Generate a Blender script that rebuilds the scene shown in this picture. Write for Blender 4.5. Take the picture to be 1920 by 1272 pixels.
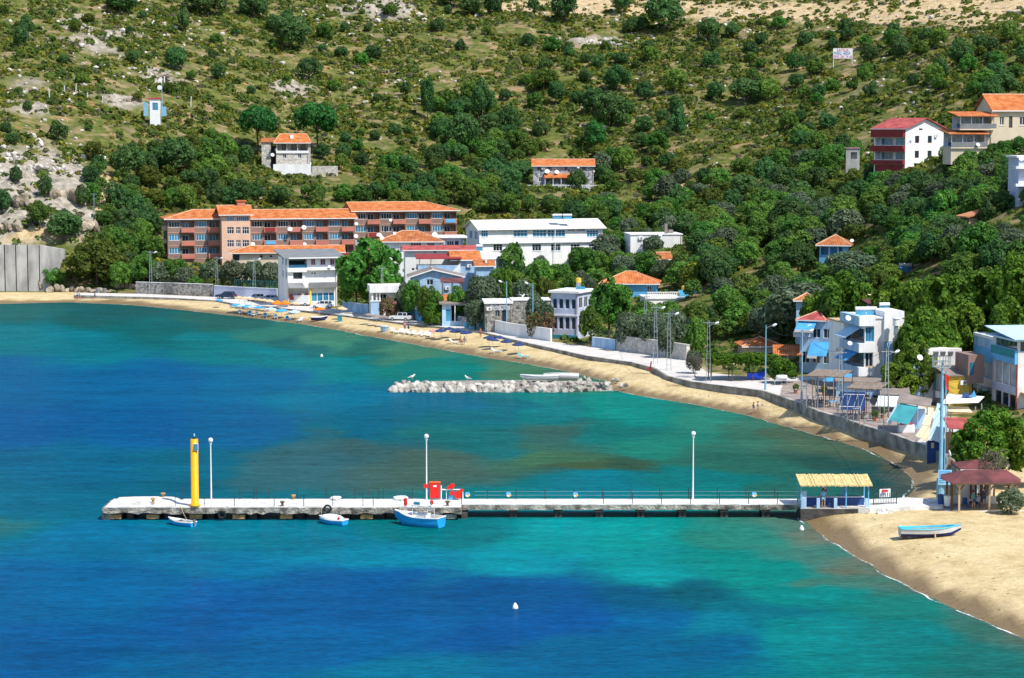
import bpy, bmesh, math, random
import numpy as np
from mathutils import Vector, Matrix, Euler
for o in list(bpy.data.objects): bpy.data.objects.remove(o)
S = bpy.context.scene
C = S.collection
rnd = random.Random(7)
R = math.radians
# ---------------------------------------------------------------- camera
F = 4200.0; CX = 960.0; CY = 636.0; HC = 35.0      # focal length in photo pixels, eye height in metres
PITCH = math.atan((636 - 243) / F)
cam_d = bpy.data.cameras.new('camera'); cam = bpy.data.objects.new('camera', cam_d); C.objects.link(cam)
cam_d.sensor_width = 36; cam_d.lens = F / 1920 * 36; cam_d.clip_start = 1; cam_d.clip_end = 5000
cam.location = (0, 0, HC); cam.rotation_euler = (math.pi / 2 - PITCH, 0, 0)
S.camera = cam
# ---------------------------------------------------------------- sky and sun
SUN_EL = R(54); SUN_AZ_VEC = Vector((0.74, -0.67, 0)).normalized()   # horizontal direction towards the sun
W = bpy.data.worlds.new('World'); S.world = W; W.use_nodes = True
nt = W.node_tree; nt.nodes.clear()
sky = nt.nodes.new('ShaderNodeTexSky'); sky.sky_type = 'NISHITA'; sky.sun_disc = False
sky.sun_elevation = SUN_EL; sky.sun_rotation = math.atan2(SUN_AZ_VEC.x, SUN_AZ_VEC.y)
sky.air_density = 1.0; sky.dust_density = 0.6; sky.ozone_density = 1.6
bg = nt.nodes.new('ShaderNodeBackground'); bg.inputs[1].default_value = 0.15
wo = nt.nodes.new('ShaderNodeOutputWorld')
nt.links.new(sky.outputs[0], bg.inputs[0]); nt.links.new(bg.outputs[0], wo.inputs[0])
sun_d = bpy.data.lights.new('sun', 'SUN'); sun_d.energy = 4.9; sun_d.angle = R(0.53); sun_d.color = (1.0, 0.95, 0.86)
sun = bpy.data.objects.new('sun', sun_d); C.objects.link(sun)
sv = Vector((SUN_AZ_VEC.x * math.cos(SUN_EL), SUN_AZ_VEC.y * math.cos(SUN_EL), math.sin(SUN_EL)))
sun.rotation_euler = sv.to_track_quat('Z', 'Y').to_euler(); sun.location = (60, -60, 200)
vs = S.view_settings; vs.view_transform = 'Standard'; vs.look = 'None'; vs.exposure = 0.18; vs.gamma = 1; vs.use_curve_mapping = False
S.render.engine = 'CYCLES'; S.cycles.max_bounces = 5; S.cycles.diffuse_bounces = 2; S.cycles.glossy_bounces = 3
S.cycles.transparent_max_bounces = 6; S.cycles.use_denoising = True
# ---------------------------------------------------------------- surveying: a sight line of the photo -> a point of the place
sp, cp = math.sin(PITCH), math.cos(PITCH)
def ray(px, py):
    u = (px - CX) / F; v = (CY - py) / F
    return u, cp + sp * v, -sp + cp * v
def atY(px, py, Y):
    x, y, z = ray(px, py); t = Y / y
    return Vector((x * t, Y, HC + z * t))
def atZ(px, py, z0):
    x, y, z = ray(px, py); t = (z0 - HC) / z
    return Vector((x * t, y * t, z0))
def zY(py, Y): return atY(960, py, Y).z
def ppm(Y): return F / Y
# ---------------------------------------------------------------- materials
MATS = {}
def nodes_of(name):
    m = bpy.data.materials.new(name); m.use_nodes = True
    n = m.node_tree.nodes; l = m.node_tree.links
    return m, n, l, n['Principled BSDF']
def mk(name, col, rough=0.75, var=0.12, scale=1.5, bump=0.0, bscale=None, metal=0.0, spec=0.3, col2=None, stretch=None, detail=4, rnd_obj=0.0):
    if name in MATS: return MATS[name]
    m, n, l, b = nodes_of(name)
    g = n.new('ShaderNodeNewGeometry'); src = g.outputs['Position']
    if stretch:
        mp = n.new('ShaderNodeMapping'); mp.inputs['Scale'].default_value = stretch; l.new(src, mp.inputs[0]); src = mp.outputs[0]
    t = n.new('ShaderNodeTexNoise'); t.inputs['Scale'].default_value = scale; t.inputs['Detail'].default_value = detail
    l.new(src, t.inputs['Vector'])
    cr = n.new('ShaderNodeValToRGB'); e = cr.color_ramp.elements
    c = Vector(col[:3]); a = c * (1 - var); z = Vector(col2[:3]) if col2 else c * (1 + var)
    e[0].position = 0.34; e[0].color = (*a, 1); e[1].position = 0.66; e[1].color = (*[min(1, k) for k in z], 1)
    l.new(t.outputs['Fac'], cr.inputs[0]); out = cr.outputs[0]
    if rnd_obj:
        oi = n.new('ShaderNodeObjectInfo'); mr = n.new('ShaderNodeMapRange')
        mr.inputs[3].default_value = 1 - rnd_obj; mr.inputs[4].default_value = 1 + rnd_obj
        l.new(oi.outputs['Random'], mr.inputs[0])
        hs = n.new('ShaderNodeHueSaturation'); l.new(out, hs.inputs['Color']); l.new(mr.outputs[0], hs.inputs['Value']); out = hs.outputs[0]
    l.new(out, b.inputs['Base Color'])
    b.inputs['Roughness'].default_value = rough; b.inputs['Metallic'].default_value = metal
    b.inputs['Specular IOR Level'].default_value = spec
    if bump:
        t2 = n.new('ShaderNodeTexNoise'); t2.inputs['Scale'].default_value = bscale or scale * 4; t2.inputs['Detail'].default_value = 5
        l.new(src, t2.inputs['Vector'])
        bp = n.new('ShaderNodeBump'); bp.inputs['Strength'].default_value = bump; bp.inputs['Distance'].default_value = 0.2
        l.new(t2.outputs['Fac'], bp.inputs['Height']); l.new(bp.outputs[0], b.inputs['Normal'])
    MATS[name] = m
    return m
def mtile(name, c1, c2, c3):
    """clay roof tiles: rows of tiles as fine relief, patchy weathering"""
    if name in MATS: return MATS[name]
    m, n, l, b = nodes_of(name)
    tc = n.new('ShaderNodeTexCoord')
    t = n.new('ShaderNodeTexNoise'); t.inputs['Scale'].default_value = 0.9; t.inputs['Detail'].default_value = 6; l.new(tc.outputs['Object'], t.inputs['Vector'])
    cr = n.new('ShaderNodeValToRGB'); e = cr.color_ramp.elements
    e[0].position = 0.3; e[0].color = (*c1, 1); e[1].position = 0.7; e[1].color = (*c3, 1); k = e.new(0.5); k.color = (*c2, 1)
    l.new(t.outputs['Fac'], cr.inputs[0])
    w = n.new('ShaderNodeTexWave'); w.inputs['Scale'].default_value = 1.1; w.inputs['Distortion'].default_value = 0.4; w.bands_direction = 'X'; l.new(tc.outputs['Object'], w.inputs['Vector'])
    mx = n.new('ShaderNodeMix'); mx.data_type = 'RGBA'; mx.blend_type = 'MULTIPLY'; mx.inputs[0].default_value = 0.35
    l.new(cr.outputs[0], mx.inputs[6]); l.new(w.outputs['Color'], mx.inputs[7]); l.new(mx.outputs[2], b.inputs['Base Color'])
    w2 = n.new('ShaderNodeTexWave'); w2.inputs['Scale'].default_value = 1.1; w2.bands_direction = 'X'; l.new(tc.outputs['Object'], w2.inputs['Vector'])
    bp = n.new('ShaderNodeBump'); bp.inputs['Strength'].default_value = 0.5; bp.inputs['Distance'].default_value = 0.1
    l.new(w2.outputs['Fac'], bp.inputs['Height']); l.new(bp.outputs[0], b.inputs['Normal'])
    b.inputs['Roughness'].default_value = 0.85; b.inputs['Specular IOR Level'].default_value = 0.2
    MATS[name] = m; return m
def mleaf(name, cols, hue=0.03, val=0.25, scale=0.8):
    """foliage: leaf colour drifts from spray to spray and from plant to plant"""
    if name in MATS: return MATS[name]
    m, n, l, b = nodes_of(name)
    g = n.new('ShaderNodeNewGeometry')
    t = n.new('ShaderNodeTexNoise'); t.inputs['Scale'].default_value = scale; t.inputs['Detail'].default_value = 5; t.inputs['Roughness'].default_value = 0.7
    l.new(g.outputs['Position'], t.inputs['Vector'])
    cr = n.new('ShaderNodeValToRGB'); e = cr.color_ramp.elements
    e[0].position = 0.3; e[0].color = (*cols[0], 1); e[1].position = 0.7; e[1].color = (*cols[2], 1); k = e.new(0.5); k.color = (*cols[1], 1)
    l.new(t.outputs['Fac'], cr.inputs[0])
    oi = n.new('ShaderNodeObjectInfo')
    m1 = n.new('ShaderNodeMapRange'); m1.inputs[3].default_value = 0.5 - hue; m1.inputs[4].default_value = 0.5 + hue; l.new(oi.outputs['Random'], m1.inputs[0])
    mm = n.new('ShaderNodeMath'); mm.operation = 'MULTIPLY'; mm.inputs[1].default_value = 7.31; l.new(oi.outputs['Random'], mm.inputs[0])
    fr = n.new('ShaderNodeMath'); fr.operation = 'FRACT'; l.new(mm.outputs[0], fr.inputs[0])
    m2 = n.new('ShaderNodeMapRange'); m2.inputs[3].default_value = 1 - val; m2.inputs[4].default_value = 1 + val; l.new(fr.outputs[0], m2.inputs[0])
    ri = n.new('ShaderNodeMapRange'); ri.inputs[3].default_value = 0.7; ri.inputs[4].default_value = 1.3; l.new(g.outputs['Random Per Island'], ri.inputs[0])
    mu = n.new('ShaderNodeMath'); mu.operation = 'MULTIPLY'; l.new(m2.outputs[0], mu.inputs[0]); l.new(ri.outputs[0], mu.inputs[1])
    hs = n.new('ShaderNodeHueSaturation'); l.new(cr.outputs[0], hs.inputs['Color']); l.new(m1.outputs[0], hs.inputs['Hue']); l.new(mu.outputs[0], hs.inputs['Value'])
    l.new(hs.outputs[0], b.inputs['Base Color'])
    b.inputs['Roughness'].default_value = 0.6; b.inputs['Specular IOR Level'].default_value = 0.18
    tl = n.new('ShaderNodeBsdfTranslucent'); ms = n.new('ShaderNodeMixShader'); ms.inputs[0].default_value = 0.32      # thin leaves let light through
    gm = n.new('ShaderNodeHueSaturation'); gm.inputs['Value'].default_value = 1.5; gm.inputs['Hue'].default_value = 0.485; l.new(hs.outputs[0], gm.inputs['Color']); l.new(gm.outputs[0], tl.inputs['Color'])
    l.new(b.outputs[0], ms.inputs[1]); l.new(tl.outputs[0], ms.inputs[2]); l.new(ms.outputs[0], n['Material Output'].inputs['Surface'])
    MATS[name] = m; return m
# ---------------------------------------------------------------- objects
def tag(o, label=None, cat=None, group=None, kind=None):
    if label: o['label'] = label
    if cat: o['category'] = cat
    if group: o['group'] = group
    if kind: o['kind'] = kind
    return o
def thing(name, label, cat, loc=(0, 0, 0), rz=0.0, group=None):
    o = bpy.data.objects.new(name, None); C.objects.link(o); o.empty_display_size = 0.3
    o.location = loc; o.rotation_euler = (0, 0, rz)
    return tag(o, label, cat, group)
class MB:
    """collects faces of one part"""
    def __init__(s): s.v = []; s.f = []
    def add(s, vs, fs):
        k = len(s.v); s.v += [tuple(p) for p in vs]; s.f += [tuple(i + k for i in q) for q in fs]; return s
    def box(s, x0, x1, y0, y1, z0, z1):
        if x0 > x1: x0, x1 = x1, x0
        if y0 > y1: y0, y1 = y1, y0
        if z0 > z1: z0, z1 = z1, z0
        return s.add([(x0,y0,z0),(x1,y0,z0),(x1,y1,z0),(x0,y1,z0),(x0,y0,z1),(x1,y0,z1),(x1,y1,z1),(x0,y1,z1)],
                     [(0,3,2,1),(4,5,6,7),(0,1,5,4),(1,2,6,5),(2,3,7,6),(3,0,4,7)])
    def hexa(s, b, t):
        return s.add(list(b) + list(t), [(3,2,1,0),(4,5,6,7),(0,1,5,4),(1,2,6,5),(2,3,7,6),(3,0,4,7)])
    def prism(s, poly, axis, a, b):
        """poly: 2D points; axis 'x': points are (y,z); 'y': (x,z); 'z': (x,y)"""
        n = len(poly)
        def p(q, t): return (t, q[0], q[1]) if axis == 'x' else (q[0], t, q[1]) if axis == 'y' else (q[0], q[1], t)
        vs = [p(q, a) for q in poly] + [p(q, b) for q in poly]
        fs = [tuple(range(n))[::-1], tuple(range(n, 2 * n))] + [(i, (i + 1) % n, n + (i + 1) % n, n + i) for i in range(n)]
        return s.add(vs, fs)
    def tube(s, pts, rad, n=8, caps=True):
        pts = [Vector(p) for p in pts]; m = len(pts)
        rads = rad if isinstance(rad, (list, tuple)) else [rad] * m
        rings = []
        for i, p in enumerate(pts):
            d = (pts[min(i + 1, m - 1)] - pts[max(i - 1, 0)]).normalized()
            u = d.orthogonal() if i == 0 else (u - d * u.dot(d))
            u = u.normalized(); w = d.cross(u)
            rings.append([p + (u * math.cos(2 * math.pi * k / n) + w * math.sin(2 * math.pi * k / n)) * rads[i] for k in range(n)])
        vs = [q for r_ in rings for q in r_]; fs = []
        for i in range(m - 1):
            for k in range(n): fs.append((i*n+k, i*n+(k+1)%n, (i+1)*n+(k+1)%n, (i+1)*n+k))
        if caps: fs += [tuple(range(n))[::-1], tuple(range((m-1)*n, m*n))]
        return s.add(vs, fs)
    def lathe(s, prof, n=16, c=(0, 0, 0)):
        vs = []; fs = []
        for r_, z in prof:
            for k in range(n):
                a = 2 * math.pi * k / n; vs.append((c[0] + r_ * math.cos(a), c[1] + r_ * math.sin(a), c[2] + z))
        for i in range(len(prof) - 1):
            for k in range(n): fs.append((i*n+k, i*n+(k+1)%n, (i+1)*n+(k+1)%n, (i+1)*n+k))
        fs += [tuple(range(n))[::-1], tuple(range((len(prof)-1)*n, len(prof)*n))]
        return s.add(vs, fs)
    def mesh(s, name, m, smooth=False):
        me = bpy.data.meshes.new(name); me.from_pydata(s.v, [], s.f); me.validate()
        bm = bmesh.new(); bm.from_mesh(me); bmesh.ops.recalc_face_normals(bm, faces=bm.faces); bm.to_mesh(me); bm.free()
        me.materials.append(m)
        if smooth: me.polygons.foreach_set('use_smooth', [True] * len(me.polygons))
        return me
    def obj(s, name, m, parent=None, smooth=False, loc=None, rz=None):
        o = bpy.data.objects.new(name, s.mesh(name, m, smooth)); C.objects.link(o)
        if parent: o.parent = parent
        if loc is not None: o.location = loc
        if rz is not None: o.rotation_euler = (0, 0, rz)
        return o
def linkmesh(name, me, parent=None, loc=(0, 0, 0), rot=(0, 0, 0), scale=(1, 1, 1)):
    o = bpy.data.objects.new(name, me); C.objects.link(o)
    if parent: o.parent = parent
    o.location = loc; o.rotation_euler = rot; o.scale = scale
    return o
def npmesh(name, V, Q, m, smooth=False):
    """big mesh from numpy arrays (quads or tris)"""
    me = bpy.data.meshes.new(name); k = Q.shape[1]
    me.vertices.add(len(V)); me.vertices.foreach_set('co', V.astype(np.float32).ravel())
    me.loops.add(Q.size); me.loops.foreach_set('vertex_index', Q.astype(np.int32).ravel())
    me.polygons.add(len(Q)); me.polygons.foreach_set('loop_start', np.arange(0, Q.size, k, dtype=np.int32))
    me.polygons.foreach_set('use_smooth', np.full(len(Q), smooth))
    me.update(calc_edges=True); me.materials.append(m)
    return me
# ---------------------------------------------------------------- value noise for the ground
_rs = np.random.RandomState(3); _tab = _rs.rand(256, 256)
def vnoise(x, y, sc):
    x = np.asarray(x, float) / sc; y = np.asarray(y, float) / sc
    xi = np.floor(x).astype(int); yi = np.floor(y).astype(int); fx = x - xi; fy = y - yi
    fx = fx * fx * (3 - 2 * fx); fy = fy * fy * (3 - 2 * fy)
    g = lambda a, b: _tab[a % 256, b % 256]
    return (g(xi, yi) * (1 - fx) + g(xi + 1, yi) * fx) * (1 - fy) + (g(xi, yi + 1) * (1 - fx) + g(xi + 1, yi + 1) * fx) * fy
def fbm(x, y, sc, o=4):
    r_ = 0; a = 1; t = 0
    for i in range(o): r_ = r_ + a * vnoise(np.asarray(x) + 37 * i, np.asarray(y) + 91 * i, sc / 2 ** i); t += a; a *= 0.5
    return r_ / t
def sstep(a, b, x):
    t = np.clip((x - a) / (b - a), 0, 1); return t * t * (3 - 2 * t)
# ---------------------------------------------------------------- the lines of the coast (photo sight lines met with sea or road level)
ROADZ = 1.9
def roadz(x): return np.interp(x, [-48, -6, 18, 31], [1.05, 1.3, 1.6, 1.9])      # the promenade climbs gently towards the right
def atR(px, py, dz=0.0):
    p = atZ(px, py, 1.5)
    for _ in range(6): p = atZ(px, py, float(roadz(p.x)) + dz)
    return p
def line(pts, z=None): return [tuple((atR(px, py) if z is None else atZ(px, py, z))[:2]) for px, py in pts]
SHORE = [(-420.0, 470.0)] + line([(-60,572),(0,570),(130,567),(230,571),(300,577),(420,590),(560,607),(640,620),(700,632),(800,650),(920,672),(1000,684),
         (1060,696),(1110,708),(1150,716),(1130,727),(1200,742),(1300,758),(1400,778),(1450,793),(1520,812),(1580,829),(1640,848),(1690,875),(1716,900),(1716,922),(1690,941),
         (1640,952),(1560,962),(1505,972),(1520,985),(1555,1010),(1600,1038),(1650,1068),(1720,1108),(1800,1143),(1920,1195),(2060,1260),(2400,1500)], 0.0)
WALL = [(-420.0, 486.0)] + line([(-60,556),(40,552),(140,554),(260,557),(340,560),(409,564),(439,570),(512,576),(570,583),(640,591),(700,599),(775,608),(840,615),(911,624),(1000,646),(1108,669),
         (1190,681),(1226,689),(1252,705),(1298,716),(1360,724),(1433,733),(1488,751),(1539,772),(1579,783),(1631,801),(1673,813),(1723,831),(1775,852),(1815,880),(1850,900)])
INNER = [(-420.0, 492.0)] + line([(-60,553),(40,549),(140,549),(260,551),(400,557),(520,563),(560,569),(650,583),(740,596),(820,606),(900,615),(960,629),(1035,641),(1105,650),(1160,656),(1287,675),
         (1330,700),(1440,709),(1520,706),(1600,716),(1680,742),(1760,775),(1830,800),(1920,830)])
def seg_dist(x, y, pts, side=True):
    """distance to a polyline; sign + on its left-hand (inland) side"""
    x = np.asarray(x, float); y = np.asarray(y, float)
    best = np.full(x.shape, 1e9); sg = np.ones(x.shape)
    for (ax, ay), (bx, by) in zip(pts[:-1], pts[1:]):
        dx, dy = bx - ax, by - ay; L2 = dx * dx + dy * dy
        t = np.clip(((x - ax) * dx + (y - ay) * dy) / L2, 0, 1)
        ex = x - ax - t * dx; ey = y - ay - t * dy; d = np.hypot(ex, ey)
        c = dx * ey - dy * ex
        up = d < best - 1e-6
        best = np.where(up, d, best); sg = np.where(up, np.sign(c), sg)
    return best * sg if side else best
def inside(x, y, poly):
    x = np.asarray(x, float); y = np.asarray(y, float); r_ = np.zeros(x.shape, bool); n = len(poly)
    for i in range(n):
        x0, y0 = poly[i]; x1, y1 = poly[(i + 1) % n]
        c = ((y0 > y) != (y1 > y)) & (x < (x1 - x0) * (y - y0) / ((y1 - y0) or 1e-9) + x0)
        r_ ^= c
    return r_
LANDPOLY = SHORE + [(400.0, SHORE[-1][1] - 60), (400.0, 1300.0), (-420.0, 1300.0)]
INPOLY = INNER + [(400.0, INNER[-1][1]), (400.0, 1300.0), (-420.0, 1300.0)]
WALLPOLY = WALL + [(120.0, WALL[-1][1]), (400.0, WALL[-1][1]), (400.0, 1300.0), (-420.0, 1300.0)]
# ---------------------------------------------------------------- relief of the hill: surveyed spots (column, row, distance)
SPOTS = [(950,480,455,5.5),(1055,354,598,None),(540,322,598,None),(960,200,680,None),(960,100,740,None),(960,20,800,None),(960,-80,880,None),(960,-200,1000,None),
 (60,458,482,None),(60,400,500,None),(60,300,535,None),(100,200,580,None),(100,100,640,None),(100,0,710,None),(100,-100,800,None),(100,-250,980,None),(-300,300,520,None),(-300,100,640,None),(-300,-100,800,None),
 (230,470,478,5.5),(350,485,492,6.0),(600,470,500,6.5),(800,460,505,7.0),(350,380,540,None),(700,370,560,None),(520,150,680,None),(520,50,750,None),(290,210,600,None),
 (900,330,585,None),(1230,478,452,None),(1300,450,455,None),(1400,500,398,None),(1250,545,385,5.0),(1500,400,468,None),(1330,365,560,None),(1500,300,560,None),(1450,200,650,None),(1400,90,730,None),
 (1580,125,690,None),(1800,150,590,None),(1900,60,640,None),(1700,20,735,None),(1700,-100,850,None),(1900,-150,900,None),(1690,330,440,None),(1850,285,392,None),(1920,200,450,None),(1905,365,330,None),
 (1860,415,330,None),(1570,492,370,None),(1700,500,345,None),(1850,560,292,None),(1700,620,304,None),(1500,640,325,5.0),(2150,500,300,None),(2200,300,400,None),(2200,100,560,None),(2300,-100,800,None),
 (2050,760,255,5.0),(2200,700,260,12.0),(560,530,450,3.0),(760,520,425,3.5),(900,540,410,3.5),(1100,560,385,3.5),(1300,600,350,3.0)]
_p = []
for px, py, Y, z in SPOTS:
    v = atY(px, py, Y); _p.append((v.x, v.y, v.z if z is None else z))
_p = np.array(_p); _n = len(_p)
def _u(r2): return np.where(r2 > 0, 0.5 * r2 * np.log(r2 + 1e-12), 0)
_d = ((_p[:, None, :2] - _p[None, :, :2]) ** 2).sum(-1) / 1e4
_K = np.zeros((_n + 3, _n + 3)); _K[:_n, :_n] = _u(_d) + np.eye(_n) * 0.02
_K[:_n, _n] = 1; _K[:_n, _n + 1:] = _p[:, :2] / 100; _K[_n:, :_n] = _K[:_n, _n:].T
_w = np.linalg.solve(_K, np.concatenate([_p[:, 2], np.zeros(3)]))
def tps(x, y):
    x = np.asarray(x, float); y = np.asarray(y, float)
    r_ = _w[_n] + _w[_n + 1] * x / 100 + _w[_n + 2] * y / 100
    for i in range(_n): r_ = r_ + _w[i] * _u(((x - _p[i, 0]) ** 2 + (y - _p[i, 1]) ** 2) / 1e4)
    return r_
def relief(x, y):
    ds = seg_dist(x, y, SHORE, False); land = inside(x, y, LANDPOLY); ds = np.where(land, ds, -ds)
    di = seg_dist(x, y, INNER, False); inn = inside(x, y, INPOLY); di = np.where(inn, di, -di)
    wl = inside(x, y, WALLPOLY)
    und = (fbm(x, y, 9, 3) - 0.5)
    beach = np.where(ds > 0, 0.02 + np.interp(x, [-48, -6, 18, 31], [.85, 1.1, 1.35, 1.2]) * (1 - np.exp(-ds / 4.0)) + und * 0.30 * np.clip(ds / 4, 0, 1), np.maximum(ds * 0.14, -3.0))
    hill = tps(x, y) + (fbm(x, y, 26, 4) - 0.5) * 5.0 * sstep(25, 90, di) + (fbm(x + 200, y, 7, 3) - 0.5) * 1.3 * sstep(15, 60, di)
    hill = np.maximum(hill, 1.75)
    k = sstep(2, 28, di)
    low = roadz(x) - .25
    yard = sstep(-90, -94, x) * sstep(477, 475, y); hill = hill * (1 - yard) + (low + .2) * yard
    z = np.where(inn, low * (1 - k) + hill * k, beach)
    return z, ds, di, land
def axis(parts):
    r_ = []
    for a, b, st in parts: r_ += list(np.arange(a, b, st))
    return np.array(r_ + [parts[-1][1]])
GX = axis([(-420, -140, 8), (-140, 130, 1.3), (130, 400, 8)])
GY = axis([(90, 140, 5), (140, 340, 1.0), (340, 520, 1.5), (520, 820, 2.4), (820, 1300, 12)])
XX, YY = np.meshgrid(GX, GY)
ZZ, DS, DI, LAND = relief(XX, YY)
def ground(x, y):
    i = int(np.clip(np.searchsorted(GX, x) - 1, 0, len(GX) - 2)); j = int(np.clip(np.searchsorted(GY, y) - 1, 0, len(GY) - 2))
    fx = (x - GX[i]) / (GX[i+1] - GX[i]); fy = (y - GY[j]) / (GY[j+1] - GY[j])
    return float((ZZ[j,i]*(1-fx)+ZZ[j,i+1]*fx)*(1-fy)+(ZZ[j+1,i]*(1-fx)+ZZ[j+1,i+1]*fx)*fy)
def G(px, py, y0=130.0):
    """where the sight line meets the ground (or the sea)"""
    dx, dy, dz = ray(px, py); Y = y0; st = 3.0
    while Y < 1200:
        t = Y / dy; z = HC + dz * t; g = max(ground(dx * t, Y), 0.0)
        if z <= g:
            lo, hi = Y - st, Y
            for _ in range(12):
                mid = (lo + hi) / 2; t = mid / dy
                if HC + dz * t <= max(ground(dx * t, mid), 0.0): hi = mid
                else: lo = mid
            t = hi / dy
            return Vector((dx * t, hi, max(ground(dx * t, hi), 0.0)))
        Y += st
    t = 1000 / dy
    return Vector((dx * t, 1000, HC + dz * t))
# ---------------------------------------------------------------- ground material
def ground_material():
    m, n, l, b = nodes_of('ground')
    g = n.new('ShaderNodeNewGeometry'); pos = g.outputs['Position']
    def noise(sc, det=5, ro=0.6):
        t = n.new('ShaderNodeTexNoise'); t.inputs['Scale'].default_value = sc; t.inputs['Detail'].default_value = det; t.inputs['Roughness'].default_value = ro
        l.new(pos, t.inputs['Vector']); return t.outputs['Fac']
    def ramp(src, els):
        cr = n.new('ShaderNodeValToRGB'); e = cr.color_ramp.elements
        e[0].position = els[0][0]; e[0].color = (*els[0][1], 1); e[1].position = els[-1][0]; e[1].color = (*els[-1][1], 1)
        for p, c in els[1:-1]: k = e.new(p); k.color = (*c, 1)
        l.new(src, cr.inputs[0]); return cr.outputs[0]
    def mix(f, a, c):
        x = n.new('ShaderNodeMix'); x.data_type = 'RGBA'; l.new(f, x.inputs[0]); l.new(a, x.inputs[6]); l.new(c, x.inputs[7]); return x.outputs[2]
    def attr(nm):
        a = n.new('ShaderNodeAttribute'); a.attribute_name = nm; return a.outputs['Fac']
    soil = ramp(noise(0.12), [(0.3, (0.15,0.12,0.07)), (0.45, (0.23,0.175,0.095)), (0.58, (0.31,0.225,0.12)), (0.74, (0.44,0.20,0.07))])
    weed = ramp(noise(0.5), [(0.3, (0.05,0.07,0.016)), (0.5, (0.10,0.12,0.022)), (0.7, (0.18,0.175,0.042))])
    fw = n.new('ShaderNodeMapRange'); fw.inputs[1].default_value = 0.38; fw.inputs[2].default_value = 0.52; l.new(noise(0.22, 6), fw.inputs[0])
    hill = mix(fw.outputs[0], soil, weed)
    rock = ramp(noise(0.55, 7, 0.7), [(0.3, (0.13,0.115,0.095)), (0.48, (0.30,0.27,0.22)), (0.7, (0.52,0.47,0.40))])
    hill = mix(attr('rock'), hill, rock)
    cut = ramp(noise(0.6, 8, 0.7), [(0.3, (0.24,0.165,0.08)), (0.48, (0.46,0.345,0.19)), (0.7, (0.66,0.54,0.35))])
    hill = mix(attr('cut'), hill, cut)
    sand = ramp(noise(0.35, 6), [(0.3, (0.48,0.36,0.18)), (0.5, (0.62,0.485,0.265)), (0.7, (0.70,0.565,0.33))])
    wrack = n.new('ShaderNodeMapRange'); wrack.inputs[1].default_value = 0.58; wrack.inputs[2].default_value = 0.68; l.new(noise(0.9, 6, 0.7), wrack.inputs[0])
    wr = n.new('ShaderNodeMath'); wr.operation = 'MULTIPLY'; wr.inputs[1].default_value = 0.35; l.new(wrack.outputs[0], wr.inputs[0])
    dk = n.new('ShaderNodeRGB'); dk.outputs[0].default_value = (0.30,0.21,0.10,1)
    sand = mix(wr.outputs[0], sand, dk.outputs[0])
    fine = n.new('ShaderNodeMapRange'); fine.inputs[1].default_value = 0.35; fine.inputs[2].default_value = 0.65; fine.inputs[3].default_value = .80; fine.inputs[4].default_value = 1.12; l.new(noise(1.7, 8, 0.75), fine.inputs[0])
    hv = n.new('ShaderNodeHueSaturation'); l.new(sand, hv.inputs['Color']); l.new(fine.outputs[0], hv.inputs['Value']); sand = hv.outputs[0]
    wet = n.new('ShaderNodeRGB'); wet.outputs[0].default_value = (0.22,0.15,0.07,1)
    sand = mix(attr('wet'), sand, wet.outputs[0])
    col = mix(attr('beach'), hill, sand)
    l.new(col, b.inputs['Base Color'])
    rg = n.new('ShaderNodeMapRange'); rg.inputs[3].default_value = 0.9; rg.inputs[4].default_value = 0.4; l.new(attr('wet'), rg.inputs[0]); l.new(rg.outputs[0], b.inputs['Roughness'])
    b.inputs['Specular IOR Level'].default_value = 0.2
    bp = n.new('ShaderNodeBump'); bp.inputs['Strength'].default_value = 0.6; bp.inputs['Distance'].default_value = 0.35
    l.new(noise(1.6, 6, 0.7), bp.inputs['Height']); l.new(bp.outputs[0], b.inputs['Normal'])
    return m
def project(x, y, z):
    """photo column and row of points of the place"""
    zz = z - HC; d = y * cp - zz * sp; v = y * sp + zz * cp
    return CX + F * x / d, CY - F * v / d
def blob(px, py, cx, cy, rx, ry): return np.exp(-(((px - cx) / rx) ** 2 + ((py - cy) / ry) ** 2))
nx, ny = len(GX), len(GY)
V = np.stack([XX.ravel(), YY.ravel(), ZZ.ravel()], 1)
ii = np.arange(nx * ny).reshape(ny, nx)
Q = np.stack([ii[:-1, :-1].ravel(), ii[:-1, 1:].ravel(), ii[1:, 1:].ravel(), ii[1:, :-1].ravel()], 1)
PX, PY = project(V[:, 0], V[:, 1], V[:, 2])
nz = fbm(V[:, 0], V[:, 1], 14, 4)
nz2 = fbm(V[:, 0] + 500, V[:, 1], 6, 4)
rockm = blob(PX, PY, 60, 330, 120, 60) + blob(PX, PY, 130, 400, 70, 45) + blob(PX, PY, 20, 420, 80, 40) + 0.8*blob(PX, PY, 300, 140, 45, 14) + 0.6*blob(PX, PY, 60, 180, 60, 45) + 0.7*blob(PX, PY, 240, 190, 40, 16) \
  + 0.55*blob(PX, PY, 230, 60, 140, 60) + 0.5*blob(PX, PY, 690, 20, 200, 36) + 0.8*blob(PX, PY, 1110, 78, 60, 10) + 0.6*blob(PX, PY, 560, 160, 50, 30) + 0.45*blob(PX, PY, 740, 150, 70, 25) + 0.5*blob(PX,PY,200,510,80,30)
rockm = sstep(0.32, 0.62, rockm + (nz - 0.5) * 1.1) * (DI.ravel() > 8)
rid = 1 - np.abs(fbm(V[:, 0] * 1.0, V[:, 1] * .6, 9, 4) * 2 - 1) * 2; V[:, 2] += rockm * (rid - .45) * 2.6; ZZ = V[:, 2].reshape(ny, nx)
gme = npmesh('ground', V, Q, ground_material(), True)
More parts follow.
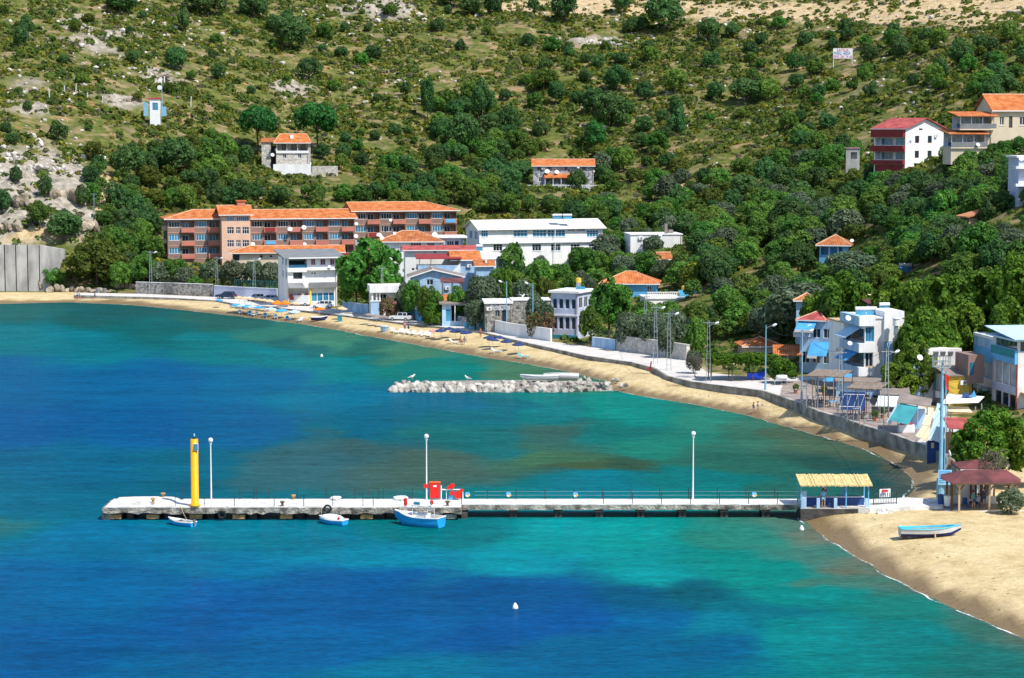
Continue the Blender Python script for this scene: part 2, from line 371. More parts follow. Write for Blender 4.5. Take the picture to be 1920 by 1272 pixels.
cutm = sstep(0.35, 0.6, blob(PX, PY, 1100, 12, 210, 16) + blob(PX, PY, 1420, 22, 260, 18) + blob(PX, PY, 1750, 22, 200, 30) + blob(PX, PY, 1900, 10, 120, 40) + 0.7*blob(PX,PY,1275,352,45,10) + 0.6*blob(PX,PY,1345,350,30,16)
   + 0.8*blob(PX, PY, 195, 370, 26, 50) + 0.8*blob(PX, PY, 60, 445, 90, 14) + 0.6*blob(PX,PY,1385,620,30,14) + (nz2 - 0.5) * 0.9) * (DI.ravel() > 8)
for nm, arr in (('rock', rockm), ('cut', cutm), ('beach', np.where((DI.ravel() < 1.0) | ((PX < 150) & (PX > -900) & (PY > 541) & (V[:, 1] < 472)), 1.0, 0.0)),
                ('wet', sstep(0.56, 0.32, V[:, 2] + (nz2 - 0.5) * 0.5))):
    a = gme.attributes.new(nm, 'FLOAT', 'POINT'); a.data.foreach_set('value', arr.astype(np.float32))
gob = linkmesh('ground', gme); tag(gob, 'sandy beach rising to a rocky scrub covered hillside', 'hillside', kind='structure')
# ---------------------------------------------------------------- the sea
SEA = [  # column, row, colour of the water and sea bed seen there
 (0,585,(.018,.085,.085)),(200,590,(.016,.075,.075)),(430,600,(.020,.085,.075)),(300,620,(.015,.085,.09)),(520,625,(.03,.125,.10)),(640,640,(.045,.15,.105)),(800,662,(.05,.145,.095)),(960,690,(.05,.13,.08)),(1080,712,(.05,.125,.08)),
 (0,630,(.012,.11,.14)),(150,650,(.012,.115,.155)),(400,650,(.012,.115,.13)),(560,645,(.018,.09,.09)),(700,655,(.022,.095,.08)),(830,688,(.012,.135,.12)),(640,690,(.006,.135,.15)),(500,670,(.008,.125,.15)),(960,745,(.008,.145,.14)),
 (0,720,(.004,.075,.185)),(250,720,(.004,.075,.185)),(480,720,(.005,.085,.185)),(650,740,(.006,.10,.18)),(800,760,(.006,.085,.15)),(1000,770,(.010,.12,.13)),(1150,760,(.014,.17,.145)),(1300,790,(.03,.15,.115)),(1420,810,(.035,.11,.08)),
 (0,800,(.004,.062,.18)),(250,800,(.004,.066,.185)),(450,800,(.005,.07,.17)),(700,810,(.010,.08,.14)),(900,830,(.018,.10,.105)),(1100,800,(.018,.115,.105)),(1200,830,(.022,.13,.10)),(1350,850,(.022,.09,.07)),(1500,850,(.018,.06,.05)),(1600,880,(.015,.055,.055)),(1680,910,(.035,.06,.055)),
 (100,870,(.012,.075,.15)),(330,870,(.016,.08,.135)),(560,860,(.035,.085,.105)),(680,835,(.035,.08,.085)),(780,870,(.045,.085,.07)),(980,850,(.04,.10,.06)),(1060,875,(.035,.065,.035)),(1150,870,(.025,.06,.04)),(1030,800,(.03,.085,.075)),(900,775,(.01,.09,.12)),(1300,900,(.012,.12,.12)),(1100,905,(.005,.12,.16)),(1450,900,(.02,.09,.075)),(1580,930,(.02,.075,.07)),
 (100,950,(.010,.085,.15)),(60,975,(.03,.10,.12)),(150,1020,(.004,.095,.19)),(500,1000,(.005,.115,.175)),(800,990,(.008,.12,.135)),(950,1010,(.004,.20,.21)),(1200,1010,(.006,.20,.19)),(1400,1010,(.03,.15,.12)),(1520,1020,(.04,.12,.10)),
 (100,1100,(.003,.075,.19)),(400,1060,(.003,.10,.20)),(700,1050,(.003,.13,.21)),(900,1055,(.003,.17,.22)),(1200,1065,(.005,.19,.20)),(1450,1070,(.012,.17,.15)),(1600,1090,(.05,.13,.10)),
 (100,1200,(.003,.062,.18)),(400,1150,(.003,.06,.185)),(700,1110,(.003,.06,.18)),(950,1100,(.004,.055,.165)),(1150,1105,(.010,.06,.13)),(1300,1120,(.014,.065,.10)),(1430,1160,(.008,.10,.14)),(1500,1130,(.010,.16,.15)),(1650,1160,(.02,.13,.11)),(1800,1200,(.035,.11,.09)),
 (700,1200,(.003,.07,.19)),(1000,1180,(.003,.055,.18)),(1200,1170,(.003,.075,.185)),(1330,1190,(.004,.12,.18)),(1350,1235,(.003,.07,.155)),(1100,1240,(.003,.075,.17)),(800,1262,(.003,.10,.18)),(1500,1220,(.005,.16,.165)),(1650,1240,(.008,.14,.14)),(1800,1265,(.02,.11,.10)),(300,1268,(.003,.075,.18)),
 (1530,1005,(.11,.12,.09)),(1575,1045,(.10,.115,.085)),(1650,1095,(.09,.11,.085)),(1740,1140,(.085,.10,.08)),(1850,1190,(.085,.10,.08)),(1700,905,(.07,.075,.06)),(1660,868,(.06,.07,.05)),(1550,835,(.05,.08,.055)),(1480,812,(.05,.09,.06)),
 (600,1400,(.003,.07,.18)),(1400,1400,(.004,.13,.17)),(-400,900,(.003,.06,.18)),(-400,1300,(.003,.06,.18)),(-400,620,(.004,.07,.16))]
sx = axis([(-420, -130, 10), (-130, 62, 0.9)]); sy = axis([(40, 130, 3), (130, 320, 0.9), (320, 486, 1.2)])
SXX, SYY = np.meshgrid(sx, sy); svx = SXX.ravel(); svy = SYY.ravel()
wx = svx + (fbm(svx, svy * 0.55, 16, 4) - 0.5) * 16 + (fbm(svx + 99, svy * 0.5, 4, 3) - 0.5) * 3.5
wy = svy + (fbm(svx + 300, svy, 22, 4) - 0.5) * 22 + (fbm(svx + 61, svy, 5, 3) - 0.5) * 6
spx, spy = project(wx, np.maximum(wy, 30), np.zeros_like(wx))
acc = np.zeros((len(svx), 3)); ws = np.zeros(len(svx))
for px, py, c in SEA:
    k = 1.0 / ((((spx - px) / 3.0) ** 2 + (spy - py) ** 2) / (0.11 * (py - 243)) ** 2 + 0.02) ** 3
    acc += k[:, None] * np.array(c)[None]; ws += k
acc /= ws[:, None]
blue = np.clip((acc[:, 2] - acc[:, 1]) / (acc[:, 2] + 1e-6), 0, 1); acc[:, 1] *= 1 + .30 * blue; acc[:, 0] *= 1 - .6 * blue
lum = acc.mean(1, keepdims=True); acc = np.clip(lum + (acc - lum) * 1.24, 0.001, 1) * 0.88
ii = np.arange(len(sx) * len(sy)).reshape(len(sy), len(sx))
Q = np.stack([ii[:-1, :-1].ravel(), ii[:-1, 1:].ravel(), ii[1:, 1:].ravel(), ii[1:, :-1].ravel()], 1)
def sea_material():
    m, n, l, b = nodes_of('sea')
    a = n.new('ShaderNodeAttribute'); a.attribute_name = 'bed'
    g = n.new('ShaderNodeNewGeometry')
    mp = n.new('ShaderNodeMapping'); mp.inputs['Scale'].default_value = (0.35, 1.0, 1.0); mp.inputs['Rotation'].default_value = (0, 0, 0.12); l.new(g.outputs['Position'], mp.inputs[0])
    t1 = n.new('ShaderNodeTexNoise'); t1.inputs['Scale'].default_value = 0.55; t1.inputs['Detail'].default_value = 6; t1.inputs['Roughness'].default_value = 0.65; l.new(mp.outputs[0], t1.inputs['Vector'])
    t2 = n.new('ShaderNodeTexNoise'); t2.inputs['Scale'].default_value = 0.10; t2.inputs['Detail'].default_value = 5; l.new(mp.outputs[0], t2.inputs['Vector'])
    mr = n.new('ShaderNodeMapRange'); mr.inputs[1].default_value = 0.3; mr.inputs[2].default_value = 0.7; mr.inputs[3].default_value = 0.80; mr.inputs[4].default_value = 1.22; l.new(t1.outputs['Fac'], mr.inputs[0])
    m2 = n.new('ShaderNodeMapRange'); m2.inputs[1].default_value = 0.3; m2.inputs[2].default_value = 0.7; m2.inputs[3].default_value = 0.88; m2.inputs[4].default_value = 1.12; l.new(t2.outputs['Fac'], m2.inputs[0])
    mu0 = n.new('ShaderNodeMath'); mu0.operation = 'MULTIPLY'; l.new(mr.outputs[0], mu0.inputs[0]); l.new(m2.outputs[0], mu0.inputs[1])
    mp2 = n.new('ShaderNodeMapping'); mp2.inputs['Scale'].default_value = (0.5, 1.6, 1.0); mp2.inputs['Rotation'].default_value = (0, 0, -0.1); l.new(g.outputs['Position'], mp2.inputs[0])
    t5 = n.new('ShaderNodeTexNoise'); t5.inputs['Scale'].default_value = 1.8; t5.inputs['Detail'].default_value = 5; t5.inputs['Roughness'].default_value = 0.75; l.new(mp2.outputs[0], t5.inputs['Vector'])
    m5 = n.new('ShaderNodeMapRange'); m5.inputs[1].default_value = 0.32; m5.inputs[2].default_value = 0.68; m5.inputs[3].default_value = 0.68; m5.inputs[4].default_value = 1.36; l.new(t5.outputs['Fac'], m5.inputs[0])
    mu = n.new('ShaderNodeMath'); mu.operation = 'MULTIPLY'; l.new(mu0.outputs[0], mu.inputs[0]); l.new(m5.outputs[0], mu.inputs[1])
    hs = n.new('ShaderNodeHueSaturation'); l.new(a.outputs['Color'], hs.inputs['Color']); l.new(mu.outputs[0], hs.inputs['Value']); hs.inputs['Saturation'].default_value = 1.0
    n.remove(b); out = n['Material Output']
    df = n.new('ShaderNodeBsdfDiffuse'); gl = n.new('ShaderNodeBsdfGlossy'); gl.inputs['Roughness'].default_value = 0.18; mxs = n.new('ShaderNodeMixShader')
    l.new(hs.outputs[0], df.inputs['Color'])
    t3 = n.new('ShaderNodeTexNoise'); t3.inputs['Scale'].default_value = 1.3; t3.inputs['Detail'].default_value = 6; t3.inputs['Roughness'].default_value = 0.6; l.new(mp.outputs[0], t3.inputs['Vector'])
    bp = n.new('ShaderNodeBump'); bp.inputs['Strength'].default_value = 0.6; bp.inputs['Distance'].default_value = 0.35; l.new(t3.outputs['Fac'], bp.inputs['Height'])
    l.new(bp.outputs[0], df.inputs['Normal']); l.new(bp.outputs[0], gl.inputs['Normal'])
    fr = n.new('ShaderNodeFresnel'); fr.inputs['IOR'].default_value = 1.12; l.new(bp.outputs[0], fr.inputs['Normal'])
    fm = n.new('ShaderNodeMapRange'); fm.inputs[3].default_value = 0.02; fm.inputs[4].default_value = 0.13; l.new(fr.outputs[0], fm.inputs[0])
    l.new(fm.outputs[0], mxs.inputs[0]); l.new(df.outputs[0], mxs.inputs[1]); l.new(gl.outputs[0], mxs.inputs[2]); l.new(mxs.outputs[0], out.inputs['Surface'])
    return m
sme = npmesh('sea', np.stack([svx, svy, np.zeros_like(svx)], 1), Q, sea_material(), True)
ca = sme.attributes.new('bed', 'FLOAT_COLOR', 'POINT')
ca.data.foreach_set('color', np.concatenate([acc, np.ones((len(acc), 1))], 1).astype(np.float32).ravel())
tag(linkmesh('sea', sme), 'calm blue and turquoise sea of the bay with dark weed patches', 'sea', kind='structure')
# ---------------------------------------------------------------- promenade with its sea wall
def densify(pts, st):
    r_ = []
    for a, b in zip(pts[:-1], pts[1:]):
        a = Vector(a); b = Vector(b); k = max(1, int((b - a).length / st))
        r_ += [a + (b - a) * i / k for i in range(k)]
    return r_ + [Vector(pts[-1])]
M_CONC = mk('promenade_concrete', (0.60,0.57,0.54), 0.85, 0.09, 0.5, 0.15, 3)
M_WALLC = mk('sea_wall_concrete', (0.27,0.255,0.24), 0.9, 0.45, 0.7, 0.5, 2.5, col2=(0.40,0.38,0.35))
def road_mesh():
    inn = [Vector(p) for p in INNER[3:]]; wal = [Vector(p) for p in WALL[3:]]
    # flat sheet between the two lines, cut into strips at matching arc positions
    mb = MB()
    def param(pts, k):
        L = [0]
        for a, b in zip(pts[:-1], pts[1:]): L.append(L[-1] + (b - a).length)
        r_ = []
        for i in range(k + 1):
            s_ = L[-1] * i / k; j = 0
            while j < len(L) - 2 and L[j + 1] < s_: j += 1
            r_.append(pts[j] + (pts[j + 1] - pts[j]) * ((s_ - L[j]) / max(L[j + 1] - L[j], 1e-6)))
        return r_
    poly = [(p.x, p.y) for p in wal] + [(p.x, p.y) for p in reversed(inn)]
    mb.prism(poly, 'z', 0, 1); h_ = len(poly); mb.v = [(x, y, float(roadz(x)) - (.7 if i < h_ else 0)) for i, (x, y, z) in enumerate(mb.v)]
    return mb
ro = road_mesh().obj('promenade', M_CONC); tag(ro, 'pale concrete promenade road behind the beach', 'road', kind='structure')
def wall_ribbon(pts, z0, z1, thick, jit=0.0):
    mb = MB(); P = [Vector(p) for p in pts]
    for i, (a, b) in enumerate(zip(P[:-1], P[1:])):
        d = (b - a).normalized(); n_ = Vector((d.y, -d.x)) * thick
        j0 = rnd.uniform(-jit, jit)
        bot = [(*(a + n_), z0), (*(b + n_), z0), (*b, z0), (*a, z0)]
        ha, hb = float(roadz(a.x)) + z1 + j0, float(roadz(b.x)) + z1 + j0; top = [(*(a + n_), ha), (*(b + n_), hb), (*b, hb), (*a, ha)]
        mb.hexa(bot, top)
    return mb
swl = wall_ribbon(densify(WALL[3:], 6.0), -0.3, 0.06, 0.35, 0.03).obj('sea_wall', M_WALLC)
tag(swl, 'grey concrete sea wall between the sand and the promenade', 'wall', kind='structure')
# ---------------------------------------------------------------- shared finishes
M_WHITE = mk('white_render', (0.86,0.85,0.84), 0.8, 0.14, 0.9, stretch=(1, 1, .3), detail=7, col2=(0.90,0.90,0.90))
M_WHITE2 = mk('white_paint', (0.82,0.82,0.82), 0.5, 0.03, 1.0)
M_BLUEW = mk('pale_blue_and_shade_render', (0.36,0.53,0.72), 0.8, 0.2, 0.8, stretch=(1, 1, .3), detail=7)  # pale blue paint, and the painted bluish shade of some white walls
M_SKYB = mk('sky_blue_paint', (0.13,0.42,0.72), 0.6, 0.12, 0.8)
M_DKBLUE = mk('dark_blue_paint', (0.03,0.08,0.26), 0.6, 0.2, 0.8)
M_LILAC = mk('lilac_render', (0.52,0.56,0.72), 0.8, 0.1, 0.6)
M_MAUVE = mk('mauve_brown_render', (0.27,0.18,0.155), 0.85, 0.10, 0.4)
M_CORAL = mk('coral_render', (0.54,0.19,0.14), 0.85, 0.10, 0.5)
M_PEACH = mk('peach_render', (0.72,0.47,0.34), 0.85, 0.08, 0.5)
M_CREAM = mk('cream_render', (0.66,0.56,0.42), 0.85, 0.10, 0.5)
M_OCHRE = mk('yellow_render', (0.72,0.48,0.07), 0.85, 0.12, 0.8)
M_TAN = mk('tan_render', (0.52,0.38,0.22), 0.85, 0.12, 0.7)
M_PINK = mk('pink_render', (0.42,0.20,0.24), 0.85, 0.15, 0.8)
M_RED = mk('dark_red_paint', (0.27,0.035,0.035), 0.7, 0.15, 0.7)
M_REDROOF = mk('red_sheet_roof', (0.36,0.065,0.06), 0.65, 0.25, 0.9, detail=7, col2=(0.50,0.11,0.095))
M_MAROON = mk('maroon_sheet_roof', (0.115,0.045,0.045), 0.65, 0.3, 0.6, col2=(0.21,0.065,0.065))
M_BROWN = mk('brown_timber', (0.13,0.075,0.045), 0.8, 0.25, 2.0)
M_GREYB = mk('grey_brown_sheet', (0.24,0.20,0.18), 0.8, 0.2, 0.6)
M_SLATE = mk('grey_slate', (0.20,0.21,0.22), 0.7, 0.12, 0.8)
M_CONCG = mk('grey_concrete', (0.40,0.39,0.38), 0.9, 0.32, 0.6, 0.2, 2, stretch=(1, 1, .35), detail=8, col2=(0.50,0.49,0.475))
M_STAIN = mk('stained_white_render', (0.70,0.67,0.65), 0.85, 0.15, 0.5, col2=(0.88,0.87,0.86), detail=7)
M_METAL = mk('galvanised_metal', (0.42,0.47,0.50), 0.45, 0.1, 2.0, metal=0.6)
M_DKMET = mk('dark_iron', (0.03,0.045,0.045), 0.6, 0.2, 2.0)
M_LTBLUEMET = mk('pale_blue_metal', (0.22,0.45,0.60), 0.5, 0.1, 1.5)
M_TILE = mtile('orange_clay_tiles', (0.42,0.12,0.035), (0.62,0.19,0.06), (0.74,0.30,0.12))
M_TILEW = mtile('weathered_clay_tiles', (0.30,0.11,0.05), (0.48,0.16,0.06), (0.62,0.27,0.10))
M_TILEP = mtile('pale_clay_tiles', (0.58,0.22,0.10), (0.66,0.28,0.14), (0.70,0.36,0.20))
M_CAP = mk('ridge_mortar', (0.66,0.40,0.26), 0.9, 0.2, 1.5)
M_GLASS = mk('window_glass', (0.020,0.035,0.055), 0.08, 0.5, 0.25, spec=0.6)
M_GLASSB = mk('blue_glass_sky_tone', (0.05,0.22,0.36), 0.10, 0.35, 0.25, spec=0.6)  # blue of the reflected sky is painted into the panes
M_GLASSP = mk('curtained_glass', (0.42,0.50,0.55), 0.15, 0.25, 0.6, spec=0.5)
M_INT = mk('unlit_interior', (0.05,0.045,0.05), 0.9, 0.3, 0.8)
M_TRUNK = mk('tree_bark', (0.10,0.075,0.055), 0.95, 0.3, 2.0, 0.4, 6)
M_DISH = mk('dish_white', (0.78,0.79,0.80), 0.5, 0.04, 1.5)
M_CANVASB = mk('pale_blue_canvas', (0.45,0.66,0.84), 0.85, 0.08, 1.0)
M_CANVASBL = mk('blue_canvas', (0.07,0.33,0.66), 0.85, 0.12, 1.0)
M_CANVASC = mk('cream_canvas', (0.75,0.64,0.42), 0.85, 0.10, 1.0)
M_CANVASW = mk('white_canvas', (0.80,0.80,0.80), 0.85, 0.06, 1.0)
M_CANVAST = mk('teal_canvas', (0.04,0.26,0.30), 0.85, 0.15, 1.0)
M_CANVASR = mk('red_canvas', (0.55,0.05,0.06), 0.85, 0.12, 1.0)
def mstone(name, c1, c2, mort, scale=2.2):
    if name in MATS: return MATS[name]
    m, n, l, b = nodes_of(name)
    g = n.new('ShaderNodeNewGeometry')
    v = n.new('ShaderNodeTexVoronoi'); v.inputs['Scale'].default_value = scale; l.new(g.outputs['Position'], v.inputs['Vector'])
    ve = n.new('ShaderNodeTexVoronoi'); ve.feature = 'DISTANCE_TO_EDGE'; ve.inputs['Scale'].default_value = scale; l.new(g.outputs['Position'], ve.inputs['Vector'])
    sx_ = n.new('ShaderNodeSeparateColor'); l.new(v.outputs['Color'], sx_.inputs[0])
    cr = n.new('ShaderNodeValToRGB'); e = cr.color_ramp.elements; e[0].color = (*c1, 1); e[1].color = (*c2, 1); l.new(sx_.outputs[0], cr.inputs[0])
    mr = n.new('ShaderNodeMapRange'); mr.inputs[1].default_value = 0.03; mr.inputs[2].default_value = 0.09; l.new(ve.outputs['Distance'], mr.inputs[0])
    mx = n.new('ShaderNodeMix'); mx.data_type = 'RGBA'; l.new(mr.outputs[0], mx.inputs[0]); mx.inputs[6].default_value = (*mort, 1); l.new(cr.outputs[0], mx.inputs[7])
    l.new(mx.outputs[2], b.inputs['Base Color']); b.inputs['Roughness'].default_value = 0.9
    bp = n.new('ShaderNodeBump'); bp.inputs['Strength'].default_value = 0.8; bp.inputs['Distance'].default_value = 0.08; l.new(mr.outputs[0], bp.inputs['Height']); l.new(bp.outputs[0], b.inputs['Normal'])
    MATS[name] = m; return m
M_STONE = mstone('rubble_stone', (0.10,0.10,0.10), (0.42,0.40,0.37), (0.30,0.29,0.27))
M_STONEP = mstone('pale_rubble_stone', (0.40,0.37,0.33), (0.72,0.68,0.62), (0.55,0.52,0.48))
M_STONEB = mstone('bluish_rubble_stone', (0.08,0.10,0.14), (0.50,0.50,0.55), (0.62,0.60,0.60), 1.6)
FOOT = []       # footprints (world quads) that plants keep clear of
# ---------------------------------------------------------------- house builder
WCACHE = {}
class House:
    """local frame: x along the front from its left corner, y to the back, z up from the foot of the front-left corner"""
    def __init__(s, name, label, cat, px1, px2, Y, yaw, depth, pybase, pyeave, wall, found=3.5, foot=True):
        a = R(yaw); s.ca, s.sa = math.cos(a), math.sin(a); s.Y = Y
        p = atY(px1, pybase, Y); s.o = p
        s.d = depth; s.wallm = wall
        s.w = s.along(px2, (0, 0), (1, 0)); s.h = zY(pyeave, Y) - p.z
        s.root = thing(name, label, cat, p, a); s.found = found
        s.op = {'F': [], 'L': [], 'R': []}; s.extra = []
        if foot: FOOT.append([s.world(-1.2, -1.2), s.world(s.w + 1.2, -1.2), s.world(s.w + 1.2, s.d + 1), s.world(-1.2, s.d + 1)])
    def world(s, x, y): return (s.o.x + x * s.ca - y * s.sa, s.o.y + x * s.sa + y * s.ca)
    def along(s, px, start, dr):
        """distance from a local point along a local direction until the sight line of column px is met"""
        x0, y0 = s.world(*start); dx = dr[0] * s.ca - dr[1] * s.sa; dy = dr[0] * s.sa + dr[1] * s.ca
        u = (px - CX) / F; k = sp * (HC - s.o.z - 3)
        return (u * (y0 * cp + k) - x0) / (dx - u * dy * cp)
    def frame(s, face):
        return {'F': ((0, 0), (1, 0)), 'L': ((0, 0), (0, 1)), 'R': ((s.w, 0), (0, 1))}[face]
    def uz(s, face, px, py, off=0.0):
        st, dr = s.frame(face)
        if face == 'F' and off: st = (0, off)
        u = s.along(px, st, dr); x, y = st[0] + dr[0] * u, st[1] + dr[1] * u
        return u, zY(py, s.world(x, y)[1]) - s.o.z
    def place(s, face, u, z, off=0.0):
        """local location and rotation of something mounted on a face (off = inwards)"""
        if face == 'F': return (u, off, z), 0.0
        if face == 'R': return (s.w - off, u, z), math.pi / 2
        return (off, u, z), -math.pi / 2
    def win_mesh(s, w, h, cols, rows, fm, depth, bar):
        key = (round(w, 2), round(h, 2), cols, rows, fm.name, depth, bar)
        if key not in WCACHE:
            b = MB(); t = bar
            b.box(0, w, 0, depth, 0, t); b.box(0, w, 0, depth, h - t, h); b.box(0, t, 0, depth, t, h - t); b.box(w - t, w, 0, depth, t, h - t)
            for i in range(1, cols): b.box(w * i / cols - t / 2, w * i / cols + t / 2, 0.01, depth - 0.01, t, h - t)
            for j in range(1, rows): b.box(t, w - t, 0.015, depth - 0.015, h * j / rows - t / 2 + h * 0.12, h * j / rows + t / 2 + h * 0.12)
            WCACHE[key] = b.mesh('window', fm)
        kp = ('pane', round(w, 2), round(h, 2))
        return WCACHE[key]
    def pane_mesh(s, w, h, m):
        kp = ('pane', round(w, 2), round(h, 2), m.name)
        if kp not in WCACHE: WCACHE[kp] = MB().box(0.03, w - 0.03, 0.03, 0.045, 0.03, h - 0.03).mesh('pane', m)
        return WCACHE[kp]
    def win(s, face, u, z, w, h, cols=2, rows=1, frame=None, glass=None, off=None, name='window', bar=0.07, sill=False):
        w = round(w * 20) / 20; h = round(h * 20) / 20
        if off is None:
            s.op[face].append((u, u + w, z, z + h, 0.16)); off = 0.08
        loc, rz = s.place(face, u, z, off)
        if face == 'L': loc = (loc[0], u + w, z)
        me = s.win_mesh(w, h, cols, rows, frame or M_WHITE2, 0.07, bar)
        o = linkmesh(name, me, s.root, loc, (0, 0, rz))
        linkmesh('pane', s.pane_mesh(w, h, glass or M_GLASS), o)
        if sill: MB().box(-0.08, w + 0.08, -0.16, 0.0, -0.09, -0.005).obj('sill', frame or M_WHITE2, o)
        return o
    def wp(s, face, x0, y0, x1, y1, **k):
        """window whose photo rectangle is x0,y0 - x1,y1"""
        off = k.get('off') or 0.0
        u0, z0 = s.uz(face, x0, y1, off); u1, z1 = s.uz(face, x1, y0, off)
        z1 = z0 + (y1 - y0) / ppm(s.Y)
        if u1 < u0: u0, u1 = u1, u0
        return s.win(face, u0, z0, max(0.3, u1 - u0), max(0.3, z1 - z0), **k)
    def recess(s, face, u0, u1, z0, z1, dep):
        s.op[face].append((u0, u1, z0, z1, dep))
    def box(s, name, m, x0, x1, y0, y1, z0, z1, parent=None):
        return MB().box(x0, x1, y0, y1, z0, z1).obj(name, m, parent or s.root)
    def walls(s, ztop=None, m=None, name='wall', back=True):
        b = MB(); h = ztop or s.h; f = -s.found
        for face in 'FLR':
            W_ = s.w if face == 'F' else s.d
            def pt(u, z, o):
                return (u, o, z) if face == 'F' else (s.w - o, u, z) if face == 'R' else (o, u, z)
            ops = [(max(0.02, a), min(W_ - 0.02, b_), max(f + .1, c), min(h - 0.02, d_), e) for a, b_, c, d_, e in s.op[face]]
            us = sorted({0, W_} | {round(v, 4) for o in ops for v in o[:2]}); zs = sorted({f, h} | {round(v, 4) for o in ops for v in o[2:4]})
            for u0, u1 in zip(us[:-1], us[1:]):
                for z0, z1 in zip(zs[:-1], zs[1:]):
                    um, zm = (u0 + u1) / 2, (z0 + z1) / 2
                    if any(o[0] < um < o[1] and o[2] < zm < o[3] for o in ops): continue
                    b.add([pt(u0, z0, 0), pt(u1, z0, 0), pt(u1, z1, 0), pt(u0, z1, 0)], [(0, 1, 2, 3)])
            for u0, u1, z0, z1, e in ops:
                A = [(u0, z0), (u1, z0), (u1, z1), (u0, z1)]
                for (p, q) in zip(A, A[1:] + A[:1]): b.add([pt(*p, 0), pt(*q, 0), pt(*q, e), pt(*p, e)], [(0, 1, 2, 3)])
                b.add([pt(*p, e) for p in A], [(0, 1, 2, 3)])
        b.add([(0, s.d, f), (s.w, s.d, f), (s.w, s.d, h), (0, s.d, h)], [(0, 1, 2, 3)])
        b.add([(0, 0, h), (s.w, 0, h), (s.w, s.d, h), (0, s.d, h)], [(0, 1, 2, 3)])
        me = bpy.data.meshes.new(name); me.from_pydata(b.v, [], b.f); me.materials.append(m or s.wallm)
        bm = bmesh.new(); bm.from_mesh(me); bmesh.ops.remove_doubles(bm, verts=bm.verts, dist=0.0005); bmesh.ops.recalc_face_normals(bm, faces=bm.faces); bm.to_mesh(me); bm.free()
        o = linkmesh(name, me, s.root)
        if s.h > 3.2 and s.root.get('category') == 'house':          # air conditioners and drain pipes where the wall is free
            for face in 'FFLR':
                W_ = s.w if face == 'F' else s.d; u = rnd.uniform(.2, max(.3, W_ - 1.2)); z_ = rnd.uniform(1.2, s.h - .9)
                if any(p[0] - 1.0 < u < p[1] + .2 and p[2] - .8 < z_ < p[3] + .2 for p in s.op[face]): continue
                loc, rz = s.place(face, u, z_, 0)
                ac = MB().box(0, .8, -.32, -.004, 0, .55).obj('cooling_unit', M_WHITE2, s.root, loc=loc if face != 'L' else (loc[0], u + .8, z_), rz=rz); MB().lathe([(.02, 0), (.2, 0), (.2, .02), (.02, .02)], 12).obj('fan_grille', M_SLATE, ac, loc=(.5, -.322, .28)).rotation_euler = (R(90), 0, 0)
            MB().tube([(s.w - .25, -.07, -.3), (s.w - .25, -.07, s.h - .05)], .05, 6).obj('drain_pipe', M_GREYB, s.root)
        return o
    # roofs -----------------------------------------------------------
    def gable_x(s, m, rise, ov=0.5, z=None, x0=None, x1=None, th=0.16, name='roof', y0=0, y1=None, ridge=0.5, cap=True):
        z = s.h if z is None else z; x0 = -ov if x0 is None else x0; x1 = s.w + ov if x1 is None else x1; y1 = s.d if y1 is None else y1
        D = y1 - y0; yr = y0 + D * ridge; sl = rise / (D * ridge); s2 = rise / (D * (1 - ridge))
        r_ = MB().prism([(y0 - ov, z - ov * sl), (yr, z + rise), (y1 + ov, z - ov * s2), (y1 + ov, z - ov * s2 + th), (yr, z + rise + th), (y0 - ov, z - ov * sl + th)], 'x', x0, x1).obj(name, m, s.root)
        MB().prism([(y0, z), (y1, z), (yr, z + rise)], 'x', max(x0 + ov, x0 + .1), min(x1 - ov, x1 - .1)).obj('gable_wall', s.wallm, s.root)
        if cap: MB().tube([(x0, yr, z + rise + th), (x1, yr, z + rise + th)], 0.13, 6).obj('ridge_cap', M_CAP, r_)
        MB().box(x0 - .01, x1 + .01, y0 - ov - .05, y0 - ov - 0.003, z - ov * sl - .03, z - ov * sl + th - .02).obj('fascia', M_WHITE2, r_)
        return r_
    def gable_y(s, m, rise, ov=0.5, z=None, th=0.16, name='roof', ridge=0.5, m2=None):
        z = s.h if z is None else z; xr = s.w * ridge; sl = rise / xr; s2 = rise / (s.w - xr)
        b = MB().prism([(-ov, z - ov * sl), (xr, z + rise), (xr, z + rise + th), (-ov, z - ov * sl + th)], 'y', -ov, s.d + ov)
        r_ = b.obj(name, m, s.root)
        MB().prism([(xr + 0.002, z + rise), (s.w + ov, z - ov * s2), (s.w + ov, z - ov * s2 + th), (xr + 0.002, z + rise + th)], 'y', -ov, s.d + ov).obj('roof_slope', m2 or m, r_)
        MB().prism([(0, z), (s.w, z), (xr, z + rise)], 'y', 0.001, s.d - .01).obj('gable_wall', s.wallm, s.root)
        MB().tube([(xr, -ov, z + rise + th), (xr, s.d + ov, z + rise + th)], 0.12, 6).obj('ridge_cap', M_CAP, r_)
        MB().prism([(-ov, z - ov * sl - .05), (xr, z + rise - .05), (s.w + ov, z - ov * s2 - .05), (s.w + ov, z - ov * s2 + th), (xr, z + rise + th), (-ov, z - ov * sl + th)], 'y', -ov - .06, -ov - .003).obj('barge_board', M_WHITE2, r_)
        return r_
